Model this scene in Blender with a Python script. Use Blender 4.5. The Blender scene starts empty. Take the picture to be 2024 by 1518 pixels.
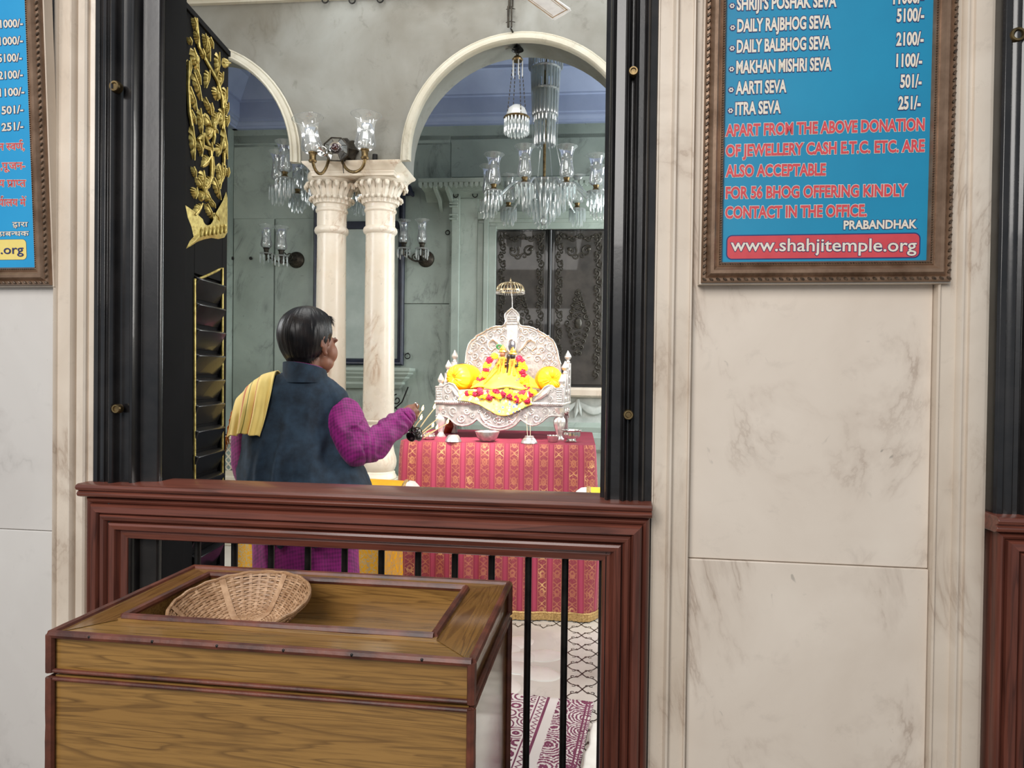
import bpy, bmesh, math, random
from mathutils import Vector as V, Matrix as Mx, noise, Quaternion
R = math.radians
PI = math.pi
random.seed(7)
sc = bpy.context.scene
COL = sc.collection

# ------------------------------------------------------------ camera
F = 1400.0
CAMP = V((0, -1.9, 1.4))
YAW, PIT, ROLL = R(7.7), R(0.7), 0.0125
_f = V((-math.sin(YAW)*math.cos(PIT), math.cos(YAW)*math.cos(PIT), -math.sin(PIT)))
_r = V((math.cos(YAW), math.sin(YAW), 0))
_u = _r.cross(_f)
CR = _r*math.cos(ROLL) + _u*math.sin(ROLL)
CU = _u*math.cos(ROLL) - _r*math.sin(ROLL)
cam = bpy.data.cameras.new('camera')
cam.sensor_width = 36
cam.lens = F/2024*36
cam.clip_start = 0.02
co = bpy.data.objects.new('camera', cam)
COL.objects.link(co)
co.matrix_world = Mx(((CR.x, CU.x, -_f.x, CAMP.x), (CR.y, CU.y, -_f.y, CAMP.y), (CR.z, CU.z, -_f.z, CAMP.z), (0, 0, 0, 1)))
sc.camera = co

# ------------------------------------------------------------ light
sc.view_settings.view_transform = 'Standard'
sc.view_settings.look = 'None'
sc.view_settings.gamma = 1
sc.view_settings.use_curve_mapping = False
sc.view_settings.exposure = 0.0
w = bpy.data.worlds.new('sky')
sc.world = w
w.use_nodes = True
w.node_tree.nodes['Background'].inputs[0].default_value = (0.80, 0.90, 1.0, 1)
w.node_tree.nodes['Background'].inputs[1].default_value = 0.42


def area(name, loc, target, sx, sy, power, col=(1, 1, 1), spread=180):
    l = bpy.data.lights.new(name, 'AREA')
    l.shape = 'RECTANGLE'
    l.size, l.size_y = sx, sy
    l.energy = power
    l.color = col
    l.spread = R(spread)
    o = bpy.data.objects.new(name, l)
    COL.objects.link(o)
    o.location = loc
    o.rotation_euler = (V(target)-V(loc)).to_track_quat('-Z', 'Y').to_euler()
    return o


area('porch_daylight', (-1.4, -4.6, 3.9), (-0.1, 0, 1.5), 3.0, 2.6, 235, (1.0, 0.965, 0.925))
area('hall_skylight', (-0.9, 1.5, 5.2), (-0.9, 2.2, 0), 3.0, 2.4, 105, (1.0, 0.98, 0.94))
area('chamber_window_light', (2.4, 1.5, 2.5), (-1.2, 3.1, 1.45), 1.1, 1.7, 85, (1.0, 0.98, 0.94))
area('altar_lamp', (-0.3, 0.9, 3.1), (-0.80, 2.4, 1.3), 0.3, 0.3, 10, (1.0, 0.95, 0.86), 32)
area('left_window_light', (-4.2, 1.0, 2.7), (-1.2, 1.2, 1.3), 1.0, 1.6, 60, (0.96, 0.98, 1.0))
area('hall_fill_light', (2.0, 4.55, 2.5), (-1.0, 5.5, 1.9), 1.0, 2.2, 125, (0.92, 0.98, 1.0))  # added fill that brightens the back hall, source unseen

# ------------------------------------------------------------ frames and pixel rays
FRONT = Mx.Identity(4)
INN = Mx.Rotation(R(2.4), 4, 'Z')      # the inner hall is turned slightly against the front wall


def ray(px, py):
    return _f + CR*((px-1012)/F) + CU*((759-py)/F)


def P(M, y, px, py):
    """point of plane local-y = y of frame M that is seen at a pixel (local coordinates)"""
    Mi = M.inverted()
    c = Mi @ CAMP
    d = Mi.to_3x3() @ ray(px, py)
    return c + d*((y-c.y)/d.y)


def PZ(M, z, px, py):
    Mi = M.inverted()
    c = Mi @ CAMP
    d = Mi.to_3x3() @ ray(px, py)
    return c + d*((z-c.z)/d.z)


def K(px, py, t):
    return CAMP + ray(px, py)*t


# ------------------------------------------------------------ mesh builder
class MB:
    def __init__(s):
        s.v = []; s.f = []; s.m = []; s.uv = {}

    def add(s, vs, fs, m=0, uv=None):
        b = len(s.v)
        s.v += [V(p) for p in vs]
        for f in fs:
            s.f.append([i+b for i in f]); s.m.append(m)
        if uv:
            for i, t in enumerate(uv): s.uv[b+i] = t
        return s

    def box(s, x0, x1, y0, y1, z0, z1, m=0, M=None):
        vs = [V((x, y, z)) for x in (x0, x1) for y in (y0, y1) for z in (z0, z1)]
        if M: vs = [M @ p for p in vs]
        s.add(vs, [(0, 1, 3, 2), (4, 6, 7, 5), (0, 4, 5, 1), (2, 3, 7, 6), (0, 2, 6, 4), (1, 5, 7, 3)], m)
        return s

    def tube(s, pts, r, n=8, closed=False, m=0, caps=True, flat=1.0):
        pts = [V(p) for p in pts]
        k = len(pts)
        rs = r if isinstance(r, (list, tuple)) else [r]*k
        up = None
        rings = []
        for i in range(k):
            a = pts[(i-1) % k] if (closed or i > 0) else pts[i]
            b = pts[(i+1) % k] if (closed or i < k-1) else pts[i]
            t = (b-a)
            if t.length < 1e-9: t = V((0, 0, 1))
            t.normalize()
            if up is None:
                up = V((0, 0, 1)) if abs(t.z) < .9 else V((0, 1, 0))
            nn = up - t*up.dot(t)
            if nn.length < 1e-6: nn = t.orthogonal()
            nn.normalize()
            up = nn
            bb = t.cross(nn)
            rings.append([pts[i] + nn*math.cos(2*PI*j/n)*rs[i] + bb*math.sin(2*PI*j/n)*rs[i]*flat for j in range(n)])
        vs = [p for q in rings for p in q]
        fs = []
        for i in range(k if closed else k-1):
            for j in range(n):
                i2 = (i+1) % k
                fs.append((i*n+j, i*n+(j+1) % n, i2*n+(j+1) % n, i2*n+j))
        if caps and not closed:
            fs.append(tuple(reversed(range(n)))); fs.append(tuple((k-1)*n+j for j in range(n)))
        s.add(vs, fs, m)
        return s

    def lathe(s, prof, c=(0, 0, 0), n=24, m=0, M=None, a0=0, a1=2*PI, ripple=None):
        c = V(c)
        full = abs(a1-a0-2*PI) < 1e-6
        cols = n if full else n+1
        vs = []
        for (r, z) in prof:
            for j in range(cols):
                a = a0+(a1-a0)*j/n
                rr = r*(1+(ripple(a, z) if ripple else 0))
                p = V((rr*math.cos(a), rr*math.sin(a), z))
                vs.append((M @ p if M else p)+c)
        fs = []
        for i in range(len(prof)-1):
            for j in range(n):
                j2 = (j+1) % cols
                fs.append((i*cols+j, i*cols+j2, (i+1)*cols+j2, (i+1)*cols+j))
        s.add(vs, fs, m)
        return s

    def ell(s, c, r, nu=14, nv=9, m=0, M=None):
        if not isinstance(r, (list, tuple, V)): r = (r, r, r)
        c = V(c)
        vs = []
        for i in range(nv+1):
            th = PI*i/nv
            for j in range(nu):
                a = 2*PI*j/nu
                p = V((r[0]*math.sin(th)*math.cos(a), r[1]*math.sin(th)*math.sin(a), r[2]*math.cos(th)))
                vs.append((M @ p if M else p)+c)
        fs = []
        for i in range(nv):
            for j in range(nu):
                fs.append((i*nu+j, (i+1)*nu+j, (i+1)*nu+(j+1) % nu, i*nu+(j+1) % nu))
        s.add(vs, fs, m)
        return s

    def prism(s, poly, a, b, axis='y', m=0, M=None):
        """extrude a 2D polygon; axis y: (x,z) polygon between y=a..b; axis z: (x,y); axis x: (y,z)"""
        def mk(p, d):
            if axis == 'y': q = V((p[0], d, p[1]))
            elif axis == 'z': q = V((p[0], p[1], d))
            else: q = V((d, p[0], p[1]))
            return M @ q if M else q
        n = len(poly)
        vs = [mk(p, a) for p in poly]+[mk(p, b) for p in poly]
        fs = [tuple(range(n)), tuple(reversed(range(n, 2*n)))]
        for i in range(n):
            j = (i+1) % n
            fs.append((j, i, i+n, j+n))
        s.add(vs, fs, m)
        return s

    def grid(s, fn, nu, nv, m=0, cu=False, cv=False, uv=None):
        a = nu if cu else nu+1
        b = nv if cv else nv+1
        vs, us = [], []
        for i in range(a):
            for j in range(b):
                vs.append(fn(i/nu, j/nv))
                us.append(uv(i/nu, j/nv) if uv else (i/nu, j/nv))
        fs = []
        for i in range(nu):
            for j in range(nv):
                i2, j2 = (i+1) % a, (j+1) % b
                fs.append((i*b+j, i2*b+j, i2*b+j2, i*b+j2))
        s.add(vs, fs, m, us)
        return s

    def sweep(s, path, prof, m=0, closed=False):
        """mitred sweep in the x-z plane: path of (x,z); prof of (d, y), d inward (left of travel)"""
        path = [V((p[0], p[1])) for p in path]
        k = len(path)
        offs = []
        for i in range(k):
            ds = []
            if closed or i > 0: ds.append((path[i]-path[(i-1) % k]).normalized())
            if closed or i < k-1: ds.append((path[(i+1) % k]-path[i]).normalized())
            ns = [V((-d.y, d.x)) for d in ds]
            if len(ns) == 1: offs.append(ns[0])
            else:
                h = (ns[0]+ns[1]); h.normalize()
                offs.append(h/max(.2, h.dot(ns[0])))
        n = len(prof)
        vs = []
        for i in range(k):
            for (d, y) in prof:
                q = path[i]+offs[i]*d
                vs.append(V((q.x, y, q.y)))
        fs = []
        for i in range(k if closed else k-1):
            i2 = (i+1) % k
            for j in range(n-1):
                fs.append((i*n+j, i*n+j+1, i2*n+j+1, i2*n+j))
        if not closed:
            fs.append(tuple(range(n))); fs.append(tuple(reversed(range((k-1)*n, k*n))))
        s.add(vs, fs, m)
        return s


def wm(o):
    m = o.matrix_basis.copy()
    while o.parent:
        o = o.parent
        m = o.matrix_basis @ m
    return m


def mkmesh(mb, name, mats, T=None, ang=38):
    me = bpy.data.meshes.new(name)
    me.from_pydata([(T @ p if T else p) for p in mb.v], [], mb.f)
    for m in (mats if isinstance(mats, (list, tuple)) else [mats]): me.materials.append(m)
    me.polygons.foreach_set('material_index', mb.m)
    if mb.uv:
        ul = me.uv_layers.new(name='UVMap')
        for l in me.loops:
            ul.data[l.index].uv = mb.uv.get(l.vertex_index, (0, 0))
    bm = bmesh.new(); bm.from_mesh(me)
    bmesh.ops.recalc_face_normals(bm, faces=bm.faces)
    bm.to_mesh(me); bm.free()
    me.polygons.foreach_set('use_smooth', [True]*len(me.polygons))
    me.set_sharp_from_angle(angle=R(ang))
    return me


def build(mb, name, mats, parent=None, M=FRONT, bev=0, sub=0, solid=0, ang=38, loc=None):
    if parent:
        me = mkmesh(mb, name, mats, wm(parent).inverted() @ M, ang)
        o = bpy.data.objects.new(name, me); COL.objects.link(o)
        o.parent = parent
    else:
        if loc is None:
            xs = [p.x for p in mb.v]; ys = [p.y for p in mb.v]; zs = [p.z for p in mb.v]
            loc = V(((min(xs)+max(xs))/2, (min(ys)+max(ys))/2, min(zs)))
        me = mkmesh(mb, name, mats, Mx.Translation(-V(loc)), ang)
        o = bpy.data.objects.new(name, me); COL.objects.link(o)
        o.matrix_basis = M @ Mx.Translation(V(loc))
    if sub:
        q = o.modifiers.new('subdivision', 'SUBSURF'); q.levels = q.render_levels = sub
    if solid:
        q = o.modifiers.new('thickness', 'SOLIDIFY'); q.thickness = solid; q.offset = 0
    if bev:
        q = o.modifiers.new('bevel', 'BEVEL'); q.width = bev; q.segments = 2; q.limit_method = 'ANGLE'; q.angle_limit = R(40)
    return o


def tag(o, label, cat, group=None, kind=None):
    o['label'] = label; o['category'] = cat
    if group: o['group'] = group
    if kind: o['kind'] = kind
    return o


def thing(name, label, cat, M, group=None):
    o = bpy.data.objects.new(name, None)
    o.empty_display_size = .05
    COL.objects.link(o)
    o.matrix_basis = M
    return tag(o, label, cat, group)


def struct(o):
    o['kind'] = 'structure'
    return o


def dup(o, M, label=None, parent=None):
    c = o.copy(); COL.objects.link(c)
    if parent: c.parent = parent
    if M is not None: c.matrix_basis = M
    if label: c['label'] = label
    for ch in list(o.children): dup(ch, None, None, c)
    return c


def at(M, x, y, z):
    return M @ Mx.Translation(V((x, y, z)))


def blend(mb, voxel, it=3, name='tmp'):
    """fuse overlapping closed shapes into one continuous skin"""
    me = bpy.data.meshes.new(name)
    me.from_pydata([tuple(p) for p in mb.v], [], mb.f)
    o = bpy.data.objects.new(name, me); COL.objects.link(o)
    q = o.modifiers.new('r', 'REMESH'); q.mode = 'VOXEL'; q.voxel_size = voxel
    q = o.modifiers.new('s', 'SMOOTH'); q.iterations = it; q.factor = .5
    dg = bpy.context.evaluated_depsgraph_get()
    ev = o.evaluated_get(dg).to_mesh()
    out = MB()
    out.add([v.co.copy() for v in ev.vertices], [tuple(p.vertices) for p in ev.polygons])
    o.evaluated_get(dg).to_mesh_clear()
    bpy.data.objects.remove(o); bpy.data.meshes.remove(me)
    return out


def limb(mb, pts, rs, n=12, k=5):
    """tapered chain with round ends"""
    P_, R_ = [], []
    for i in range(len(pts)-1):
        for q in range(k):
            t = q/k
            P_.append(V(pts[i]).lerp(V(pts[i+1]), t)); R_.append(rs[i]*(1-t)+rs[i+1]*t)
    P_.append(V(pts[-1])); R_.append(rs[-1])
    mb.tube(P_, R_, n)
    for p, r in zip(pts, rs): mb.ell(p, r*.995, n, 8)


def normals(mb):
    me = bpy.data.meshes.new('n'); me.from_pydata([tuple(p) for p in mb.v], [], mb.f)
    bm = bmesh.new(); bm.from_mesh(me); bmesh.ops.recalc_face_normals(bm, faces=bm.faces); bm.to_mesh(me); bm.free()
    me.update()
    n = [v.normal.copy() for v in me.vertices]
    bpy.data.meshes.remove(me)
    return n


def spiral(c, r0, turns, a0, sgn=1, n=28, shrink=.12):
    """2D scroll points starting at the outside"""
    out = []
    for i in range(n+1):
        t = i/n
        r = r0*(1-t*(1-shrink))
        a = a0+sgn*2*PI*turns*t
        out.append((c[0]+r*math.cos(a), c[1]+r*math.sin(a)))
    return out


# ------------------------------------------------------------ materials
def C(r, g, b):
    q = lambda v: (v/255/12.92 if v/255 <= .04045 else ((v/255+.055)/1.055)**2.4)
    return (q(r), q(g), q(b), 1)


class NT:
    def __init__(s, name):
        s.mat = bpy.data.materials.new(name); s.mat.use_nodes = True
        s.t = s.mat.node_tree
        s.b = s.t.nodes['Principled BSDF']
        s.out = s.t.nodes['Material Output']
        s.tc = s.t.nodes.new('ShaderNodeTexCoord')

    def n(s, typ, ins=None, **kw):
        q = s.t.nodes.new('ShaderNode'+typ)
        for k, v in kw.items(): setattr(q, k, v)
        for k, v in (ins or {}).items(): s.set(q.inputs[k], v)
        return q

    def set(s, sock, v):
        if hasattr(v, 'is_linked') or hasattr(v, 'links'): s.t.links.new(v, sock)
        else: sock.default_value = v

    def bs(s, **kw):
        for k, v in kw.items(): s.set(s.b.inputs[k.replace('_', ' ')], v)

    def map(s, sc_=(1, 1, 1), src='Object', rot=(0, 0, 0), loc=(0, 0, 0)):
        return s.n('Mapping', {'Vector': s.tc.outputs[src], 'Scale': sc_, 'Rotation': rot, 'Location': loc}).outputs[0]

    def noise(s, vec, scale, detail=4, dist=0.0, rough=.55):
        return s.n('TexNoise', {'Vector': vec, 'Scale': scale, 'Detail': detail, 'Distortion': dist, 'Roughness': rough}).outputs['Fac']

    def ramp(s, fac, stops, interp='LINEAR'):
        q = s.n('ValToRGB', {'Fac': fac})
        q.color_ramp.interpolation = interp
        e = q.color_ramp.elements
        while len(e) > len(stops): e.remove(e[-1])
        while len(e) < len(stops): e.new(1)
        for x, (p, c) in zip(e, stops):
            x.position = p
            x.color = c if isinstance(c, tuple) else (c, c, c, 1)
        return q.outputs['Color']

    def mix(s, f, a, b, mode='MIX'):
        q = s.n('Mix', data_type='RGBA', blend_type=mode)
        s.set(q.inputs[0], f); s.set(q.inputs[6], a); s.set(q.inputs[7], b)
        return q.outputs[2]

    def math(s, op, a, b=0.0, c=0.0):
        q = s.n('Math', operation=op)
        s.set(q.inputs[0], a); s.set(q.inputs[1], b); s.set(q.inputs[2], c)
        return q.outputs[0]

    def bump(s, h, strength=.3, dist=.002):
        s.bs(Normal=s.n('Bump', {'Height': h, 'Strength': strength, 'Distance': dist}).outputs[0])


def plain(name, c1, c2=None, rough=.5, metal=0.0, scale=20, bump=0.0, bscale=80, coat=0.0, spec=.5, dist=.002):
    m = NT(name)
    v = m.map()
    c2 = c2 or tuple(x*.8 for x in c1[:3])+(1,)
    m.bs(Base_Color=m.ramp(m.noise(v, scale, 5), [(.35, c1), (.68, c2)]), Roughness=rough, Metallic=metal, Coat_Weight=coat)
    m.b.inputs['Specular IOR Level'].default_value = spec
    if bump: m.bump(m.noise(v, bscale, 3), bump, dist)
    return m.mat


def marble(name, c1, c2, vein, scale=1.6, rough=.35, vamt=.6, dirt=.4, spots=0.0):
    m = NT(name)
    v = m.map()
    base = m.ramp(m.noise(v, scale, 7, .4), [(.3, c1), (.7, c2)])
    n2 = m.noise(m.map((1, 1, .55), rot=(.3, .5, .6)), scale*.9, 8, 1.6, .6)
    rg = m.math('ABSOLUTE', m.math('SUBTRACT', n2, .5))
    vm = m.ramp(rg, [(0, .9), (.012, .35), (.05, 0.0)])
    msk = m.ramp(m.noise(v, scale*1.3, 3), [(.48, 0.0), (.62, 1.0)])
    col = m.mix(m.math('MULTIPLY', m.math('MULTIPLY', vm, msk), vamt), base, vein)
    d = m.ramp(m.noise(v, scale*6, 6, .5, .7), [(.58, 0.0), (.74, 1.0)])
    col = m.mix(m.math('MULTIPLY', d, dirt*.5), col, tuple(x*.62 for x in c2[:3])+(1,))
    if spots:
        sp = m.ramp(m.noise(m.map((1, 1, .7)), 26, 2, .8), [(.70, 0.0), (.76, 1.0)])
        sp2 = m.ramp(m.noise(v, 2.2, 3), [(.45, 0.0), (.6, 1.0)])
        col = m.mix(m.math('MULTIPLY', m.math('MULTIPLY', sp, sp2), spots), col, (.06, .07, .065, 1))
    m.bs(Base_Color=col, Roughness=m.ramp(m.noise(v, 9, 3), [(.3, rough*.8), (.7, rough*1.25)]))
    m.bump(m.noise(v, 30, 4), .06, .002)
    return m.mat


def wood(name, c1, c2, c3, axis='x', scale=1.0, rough=.3, coat=.4, rings=9):
    """streaky figured grain along an axis"""
    m = NT(name)
    st = {'x': (.30, 6, 6), 'z': (6, 6, .30), 'y': (6, .30, 6)}[axis]
    st = tuple(a*scale for a in st)
    v = m.map(st)
    n = m.noise(v, 1.2, 3, .6)
    w_ = m.math('FRACT', m.math('MULTIPLY', n, rings))
    g = m.ramp(w_, [(0.0, .75), (.10, 0.0), (.75, 0.0), (1.0, .75)])
    fine = m.noise(m.map(tuple(a*7 for a in st)), 2.0, 4)
    base = m.ramp(m.noise(v, 1.0, 5), [(.3, c1), (.7, c2)])
    col = m.mix(m.math('MULTIPLY', g, m.ramp(fine, [(.3, 1.0), (.7, .35)])), base, c3)
    col = m.mix(m.ramp(fine, [(.45, 0.0), (.75, .55)]), col, c3)
    m.bs(Base_Color=col, Roughness=rough, Coat_Weight=coat, Coat_Roughness=.12)
    m.bump(fine, .08, .001)
    return m.mat


def glassy(name, tint=(.93, .95, .95, 1), fac=.12, rough=.03, ior=1.5, haze=0.0):
    m = NT(name)
    tr = m.n('BsdfTransparent', {'Color': tint})
    gl = m.n('BsdfGlossy', {'Color': (1, 1, 1, 1), 'Roughness': rough})
    fr = m.n('Fresnel', {'IOR': ior})
    f = m.math('ADD', fr.outputs[0], fac)
    f = m.math('MULTIPLY_ADD', m.noise(m.map(), 14, 3), .08, f)
    mx = m.n('MixShader', {0: f, 1: tr.outputs[0], 2: gl.outputs[0]})
    o = mx
    if haze:
        df = m.n('BsdfDiffuse', {'Color': (.8, .82, .82, 1)})
        o = m.n('MixShader', {0: haze, 1: mx.outputs[0], 2: df.outputs[0]})
    m.t.links.new(o.outputs[0], m.out.inputs[0])
    return m.mat


def emis(name, col, st):
    m = NT(name)
    m.bs(Base_Color=col, Emission_Color=m.ramp(m.noise(m.map(), 60, 2), [(.3, col), (.7, tuple(min(1, x*1.1) for x in col[:3])+(1,))]), Emission_Strength=st)
    return m.mat


M_marF = marble('front_marble', C(233, 220, 205), C(216, 201, 185), C(128, 98, 76), 1.9, .33, .55, .5, .5)
M_marL = marble('pale_front_marble', C(222, 217, 211), C(208, 202, 196), C(150, 144, 138), 1.5, .33, .35, .4, .4)
M_marT = marble('trim_marble', C(228, 215, 199), C(204, 188, 170), C(140, 110, 86), 2.3, .3, .5, .6)
M_marA = marble('arcade_marble', C(142, 143, 137), C(98, 92, 78), C(78, 71, 57), 1.1, .5, .35, 1.0, .35)
M_marAT = marble('arch_marble', C(200, 197, 182), C(182, 174, 154), C(130, 120, 100), 2.2, .4, .4, .8)
M_marC = marble('column_marble', C(234, 226, 212), C(220, 206, 184), C(170, 132, 98), 2.6, .3, .7, .3, .3)
M_marB = marble('back_marble', C(163, 175, 166), C(132, 143, 135), C(74, 82, 78), 1.5, .4, .8, .8, .8)
M_marBT = marble('back_trim_marble', C(170, 182, 172), C(140, 152, 144), C(80, 88, 84), 2.2, .4, .5, .8, .4)
M_floor = marble('floor_marble', C(202, 198, 190), C(182, 177, 167), C(160, 155, 150), 1.4, .16, .35, .3)
M_stone = plain('grey_stone', C(118, 112, 104), C(98, 92, 84), .6, 0, 4)
M_blue = plain('lavender_plaster', C(138, 150, 180), C(118, 130, 160), .8, 0, 2)
M_blueL = plain('pale_lavender_plaster', C(164, 176, 204), C(146, 158, 188), .8, 0, 2)
M_black = plain('black_lacquer', C(30, 29, 29), C(18, 17, 18), .34, 0, 6, .06, 120, .25)
M_blackw = plain('worn_black_lacquer', C(42, 39, 38), C(22, 21, 22), .24, 0, 9, .06, 90, .2)
M_iron = plain('dark_iron', C(44, 42, 40), C(24, 23, 23), .36, .5, 30)
M_teak = wood('polished_teak', C(130, 72, 56), C(100, 54, 43), C(50, 26, 21), 'x', 1.6, .36, .25, 5)
M_teakv = wood('polished_teak_upright', C(116, 64, 50), C(90, 48, 38), C(46, 24, 20), 'z', 1.6, .36, .25, 5)
M_trim = plain('red_brown_edge_wood', C(120, 64, 46), C(66, 34, 26), .46, 0, 14, .4, 60, .1)
def laminate(name, c1, c2, c3, sw, rough, coat):
    """printed teak grain: thin dark contour lines and fine streaks; sw swaps the long axis"""
    m = NT(name)
    sx = (1.0, 1.6, 4.6) if sw == 'x' else (1.6, 1.0, 4.6)
    if sw == 'x': sx = (.8, 8.5, 8.5)
    else: sx = (8.5, .8, 8.5)
    v = m.map(sx)
    n = m.noise(v, 1.35, 1.2, .25)
    fr = m.math('FRACT', m.math('MULTIPLY', n, 24.0))
    g = m.ramp(fr, [(0.0, .95), (.10, .12), (.30, 0.0), (.80, 0.0), (1.0, .5)])
    fine = m.noise(m.map(tuple(q*(1.2 if q < 1 else 8) for q in sx)), 1.6, 3)
    md = m.noise(m.map(tuple(q*(.9 if q < 1 else 2.2) for q in sx)), 1.2, 3)
    base = m.ramp(md, [(.3, c1), (.7, c2)])
    col = m.mix(m.ramp(fine, [(.42, 0.0), (.72, .55)]), base, c3)
    col = m.mix(m.math('MULTIPLY', g, m.ramp(fine, [(.3, .95), (.75, .45)])), col, c3)
    m.bs(Base_Color=col, Roughness=rough, Coat_Weight=coat, Coat_Roughness=.1)
    return m.mat


M_lam = laminate('olive_wood_laminate', C(206, 166, 106), C(182, 142, 88), C(88, 56, 34), 'x', .24, .45)
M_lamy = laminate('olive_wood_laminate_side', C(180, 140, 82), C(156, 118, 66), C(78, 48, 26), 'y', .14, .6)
M_trim = plain('red_brown_edge_wood', C(120, 64, 46), C(66, 34, 26), .46, 0, 14, .4, 60, .1)
M_lam = wood('olive_wood_laminate', C(164, 124, 68), C(142, 104, 54), C(70, 44, 24), 'x', 2.0, .2, .5, 13)
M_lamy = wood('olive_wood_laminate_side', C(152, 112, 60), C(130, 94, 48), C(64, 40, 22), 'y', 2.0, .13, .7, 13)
M_gold = plain('gold_paint', C(214, 196, 116), C(158, 134, 62), .42, .45, 60, .5, 160)
M_brass = plain('aged_brass', C(140, 118, 80), C(80, 66, 44), .38, .8, 40)
M_bronze = plain('dark_bronze', C(70, 64, 54), C(40, 36, 32), .45, .7, 40, .3, 90)
M_silver = plain('embossed_silver', C(210, 204, 202), C(164, 158, 158), .32, .7, 40, .6, 190)
M_silverr = plain('raised_silver', C(242, 238, 232), C(206, 200, 196), .26, .7, 40, .25, 120)
M_steel = plain('polished_steel_vessel', C(226, 226, 220), C(190, 190, 184), .2, .9, 40, .15, 90)
M_glass = glassy('clear_glass', (.95, .96, .96, 1), .05, .05, 1.45, .10)
M_blackm = plain('matt_black_paint', C(16, 15, 16), C(9, 9, 10), .75, 0, 6, 0, 80, 0, .15)
M_crys = glassy('cut_crystal', (.78, .84, .83, 1), .13, .14, 1.5, .22)
M_frost = glassy('frosted_glass', (.9, .9, .86, 1), .08, .2, 1.5, .55)
M_bulb = glassy('lamp_bulb_glass', (.9, .9, .88, 1), .03, .12, 1.4, .22)
M_navy = plain('navy_painted_frame', C(36, 41, 60), C(22, 26, 42), .4, 0, 12)
M_skin = plain('skin', C(146, 96, 72), C(122, 76, 56), .5, 0, 14, .08, 300)
M_white = plain('white_paint', C(240, 240, 240), C(222, 222, 224), .35)
M_hair = None
# ============================================================ FRONT WALL
def fx(px, y=0.0): return P(FRONT, y, px, 745).x
def fz(px, py, y=0.0): return P(FRONT, y, px, py).z


WT = 3.3
mb = MB()
mb.grid(lambda u, v: V((-6+12*u, -7+9.0*v, 0)), 1, 1)
struct(build(mb, 'floor_porch', M_stone))

# --- pier left of the doorway
xl = fx(188)
pr = [(-4.2, .03), (fx(104), .03), (fx(105.5), -.004), (fx(108), -.010), (fx(110.5), -.004), (fx(111.5), .006), (fx(137), .006),
      (fx(138.5), -.010), (fx(141), -.018), (fx(144), -.018), (fx(146.5), -.008), (fx(148), .012), (fx(151), .012), (fx(152.5), -.004), (fx(167), -.004),
      (fx(168.5), -.014), (fx(171), -.020), (fx(174), -.014), (fx(175), .0), (fx(177), .0), (fx(179), -.008), (fx(186), -.004), (xl, .004), (xl, .16), (-4.2, .16)]
pr = [(x, y*.7 if -.03 < y < .011 else y) for x, y in pr]
mb = MB(); mb.prism(pr, 0, WT, 'z')
wl = struct(build(mb, 'wall_left', M_marT))
zj = fz(50, 1047, .015)
mb = MB(); mb.box(-4.2, fx(103.5), .012, .06, zj+.0008, WT)
struct(build(mb, 'trim_1', M_marL, bev=.002))
mb = MB(); mb.box(-4.2, fx(103.5), .009, .06, 0, zj-.0008)
struct(build(mb, 'trim_2', M_marL, bev=.002))

# --- pier right of the doorway, up to the next doorway
xr = fx(1290); XR2 = fx(1953)
pr = [(xr, .004), (fx(1291.5), -.006), (fx(1294), -.006), (fx(1295.5), .002), (fx(1320), .002), (fx(1322), -.008), (fx(1325), -.018), (fx(1329), -.018),
      (fx(1332), -.006), (fx(1333), .004), (fx(1360), .004), (fx(1361.5), -.006), (fx(1364), -.008), (fx(1366), -.002), (fx(1367), .04),
      (fx(1849), .04), (fx(1850), -.004), (fx(1853), -.010), (fx(1856), -.004), (fx(1857.5), .004), (fx(1888), .004), (fx(1890), -.008), (fx(1894), -.016),
      (fx(1898), -.016), (fx(1901), -.004), (fx(1902), .006), (fx(1912), .006), (fx(1914), -.004), (fx(1944), -.006), (fx(1948), -.002), (XR2, .002), (XR2, .16), (xr, .16)]
pr = [(x, y*.7 if -.03 < y < .011 else y) for x, y in pr]
mb = MB(); mb.prism(pr, 0, WT, 'z')
struct(build(mb, 'wall_right', M_marT))
zj = fz(1368, 1103, .02)
mb = MB(); mb.box(fx(1368), fx(1848.5), .020, .07, zj+.0008, WT)
struct(build(mb, 'trim_3', M_marF, bev=.0025))
mb = MB(); mb.box(fx(1368), fx(1848.5), .015, .07, 0, zj-.0008)
struct(build(mb, 'trim_4', M_marF, bev=.0025))
mb = MB(); mb.box(xl-.05, xr+.05, -.01, .16, 2.75, WT)
struct(build(mb, 'trim_5', M_marT))
DX = fx(1940)-fx(170)                 # spacing of the doorways

# --- black jambs of the doorway
def jprof(pts): return [(fx(a), y) for a, y in pts]


jl = jprof([(188, -.006), (191, -.012), (199, -.013), (201, -.007), (206, -.013), (212, -.013), (214, -.007), (220, -.012), (223, -.006), (225, -.020), (228, -.030),
            (231, -.033), (234, -.028), (236, -.018), (238, -.004), (241, .0), (259, .0), (261, -.012), (264, -.017), (267, -.014), (269, -.004), (270, .02), (300, .026), (303, .034), (303, .045), (188, .045)])
jr = jprof([(1290, .15), (1290, -.006), (1277, -.008), (1275, -.014), (1271, -.020), (1267, -.014), (1265, -.004), (1254, -.004), (1252, -.018), (1249, -.026), (1246, -.018), (1244, -.006), (1240, -.006),
            (1238, -.02), (1234, -.028), (1230, -.020), (1228, -.002), (1209, .0), (1207, -.012), (1203, -.020), (1199, -.012), (1197, .02), (1189, .03), (1189, .15)])
ZR = 1.0
mb = MB(); mb.prism(jl, 0, 2.75, 'z'); mb.prism(jr, 0, 2.75, 'z'); mb.box(xl, xr, 0, .15, 2.62, 2.75)
d1 = struct(build(mb, 'door_1', M_blackw, bev=.001))
mb = MB(); mb.box(xl, fx(303.5), .045, .15, 0, 2.75)
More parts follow.
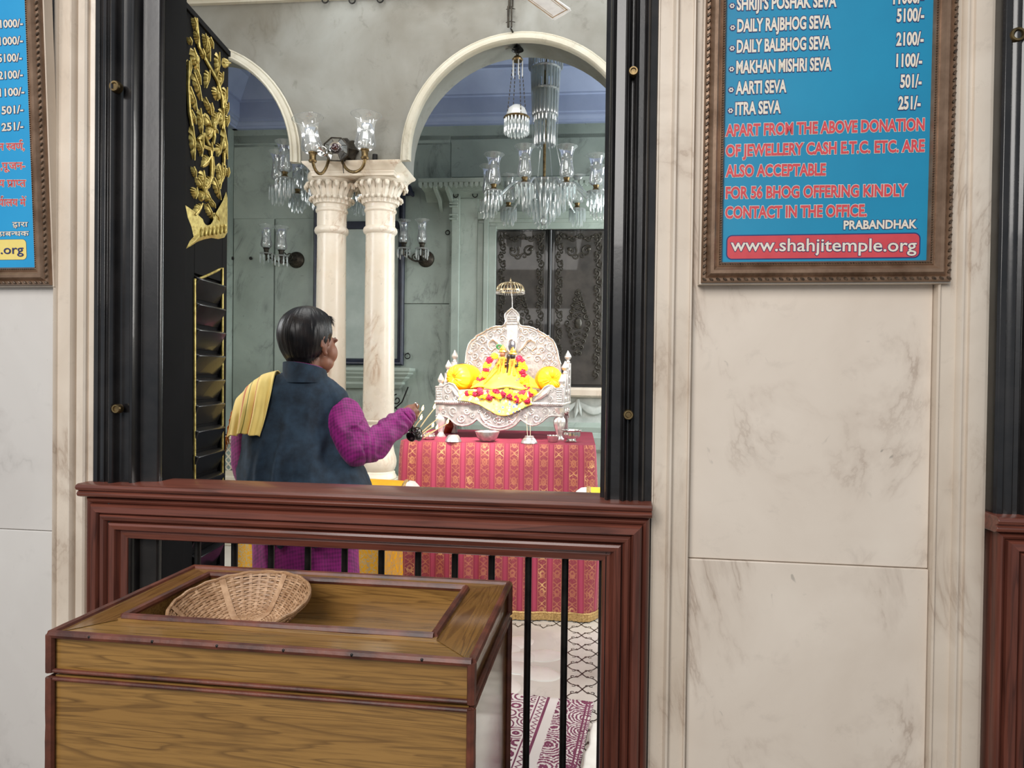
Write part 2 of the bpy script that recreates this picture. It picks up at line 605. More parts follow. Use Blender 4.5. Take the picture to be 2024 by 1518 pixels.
build(mb, 'reveal', M_blackm, d1)
# screw rosettes sunk in the mouldings
for (px, py, r) in ((226, 170, .016), (229, 808, .013), (1242, 820, .013), (1252, 140, .012)):
    q = P(FRONT, -.029, px, py)
    m_ = MB()
    m_.lathe([(0, -.001), (r*.5, -.001), (r*.62, .003), (r*.9, .003), (r*1.05, -.002), (r*1.05, -.016)], n=18, c=q, M=Mx.Rotation(R(90), 3, 'X').to_4x4())
    build(m_, 'bolt_rosette', M_brass, d1)
# second doorway (its left jamb is at the edge of the view)
jl2 = [(x+DX, y) for x, y in jl]
mb = MB(); mb.prism(jl2, 0, 2.75, 'z')
d2 = struct(build(mb, 'door_2', M_blackw, bev=.001))
q = P(FRONT, -.014, 2012, 68)
m_ = MB(); m_.lathe([(0, -.006), (.008, -.006), (.011, .004), (.016, .004), (.018, -.002), (.018, -.02)], n=18, c=q, M=Mx.Rotation(R(90), 3, 'X').to_4x4())
build(m_, 'bolt_rosette', M_brass, d2)

# ------------------------------------------------------------ teak railing
zt = fz(700, 975, -.05)
X0, X1 = fx(172, -.03), fx(1289, -.03)
def make_railing(label):
    root = thing('wooden_railing', label, 'railing', at(FRONT, (X0+X1)/2, 0, 0), 'teak railings in the doorways')
    zc = zt-.040                         # underside of the cap
    cap = [(.10, zc), (-.040, zc), (-.052, zc+.004), (-.056, zc+.011), (-.052, zc+.017), (-.048, zc+.019), (-.058, zc+.023), (-.062, zc+.030), (-.058, zc+.037), (-.050, zt), (.10, zt)]
    m = MB(); m.prism(cap, X0-.012, X1+.004, 'x')
    build(m, 'cap_rail', M_teak, root, bev=.0015)
    prof = [(0, .03), (0, -.026), (.004, -.034), (.010, -.038), (.016, -.034), (.019, -.028), (.021, -.040), (.026, -.046), (.042, -.047), (.046, -.042), (.048, -.032),
            (.050, -.040), (.056, -.046), (.064, -.043), (.069, -.034), (.071, -.026), (.074, -.036), (.080, -.039), (.092, -.035), (.096, -.026), (.099, -.018), (.103, -.020), (.120, -.016), (.123, -.010), (.123, .05), (.1, .05)]
    prof = [(d, y) for d, y in prof]
    zo = zc
    # posts and head, mitred at the corners
    for nm, path, cut in (('left_post', [(X0, 0), (X0, zo), (X1, zo)], 0), ('head_rail', None, 1), ('right_post', None, 2)):
        m = MB()
        n = len(prof)
        if cut == 0: ring = [[(X0+d, 0.0) for d, y in prof], [(X0+d, zo-d) for d, y in prof]]
        elif cut == 1: ring = [[(X0+d, zo-d) for d, y in prof], [(X1-d, zo-d) for d, y in prof]]
        else: ring = [[(X1-d, zo-d) for d, y in prof], [(X1-d, 0.0) for d, y in prof]]
        vs = [V((q[0], prof[i][1], q[1])) for rg in ring for i, q in enumerate(rg)]
        m.add(vs, [(i, (i+1) % n, n+(i+1) % n, n+i) for i in range(n)]+[tuple(range(n)), tuple(reversed(range(n, 2*n)))])
        build(m, 'head_rail' if cut == 1 else 'post', M_teak if cut == 1 else M_teakv, root, ang=30)
    for i in range(12):
        px = 318+(1117-318)*i/11.0
        x = P(FRONT, .055, px, 1120).x
        m = MB(); m.tube([(x, .055, 0.06), (x, .055, zo-.10)], .0095, 12)
        build(m, 'bar', M_iron, root)
    m = MB(); m.box(X0+.10, X1-.10, .03, .08, .02, .075)
    build(m, 'bottom_rail', M_teak, root, bev=.004)
    # small iron catch hanging from the head
    q = P(FRONT, -.03, 1241, 1150)
    return root


rail = make_railing('long teak railing with twelve iron bars behind the donation box')
r2 = thing('wooden_railing', 'teak railing cut off by the right edge of the photo', 'railing', at(FRONT, (X0+X1)/2+DX, 0, 0), 'teak railings in the doorways')
for ch in list(rail.children): dup(ch, None, None, r2)
for ch in list(r2.children):
    if ch.name.startswith('bar'):        # the bars of the second railing are beyond the frame
        bpy.data.objects.remove(ch)

# ------------------------------------------------------------ folding black door leaf, left
LD = V((math.sin(R(-7.3)), math.cos(R(-7.3)), 0))      # direction into the hall
def leaf(px_h, y_h, name, label, flip=1, LD=LD):
    h = P(FRONT, y_h, px_h, 745)
    X = LD; Yv = V((LD.y, -LD.x, 0))*flip             # face normal (towards the opening)
    M = Mx(((X.x, Yv.x, 0, h.x), (X.y, Yv.y, 0, h.y), (0, 0, 1, 0), (0, 0, 0, 1)))
    return M


ML = leaf(358, .155, '', '')
ztl = P(FRONT, .155, 345, 3).z
hit = P(ML, 0, 449, 500); LW = hit.x
ztip = P(ML, 0, 449, 106).z
lf = thing('door_leaf', 'black folding shutter leaf with gold floral carving at the left jamb', 'door', at(ML, LW/2, 0, .02))
TH = .042
m = MB()
m.prism([(0, .02), (LW, .02), (LW, ztl), (0, ztl)], -TH, -.012)
# face frame around the louvre and the carved field
pz = lambda px, py: P(ML, 0, px, py)
a0 = pz(383, 700).x; a1 = pz(438, 700).x
zsp = pz(440, 530).z
m.box(0, a0, -.014, 0, .02, ztl); m.box(a1, LW, -.014, 0, .02, ztl)
m.box(a0, a1, -.014, 0, pz(400, 545).z, ztl)
m.box(a0, a1, -.014, 0, .02, .12)
m.box(0, LW, -.010, .008, ztl-.02, ztl)
build(m, 'leaf_panel', M_blackm, lf, ML, bev=.002)
# second leaf folded behind
m = MB(); m.box(-.004, LW*.98, -TH-.048, -TH-.004, .02, ztl-.004); m.box(-.03, -.005, -TH-.05, -TH+.01, .02, ztl-.01)
build(m, 'folded_leaf', M_blackm, lf, ML, bev=.002)
# louvres
zb = .14; zt2 = pz(400, 548).z
k = 0
z = zt2-.04
while z > zb:
    m = MB()
    m.box(a0+.002, a1-.002, -.016, .010, -.036, .036, M=Mx.Translation(V((0, -.006, z))) @ Mx.Rotation(R(-24), 4, 'X'))
    build(m, 'louvre_slat', M_black if k > 4 else M_blackw, lf, ML, bev=.003)
    z -= .083; k += 1
# gold bead around the louvres
m = MB()
pts = [pz(383, 958), pz(383, 553)]
for t in range(9):
    u = t/8
    pts.append(pz(383+(438-383)*u, 553-24*u**1.8-3*math.sin(u*PI)))
pts += [pz(438, 958)]
m.tube([V((p.x, .003, p.z)) for p in pts], .0042, 6)
build(m, 'gold_bead', M_gold, lf, ML)
# gold floral carving
m = MB()
def rel(poly, h=.012, base=.0):
    c = V((sum(p[0] for p in poly)/len(poly), sum(p[1] for p in poly)/len(poly)))
    n = len(poly)
    vs = [V((p[0], base, p[1])) for p in poly]
    vs += [V((c.x+(p[0]-c.x)*.72, base+h*.8, c.y+(p[1]-c.y)*.72)) for p in poly]
    vs += [V((c.x+(p[0]-c.x)*.3, base+h, c.y+(p[1]-c.y)*.3)) for p in poly]
    fs = [(i, (i+1) % n, n+(i+1) % n, n+i) for i in range(n)]+[(n+i, n+(i+1) % n, 2*n+(i+1) % n, 2*n+i) for i in range(n)]+[tuple(range(2*n, 3*n))]
    m.add(vs, fs)


def leafshape(a, b, wd, serr=5, h=.012):
    a, b = V((a.x, a.z)), V((b.x, b.z))
    d = b-a; L = d.length; d.normalize(); nn = V((-d.y, d.x))
    n = 14
    l, r_ = [], []
    for i in range(1, n):
        t = i/n
        ww = wd*math.sin(PI*min(1, t**.8))**.8*(1+.28*math.cos(t*serr*2*PI))
        l.append(a+d*L*t+nn*ww); r_.append(a+d*L*(t-.03)-nn*ww)
    poly = [a]+r_+[b]+list(reversed(l))
    rel(poly, h)
    m.tube([V((a.x, h*.9, a.y)), V(((a.x+b.x)/2, h*1.15, (a.y+b.y)/2)), V((b.x, h*.6, b.y))], .0028, 5)


def S(px, py): return pz(350+px/2.808, py/2.811)     # pixels of the enlarged crop
LV = [((78, 95), (92, 170), .016), ((92, 170), (105, 245), .020), ((52, 205), (66, 250), .014), ((75, 265), (110, 400), .055), ((56, 330), (58, 420), .02), ((92, 380), (120, 470), .016),
      ((76, 400), (125, 560), .028), ((55, 480), (100, 620), .030), ((112, 600), (128, 745), .030), ((128, 745), (124, 870), .016), ((62, 610), (92, 690), .020), ((70, 700), (85, 890), .032),
      ((140, 185), (150, 270), .018), ((150, 200), (172, 340), .024), ((168, 205), (188, 270), .034), ((125, 270), (140, 330), .022), ((165, 390), (150, 490), .034), ((218, 290), (212, 430), .034),
      ((245, 350), (286, 350), .035), ((240, 400), (228, 480), .040), ((262, 485), (252, 600), .046), ((205, 480), (212, 560), .055), ((270, 570), (262, 640), .020), ((272, 640), (266, 705), .020),
      ((240, 600), (238, 715), .045), ((246, 715), (268, 885), .045), ((140, 540), (180, 640), .020), ((175, 570), (186, 640), .022), ((205, 640), (190, 690), .03), ((140, 640), (178, 700), .045),
      ((222, 630), (190, 700), .045), ((160, 760), (188, 705), .045), ((210, 740), (192, 705), .030), ((105, 780), (128, 865), .018), ((175, 790), (180, 870), .020), ((232, 800), (215, 870), .04),
      ((170, 870), (130, 925), .040), ((183, 870), (186, 990), .014), ((235, 905), (228, 1050), .050), ((215, 920), (230, 1000), .024), ((252, 920), (240, 1010), .024), ((270, 930), (272, 985), .030),
      ((130, 945), (138, 1040), .045), ((98, 985), (132, 1050), .030), ((178, 985), (142, 1060), .040), ((172, 1110), (140, 1060), .045), ((120, 1110), (135, 1060), .040), ((92, 1040), (92, 1105), .055),
      ((190, 985), (232, 1110), .032), ((85, 1195), (130, 1130), .032), ((150, 1130), (190, 1220), .032), ((175, 1110), (200, 1155), .022), ((196, 1185), (224, 1230), .026), ((75, 925), (92, 985), .016)]
for a, b, wd in LV: leafshape(S(*a), S(*b), wd*.42)
for pl in (((95, 100), (110, 260), (165, 360), (215, 450), (240, 540), (245, 620)), ((55, 340), (50, 480), (58, 620), (75, 720)), ((245, 620), (250, 760), (230, 830), (175, 830), (130, 810), (105, 775), (140, 745), (165, 800)), ((175, 830), (182, 900), (180, 980), (150, 1040)),
           ((190, 700), (198, 760), (190, 800)), ((250, 850), (250, 920))):
    q = [S(*a) for a in pl]
    q2 = []
    for i in range(len(q)-1):
        for t in range(4): q2.append(q[i].lerp(q[i+1], t/4))
    q2.append(q[-1])
    m.tube([V((p.x, .006, p.z)) for p in q2], .006, 6)
for c in ((188, 700), (138, 1060), (92, 330), (212, 530)):
    p = S(*c); m.ell(V((p.x, .012, p.z)), (.012, .007, .014), 10, 6)
# crescent base of the bouquet
outer = [(46, 1140), (62, 1190), (80, 1220), (110, 1250), (150, 1258), (190, 1245), (215, 1215), (240, 1170), (258, 1110), (272, 1065), (280, 1100), (280, 1290), (262, 1320), (230, 1328), (190, 1322), (150, 1330), (110, 1345), (80, 1365), (50, 1382), (70, 1340), (92, 1315), (80, 1260), (60, 1210)]
rel([(S(*o).x, S(*o).z) for o in outer], .010)
for k in range(7):
    p = S(118+k*22, 1290-k*3); m.ell(V((p.x, .011, p.z)), (.007, .006, .018), 8, 6, M=Mx.Rotation(R(14), 4, 'Y'))
build(m, 'floral_carving', M_gold, lf, ML, ang=50)
# hinges
for py in (275, 620, 955):
    z = P(FRONT, .15, 330, py).z
    m = MB()
    m.tube([V((-.034, -TH-.012, z-.062)), V((-.034, -TH-.012, z+.062))], .0065, 10)
    m.box(-.0325, -.030, -TH-.044, -TH+.008, z-.062, z+.062)
    for q in (-.045, -.015, .015, .045):
        for yy in (-.036, .002): m.ell((-.033, -TH+yy, z+q), .0042, 8, 5)
    build(m, 'hinge', M_iron, lf, ML)

# right leaf, folded back edge-on beside the right jamb
MRl = leaf(1187, .155, '', '', 1, V((math.sin(R(.5)), math.cos(R(.5)), 0)))
rl = thing('door_leaf', 'thin black shutter leaf folded edge-on beside the right jamb', 'door', at(MRl, .16, .02, .02))
m = MB(); m.box(0.002, .33, .016, .052, .02, ztl)
build(m, 'leaf_panel', M_black, rl, MRl, bev=.002)
for py in (420, 640, 760):
    z = P(FRONT, .15, 1186, py).z
    m = MB(); m.tube([V((0.004, .012, z-.05)), V((.004, .012, z+.05))], .006, 10); m.box(.0, .03, .013, .016, z-.05, z+.05)
    build(m, 'hinge', M_iron, rl, MRl)

# ------------------------------------------------------------ signboards
def text_mesh(s, off=0.0, clip=None, res=3):
    c = bpy.data.curves.new('t', 'FONT'); c.body = s; c.offset = off; c.resolution_u = res
    o = bpy.data.objects.new('t', c); COL.objects.link(o)
    dg = bpy.context.evaluated_depsgraph_get()
    ev = o.evaluated_get(dg)
    me = ev.to_mesh()
    vs = [V((v.co.x, v.co.y)) for v in me.vertices]; fs = [tuple(p.vertices) for p in me.polygons]
    ev.to_mesh_clear()
    bpy.data.objects.remove(o); bpy.data.curves.remove(c)
    if clip:
        bm = bmesh.new()
        bv = [bm.verts.new((p.x, p.y, 0)) for p in vs]
        for f in fs:
            try: bm.faces.new([bv[i] for i in f])
            except ValueError: pass
        bmesh.ops.bisect_plane(bm, geom=bm.verts[:]+bm.edges[:]+bm.faces[:], plane_co=(clip, 0, 0), plane_no=(1, 0, 0), clear_outer=True)
        bm.verts.index_update()
        vs = [V((v.co.x, v.co.y)) for v in bm.verts]; fs = [tuple(v.index for v in f.verts) for f in bm.faces]
        bm.free()
    return vs, fs


def lettering(root, M, s, pa, pb, cap, colm, outm, off=.022, out=.05, y=0.0, name='lettering', ref=None):
    """text fitted between two baseline pixels on the plane of a board; cap = capital height in metres"""
    a, b = P(M, y, *pa), P(M, y, *pb)
    v0, f0 = ref(off) if ref else text_mesh(s, off)
    v1, f1 = ref(out) if ref else text_mesh(s, out)
    x0 = min(p.x for p in v0); x1 = max(p.x for p in v0)
    sx = (b.x-a.x)/(x1-x0); sy = cap/.72
    mb = MB()
    for vs, fs, mi, dy in ((v1, f1, 1, -.0006), (v0, f0, 0, -.0012)):
        mb.add([V((a.x+(p.x-x0)*sx, y+dy, a.z+(b.z-a.z)*((p.x-x0)*sx/(b.x-a.x))+p.y*sy)) for p in vs], fs, mi)
    return build(mb, name, [colm, outm], root, M)


M_sign = plain('sign_blue_print', C(16, 140, 180), C(14, 130, 170), .42, 0, 3)
M_signL = plain('sign_sky_blue_print', C(40, 160, 214), C(32, 150, 206), .42, 0, 3)
M_tw = plain('cream_print', C(232, 222, 206), C(224, 214, 198), .45, 0, 20)
M_tn = plain('navy_print', C(38, 52, 110), C(32, 44, 98), .45, 0, 20)
M_tr = plain('coral_print', C(212, 74, 82), C(200, 66, 74), .45, 0, 20)
M_ty = plain('pale_yellow_print', C(244, 222, 130), C(238, 214, 120), .45, 0, 20)
M_fr = plain('antique_gilt_frame', C(150, 122, 100), C(118, 92, 72), .36, .45, 18, .12, 120)
M_frd = plain('dark_gilt_rope', C(112, 92, 74), C(56, 44, 36), .42, .4, 120, .4, 200)


def board(M, x0, x1, z0, z1, root, msign, lit_edge):
    """x0..x1 at the printed panel; frame outside it"""
    m = MB(); m.box(x0-.004, x1+.004, 0, .01, z0-.004, z1)
    build(m, 'printed_panel', msign, root, M)
    w_ = .054
    pr = [(0, .028), (0, -.010), (.004, -.016), (.010, -.017), (.013, -.012), (.016, -.016), (.022, -.022), (.030, -.022), (.036, -.014), (.040, -.010), (.043, -.013), (.046, -.009), (.049, -.011), (.053, -.004), (.054, .004), (.054, .02)]
    m = MB()
    m.sweep([(x0-w_, z1+w_), (x0-w_, z0-w_), (x1+w_, z0-w_), (x1+w_, z1+w_)], pr, closed=True)
    build(m, 'frame', M_fr, root, M, ang=40)
    for nm_, d, rr, st in (('rope_moulding', .007, .0062, .017), ('bead_moulding', .047, .0024, .0062)):
        m = MB()
        y = -.017 if d < .02 else -.011
        xa, xb, za = x0-w_+d, x1+w_-d, z0-w_+d
        n = int((xb-xa)/st)
        zb_t = z1+w_-d
        for i in range(2*n+2): m.ell((xa+(xb-xa)*(i % (n+1))/n, y, za if i <= n else zb_t), (rr*1.1, rr*.8, rr*.62), 6, 4, M=Mx.Rotation(R(35), 4, 'Y'))
        n = int((zb_t-za)/st)
        for i in range(1, n):
            for xx in (xa, xb): m.ell((xx, y, za+(zb_t-za)*i/n), (rr*.62, rr*.8, rr*1.1), 6, 4, M=Mx.Rotation(R(35), 4, 'Y'))
        build(m, nm_, M_frd, root, M)
    m = MB()
    m.sweep([(x0-w_-.004, z1+w_+.004), (x0-w_-.004, z0-w_-.004), (x1+w_+.004, z0-w_-.004), (x1+w_+.004, z1+w_+.004)], [(0, .03), (0, -.002), (.006, -.002), (.006, .03)], closed=True)
    build(m, 'frame_side', lit_edge, root, M)  # pale marble colour puts the lit edge highlight into the frame side


# right board
bz0 = P(FRONT, -.01, 1630, 516).z
bx0 = P(FRONT, -.01, 1428, 500).x; bx1 = P(FRONT, -.01, 1830, 500).x
MRb = Mx.Translation(V((0, -.012, bz0))) @ Mx.Rotation(R(1.0), 4, 'X')
sr = thing('notice_board', 'framed blue donation price board in English on the right pier', 'sign', at(MRb, (bx0+bx1)/2, 0, -.05))
board(MRb, bx0, bx1, 0, .80, sr, M_sign, M_marT)
hh = .0315
rows = [("SHRIJI'S POSHAK SEVA", (1456, 20), (1653, 13), '11000/-', (1765, 8), (1826, 5)),
        ('DAILY RAJBHOG SEVA', (1457, 63), (1642, 55), '5100/-', (1772, 43), (1826, 41)),
        ('DAILY BALBHOG SEVA', (1456, 104), (1641, 96), '2100/-', (1771, 90), (1825, 88)),
        ('MAKHAN MISHRI SEVA', (1455, 145), (1643, 138), '1100/-', (1771, 132), (1822, 131)),
        ('AARTI SEVA', (1454, 186), (1554, 182), '501/-', (1779, 173), (1821, 172)),
        ('ITRA SEVA', (1453, 227), (1543, 223), '251/-', (1775, 216), (1819, 215))]
for (a, p0, p1, b, q0, q1) in rows:
    lettering(sr, MRb, a, p0, p1, hh, M_tw, M_tn, .034, .082)
    lettering(sr, MRb, b, q0, q1, hh, M_tw, M_tn, .034, .082)
    c = P(MRb, 0, p0[0]-9, p0[1]-8)
    m = MB()
    def disc(cx, cz, r, y, mi, n=16): m.add([V((cx+r*math.cos(2*PI*i/n), y, cz+r*math.sin(2*PI*i/n))) for i in range(n)], [tuple(range(n))], mi)
    disc(c.x, c.z, .0085, -.0006, 1)
    for i in range(6): disc(c.x+.0042*math.cos(i*PI/3), c.z+.0042*math.sin(i*PI/3), .0021, -.0012, 0, 8)
    build(m, 'bullet_mark', [M_tw, M_tn], sr, MRb)
for a, p0, p1 in (('APART FROM THE ABOVE DONATION', (1434, 269), (1827, 257)), ('OF JEWELLERY CASH E.T.C. ETC. ARE', (1434, 309), (1827, 299)), ('ALSO ACCEPTABLE', (1434, 349), (1632, 346)),
                  ('FOR 56 BHOG OFFERING KINDLY', (1434, 392), (1793, 387)), ('CONTACT IN THE OFFICE.', (1433, 431), (1713, 427))):
    lettering(sr, MRb, a, p0, p1, .0295, M_tr, M_tw, .034, .066)
lettering(sr, MRb, 'PRABANDHAK', (1667, 453), (1812, 451), .0215, M_tw, M_tn, .034, .082)


def pill(M, root, pa, pb, mats, rim=.003):
    a, b = P(M, 0, *pa), P(M, 0, *pb)
    m = MB()
    for e, mi, dy in ((rim, 1, -.0003), (0, 0, -.0006)):
        x0, x1, z0, z1 = a.x-e, b.x+e, b.z-e, a.z+e
        r = .012+e
        pts = []
        for cx, cz, a0 in ((x1-r, z1-r, 0), (x0+r, z1-r, 90), (x0+r, z0+r, 180), (x1-r, z0+r, 270)):
            for k in range(7): pts.append((cx+r*math.cos(R(a0+15*k)), cz+r*math.sin(R(a0+15*k))))
        m.add([V((p[0], dy, p[1])) for p in pts], [tuple(range(len(pts)))], mi)
    return build(m, 'address_strip', mats, root, M)


pill(MRb, sr, (1438, 467), (1816, 508), [M_tr, M_tn])
lettering(sr, MRb, 'www.shahjitemple.org', (1444, 496), (1811, 497), .033, M_tw, M_tn, .010, .036, -.001)

# left board
bx1 = P(FRONT, -.02, 66, 505).x; bz0 = P(FRONT, -.02, 40, 527).z
MLb = Mx.Translation(V((0, -.010, bz0))) @ Mx.Rotation(R(3.0), 4, 'X')
sl = thing('notice_board', 'framed blue donation board in Hindi cut off by the left edge', 'sign', at(MLb, bx1-.29, 0, -.05))
board(MLb, bx1-.58, bx1, 0, .82, sl, M_signL, M_marT)
for b, q0, q1 in (('21000/-', (-11, 56), (46, 53)), ('11000/-', (-10, 90), (46, 87)), ('5100/-', (-3, 123), (44, 121)), ('2100/-', (-2, 157), (46, 154)), ('1100/-', (0, 191), (49, 188)), ('501/-', (4, 226), (47, 223)), ('251/-', (4, 259), (47, 256))):
    lettering(sl, MLb, b, q0, q1, .0225, M_tw, M_tn, .026, .07)


def hindi(tokens):
    """tokens: (glyph, clip as share of its width or None, extra) -> composed text at an outline offset"""
    def fn(off):
        vs, fs = [], []
        x = 0.0
        for tk in tokens:
            g, cl, ex = (tk+(None, None))[:3] if isinstance(tk, tuple) else (tk, None, None)
            if g == ' ': x += .25; continue
            v0, f0 = text_mesh(g, 0)
            wx0 = min(p.x for p in v0); wx1 = max(p.x for p in v0)
            v1, f1 = text_mesh(g, off, wx0+(wx1-wx0)*cl if cl else None)
            b = len(vs)
            vs += [V((p.x-wx0+x, p.y)) for p in v1]; fs += [tuple(i+b for i in f) for f in f1]
            wd = (wx1-wx0)*(cl or 1)
            strokes = []
            if ex == 'reph': strokes = [[(wd*.62, .70), (wd*.60, .84), (wd*.75, .92), (wd*.9, .86)]]
            if ex == 'ra': strokes = [[(wd*.78, .30), (wd*.45, .16), (wd*.2, .0)]]
            if ex == 'e': strokes = [[(wd*.78, .66), (wd*.6, .82), (wd*.40, .90)]]
            if ex == 'em': strokes = [[(wd*.78, .66), (wd*.6, .82), (wd*.40, .90)], [(wd*1.0, .84), (wd*1.04, .88)]]
            if ex == 'va': strokes = [[(wd*.35, .08), (wd*.2, -.06), (wd*.38, -.14), (wd*.56, -.04), (wd*.56, .1)], [(wd*.58, .1), (wd*.58, -.22)]]
            th = .032+off
            for st in strokes:
                for i in range(len(st)-1):
                    p, q = V(st[i]), V(st[i+1])
                    d = (q-p).normalized(); nn = V((-d.y, d.x))*th
                    b = len(vs)
                    vs += [V((c.x+x, c.y)) for c in (p-d*th*.6+nn, q+d*th*.6+nn, q+d*th*.6-nn, p-d*th*.6-nn)]
                    fs.append((b, b+1, b+2, b+3))
            x += wd-.012
        return vs, fs
    return fn


for tk, q0, q1, cp, cm, om in (((('न',), ' ', ('स', .62), 'व', ('ण', None, 'reph'), ','), (-3, 297), (49, 296), .022, M_tr, M_tw),
                               ((',', 'पू', 'ज', 'न', '-'), (2, 335), (50, 334), .022, M_tr, M_tw),
                               ((('य',), ' ', ('प', None, 'ra'), 'ा', ('प', .6), 'त'), (-3, 369), (52, 369), .022, M_tr, M_tw),
                               ((('य', None, 'reph'), 'ा', 'ल', 'य', ' ', ('म', None, 'em')), (-3, 407), (53, 407), .022, M_tr, M_tw),
                               ((('द', None, 'va'), 'ा', 'र', 'ा'), (25, 448), (56, 448), .015, M_tw, M_tn),
                               ((('प', None, 'ra'), 'ब', ('न', .6), 'ध', 'क'), (-1, 467), (58, 466), .015, M_tw, M_tn)):
    lettering(sl, MLb, '', q0, q1, cp, cm, om, .016, .05, ref=hindi(tk))
pill(MLb, sl, (-280, 478), (53, 513), [M_ty, M_tn], .001)
lettering(sl, MLb, '.org', (2, 502), (47, 501), .027, M_tn, M_ty, .008, .012, -.001)
# ============================================================ DONATION BOX
bt = .875
BX0, BX1, BY0, BY1 = -1.098, -.2405, -.624, -.128
box_ = thing('donation_box', 'large wood-laminate donation box with open tray top in front of the teak railing', 'box', at(FRONT, (BX0+BX1)/2, (BY0+BY1)/2, 0))
zl = P(FRONT, BY0, 500, 1362).z          # seam between lid and body
tx0, tx1 = -1.014, -.338
ty0, ty1 = -.522, -.197
TD = .098
m = MB(); m.box(BX0+.006, BX1-.006, BY0+.006, BY1-.006, .03, zl-.004)
build(m, 'body', [M_lam], box_)
for nm, x in (('side_panel', BX1-.005),):
    m = MB(); m.box(x-.004, x+.0015, BY0+.012, BY1-.01, .04, zl-.012)
    build(m, 'side_panel', M_lamy, box_)
m = MB()
e = .006
m.box(BX0+e, BX1-e, BY0+e, ty0, zl+.004, bt-.004); m.box(BX0+e, BX1-e, ty1, BY1-e, zl+.004, bt-.004)
build(m, 'lid', M_lam, box_)
m = MB()
m.box(BX0+e, tx0, ty0, ty1, zl+.004, bt-.004)
build(m, 'lid_end', M_lamy, box_)
m = MB(); m.box(tx1, BX1-e, ty0, ty1, zl+.004, bt-.004)
# mitred top faces left and right
t = .0012
m.add([V((tx1, ty0, bt-.004+t)), V((BX1-e, BY0+e, bt-.004+t)), V((BX1-e, BY1-e, bt-.004+t)), V((tx1, ty1, bt-.004+t))], [(0, 1, 2, 3)])
build(m, 'lid_end', M_lamy, box_)
m = MB()
m.add([V((tx0, ty0, bt-.004+t)), V((BX0+e, BY0+e, bt-.004+t)), V((BX0+e, BY1-e, bt-.004+t)), V((tx0, ty1, bt-.004+t))], [(0, 1, 2, 3)])
build(m, 'lid_end_veneer', M_lamy, box_)
m = MB(); m.box(BX1-.010, BX1-.0045, BY0+.012, BY1-.01, zl+.012, bt-.008)
build(m, 'lid_side_panel', M_lamy, box_)
m = MB()
g = .008
m.box(tx0-g, tx1+g, ty0-g, ty1+g, bt-TD-.006, bt-TD)
m.box(tx0-g, tx0+.003, ty0, ty1, bt-TD, bt); m.box(tx1-.003, tx1+g, ty0, ty1, bt-TD, bt)
m.box(tx0-g, tx1+g, ty0-g, ty0+.003, bt-TD, bt); m.box(tx0-g, tx1+g, ty1-.003, ty1+g, bt-TD, bt)
build(m, 'tray', M_lam, box_)


def strip(pts, r, seed=0):
    m = MB()
    out = []
    rs = []
    for i in range(len(pts)-1):
        a, b = V(pts[i]), V(pts[i+1])
        for k in range(24):
            p = a.lerp(b, k/24)
            out.append(p); rs.append(r*(1+.10*noise.noise(p*26+V((seed, 0, 0)))))
    out.append(V(pts[-1])); rs.append(r)
    m.tube(out, rs, 8)
    return m


rr = .0085
c8 = [(BX0, BY0), (BX1, BY0), (BX1, BY1), (BX0, BY1)]
for i in range(4):
    a, b = c8[i], c8[(i+1) % 4]
    for z, nm in ((bt-.004, 'top_edging'), (zl+.007, 'lid_edging'), (zl-.009, 'body_edging')):
        if nm != 'top_edging' and i in (0,):
            r2_ = .0045
        else:
            r2_ = rr if nm == 'top_edging' else .0065
        ins = .001 if nm == 'top_edging' else .004
        q = [(a[0]*(1)+(0), a[1], z), (b[0], b[1], z)]
        build(strip(q, r2_, i), nm, M_trim, box_)
    build(strip([(a[0], a[1], zl+.004), (a[0], a[1], bt-.004)], .009, i+9), 'corner_edging', M_trim, box_)
    build(strip([(a[0], a[1], .02), (a[0], a[1], zl-.006)], .009, i+19), 'corner_edging', M_trim, box_)
tc = [(tx0, ty0), (tx1, ty0), (tx1, ty1), (tx0, ty1)]
for i in range(4):
    a, b = tc[i], tc[(i+1) % 4]
    build(strip([(a[0], a[1], bt+.001), (b[0], b[1], bt+.001)], .0085, i+30), 'tray_edging', M_trim, box_)
for i in range(6):
    m = MB(); m.ell((BX0+.09+i*.135, BY0-.007, bt-.003), (.0035, .002, .0035), 8, 5)
    build(m, 'nail_head', M_iron, box_)
for x in (BX0+.02, BX1-.02):
    for y in (BY0+.02, BY1-.02):
        m = MB(); m.box(x-.02, x+.02, y-.02, y+.02, 0, .035)
        build(m, 'foot', M_trim, box_)

# ============================================================ BASKET
M_cane = wood('split_cane', C(196, 156, 118), C(168, 126, 88), C(104, 72, 46), 'x', 9, .5, .1, 5)
M_cane2 = plain('dry_cane', C(206, 168, 132), C(150, 110, 76), .55, 0, 40, .2, 200, .05)
BR, BD = .1547, .074


def bowl_r(s):      # s 0 centre .. 1 rim : radius, height
    r = BR*s
    h = BD*(max(0, (s-.50)/.50)**1.35)
    return r, h


NS = 42
def pt(s, a, d):
    r, h = bowl_r(s)
    r2, h2 = bowl_r(min(1, s+.01)); r1, h1 = bowl_r(max(0, s-.01))
    tn = V((r2-r1, h2-h1)); tn.normalize()
    rr_, hh_ = r-tn.y*d, h+tn.x*d
    return V((rr_*math.cos(a), rr_*math.sin(a), hh_))


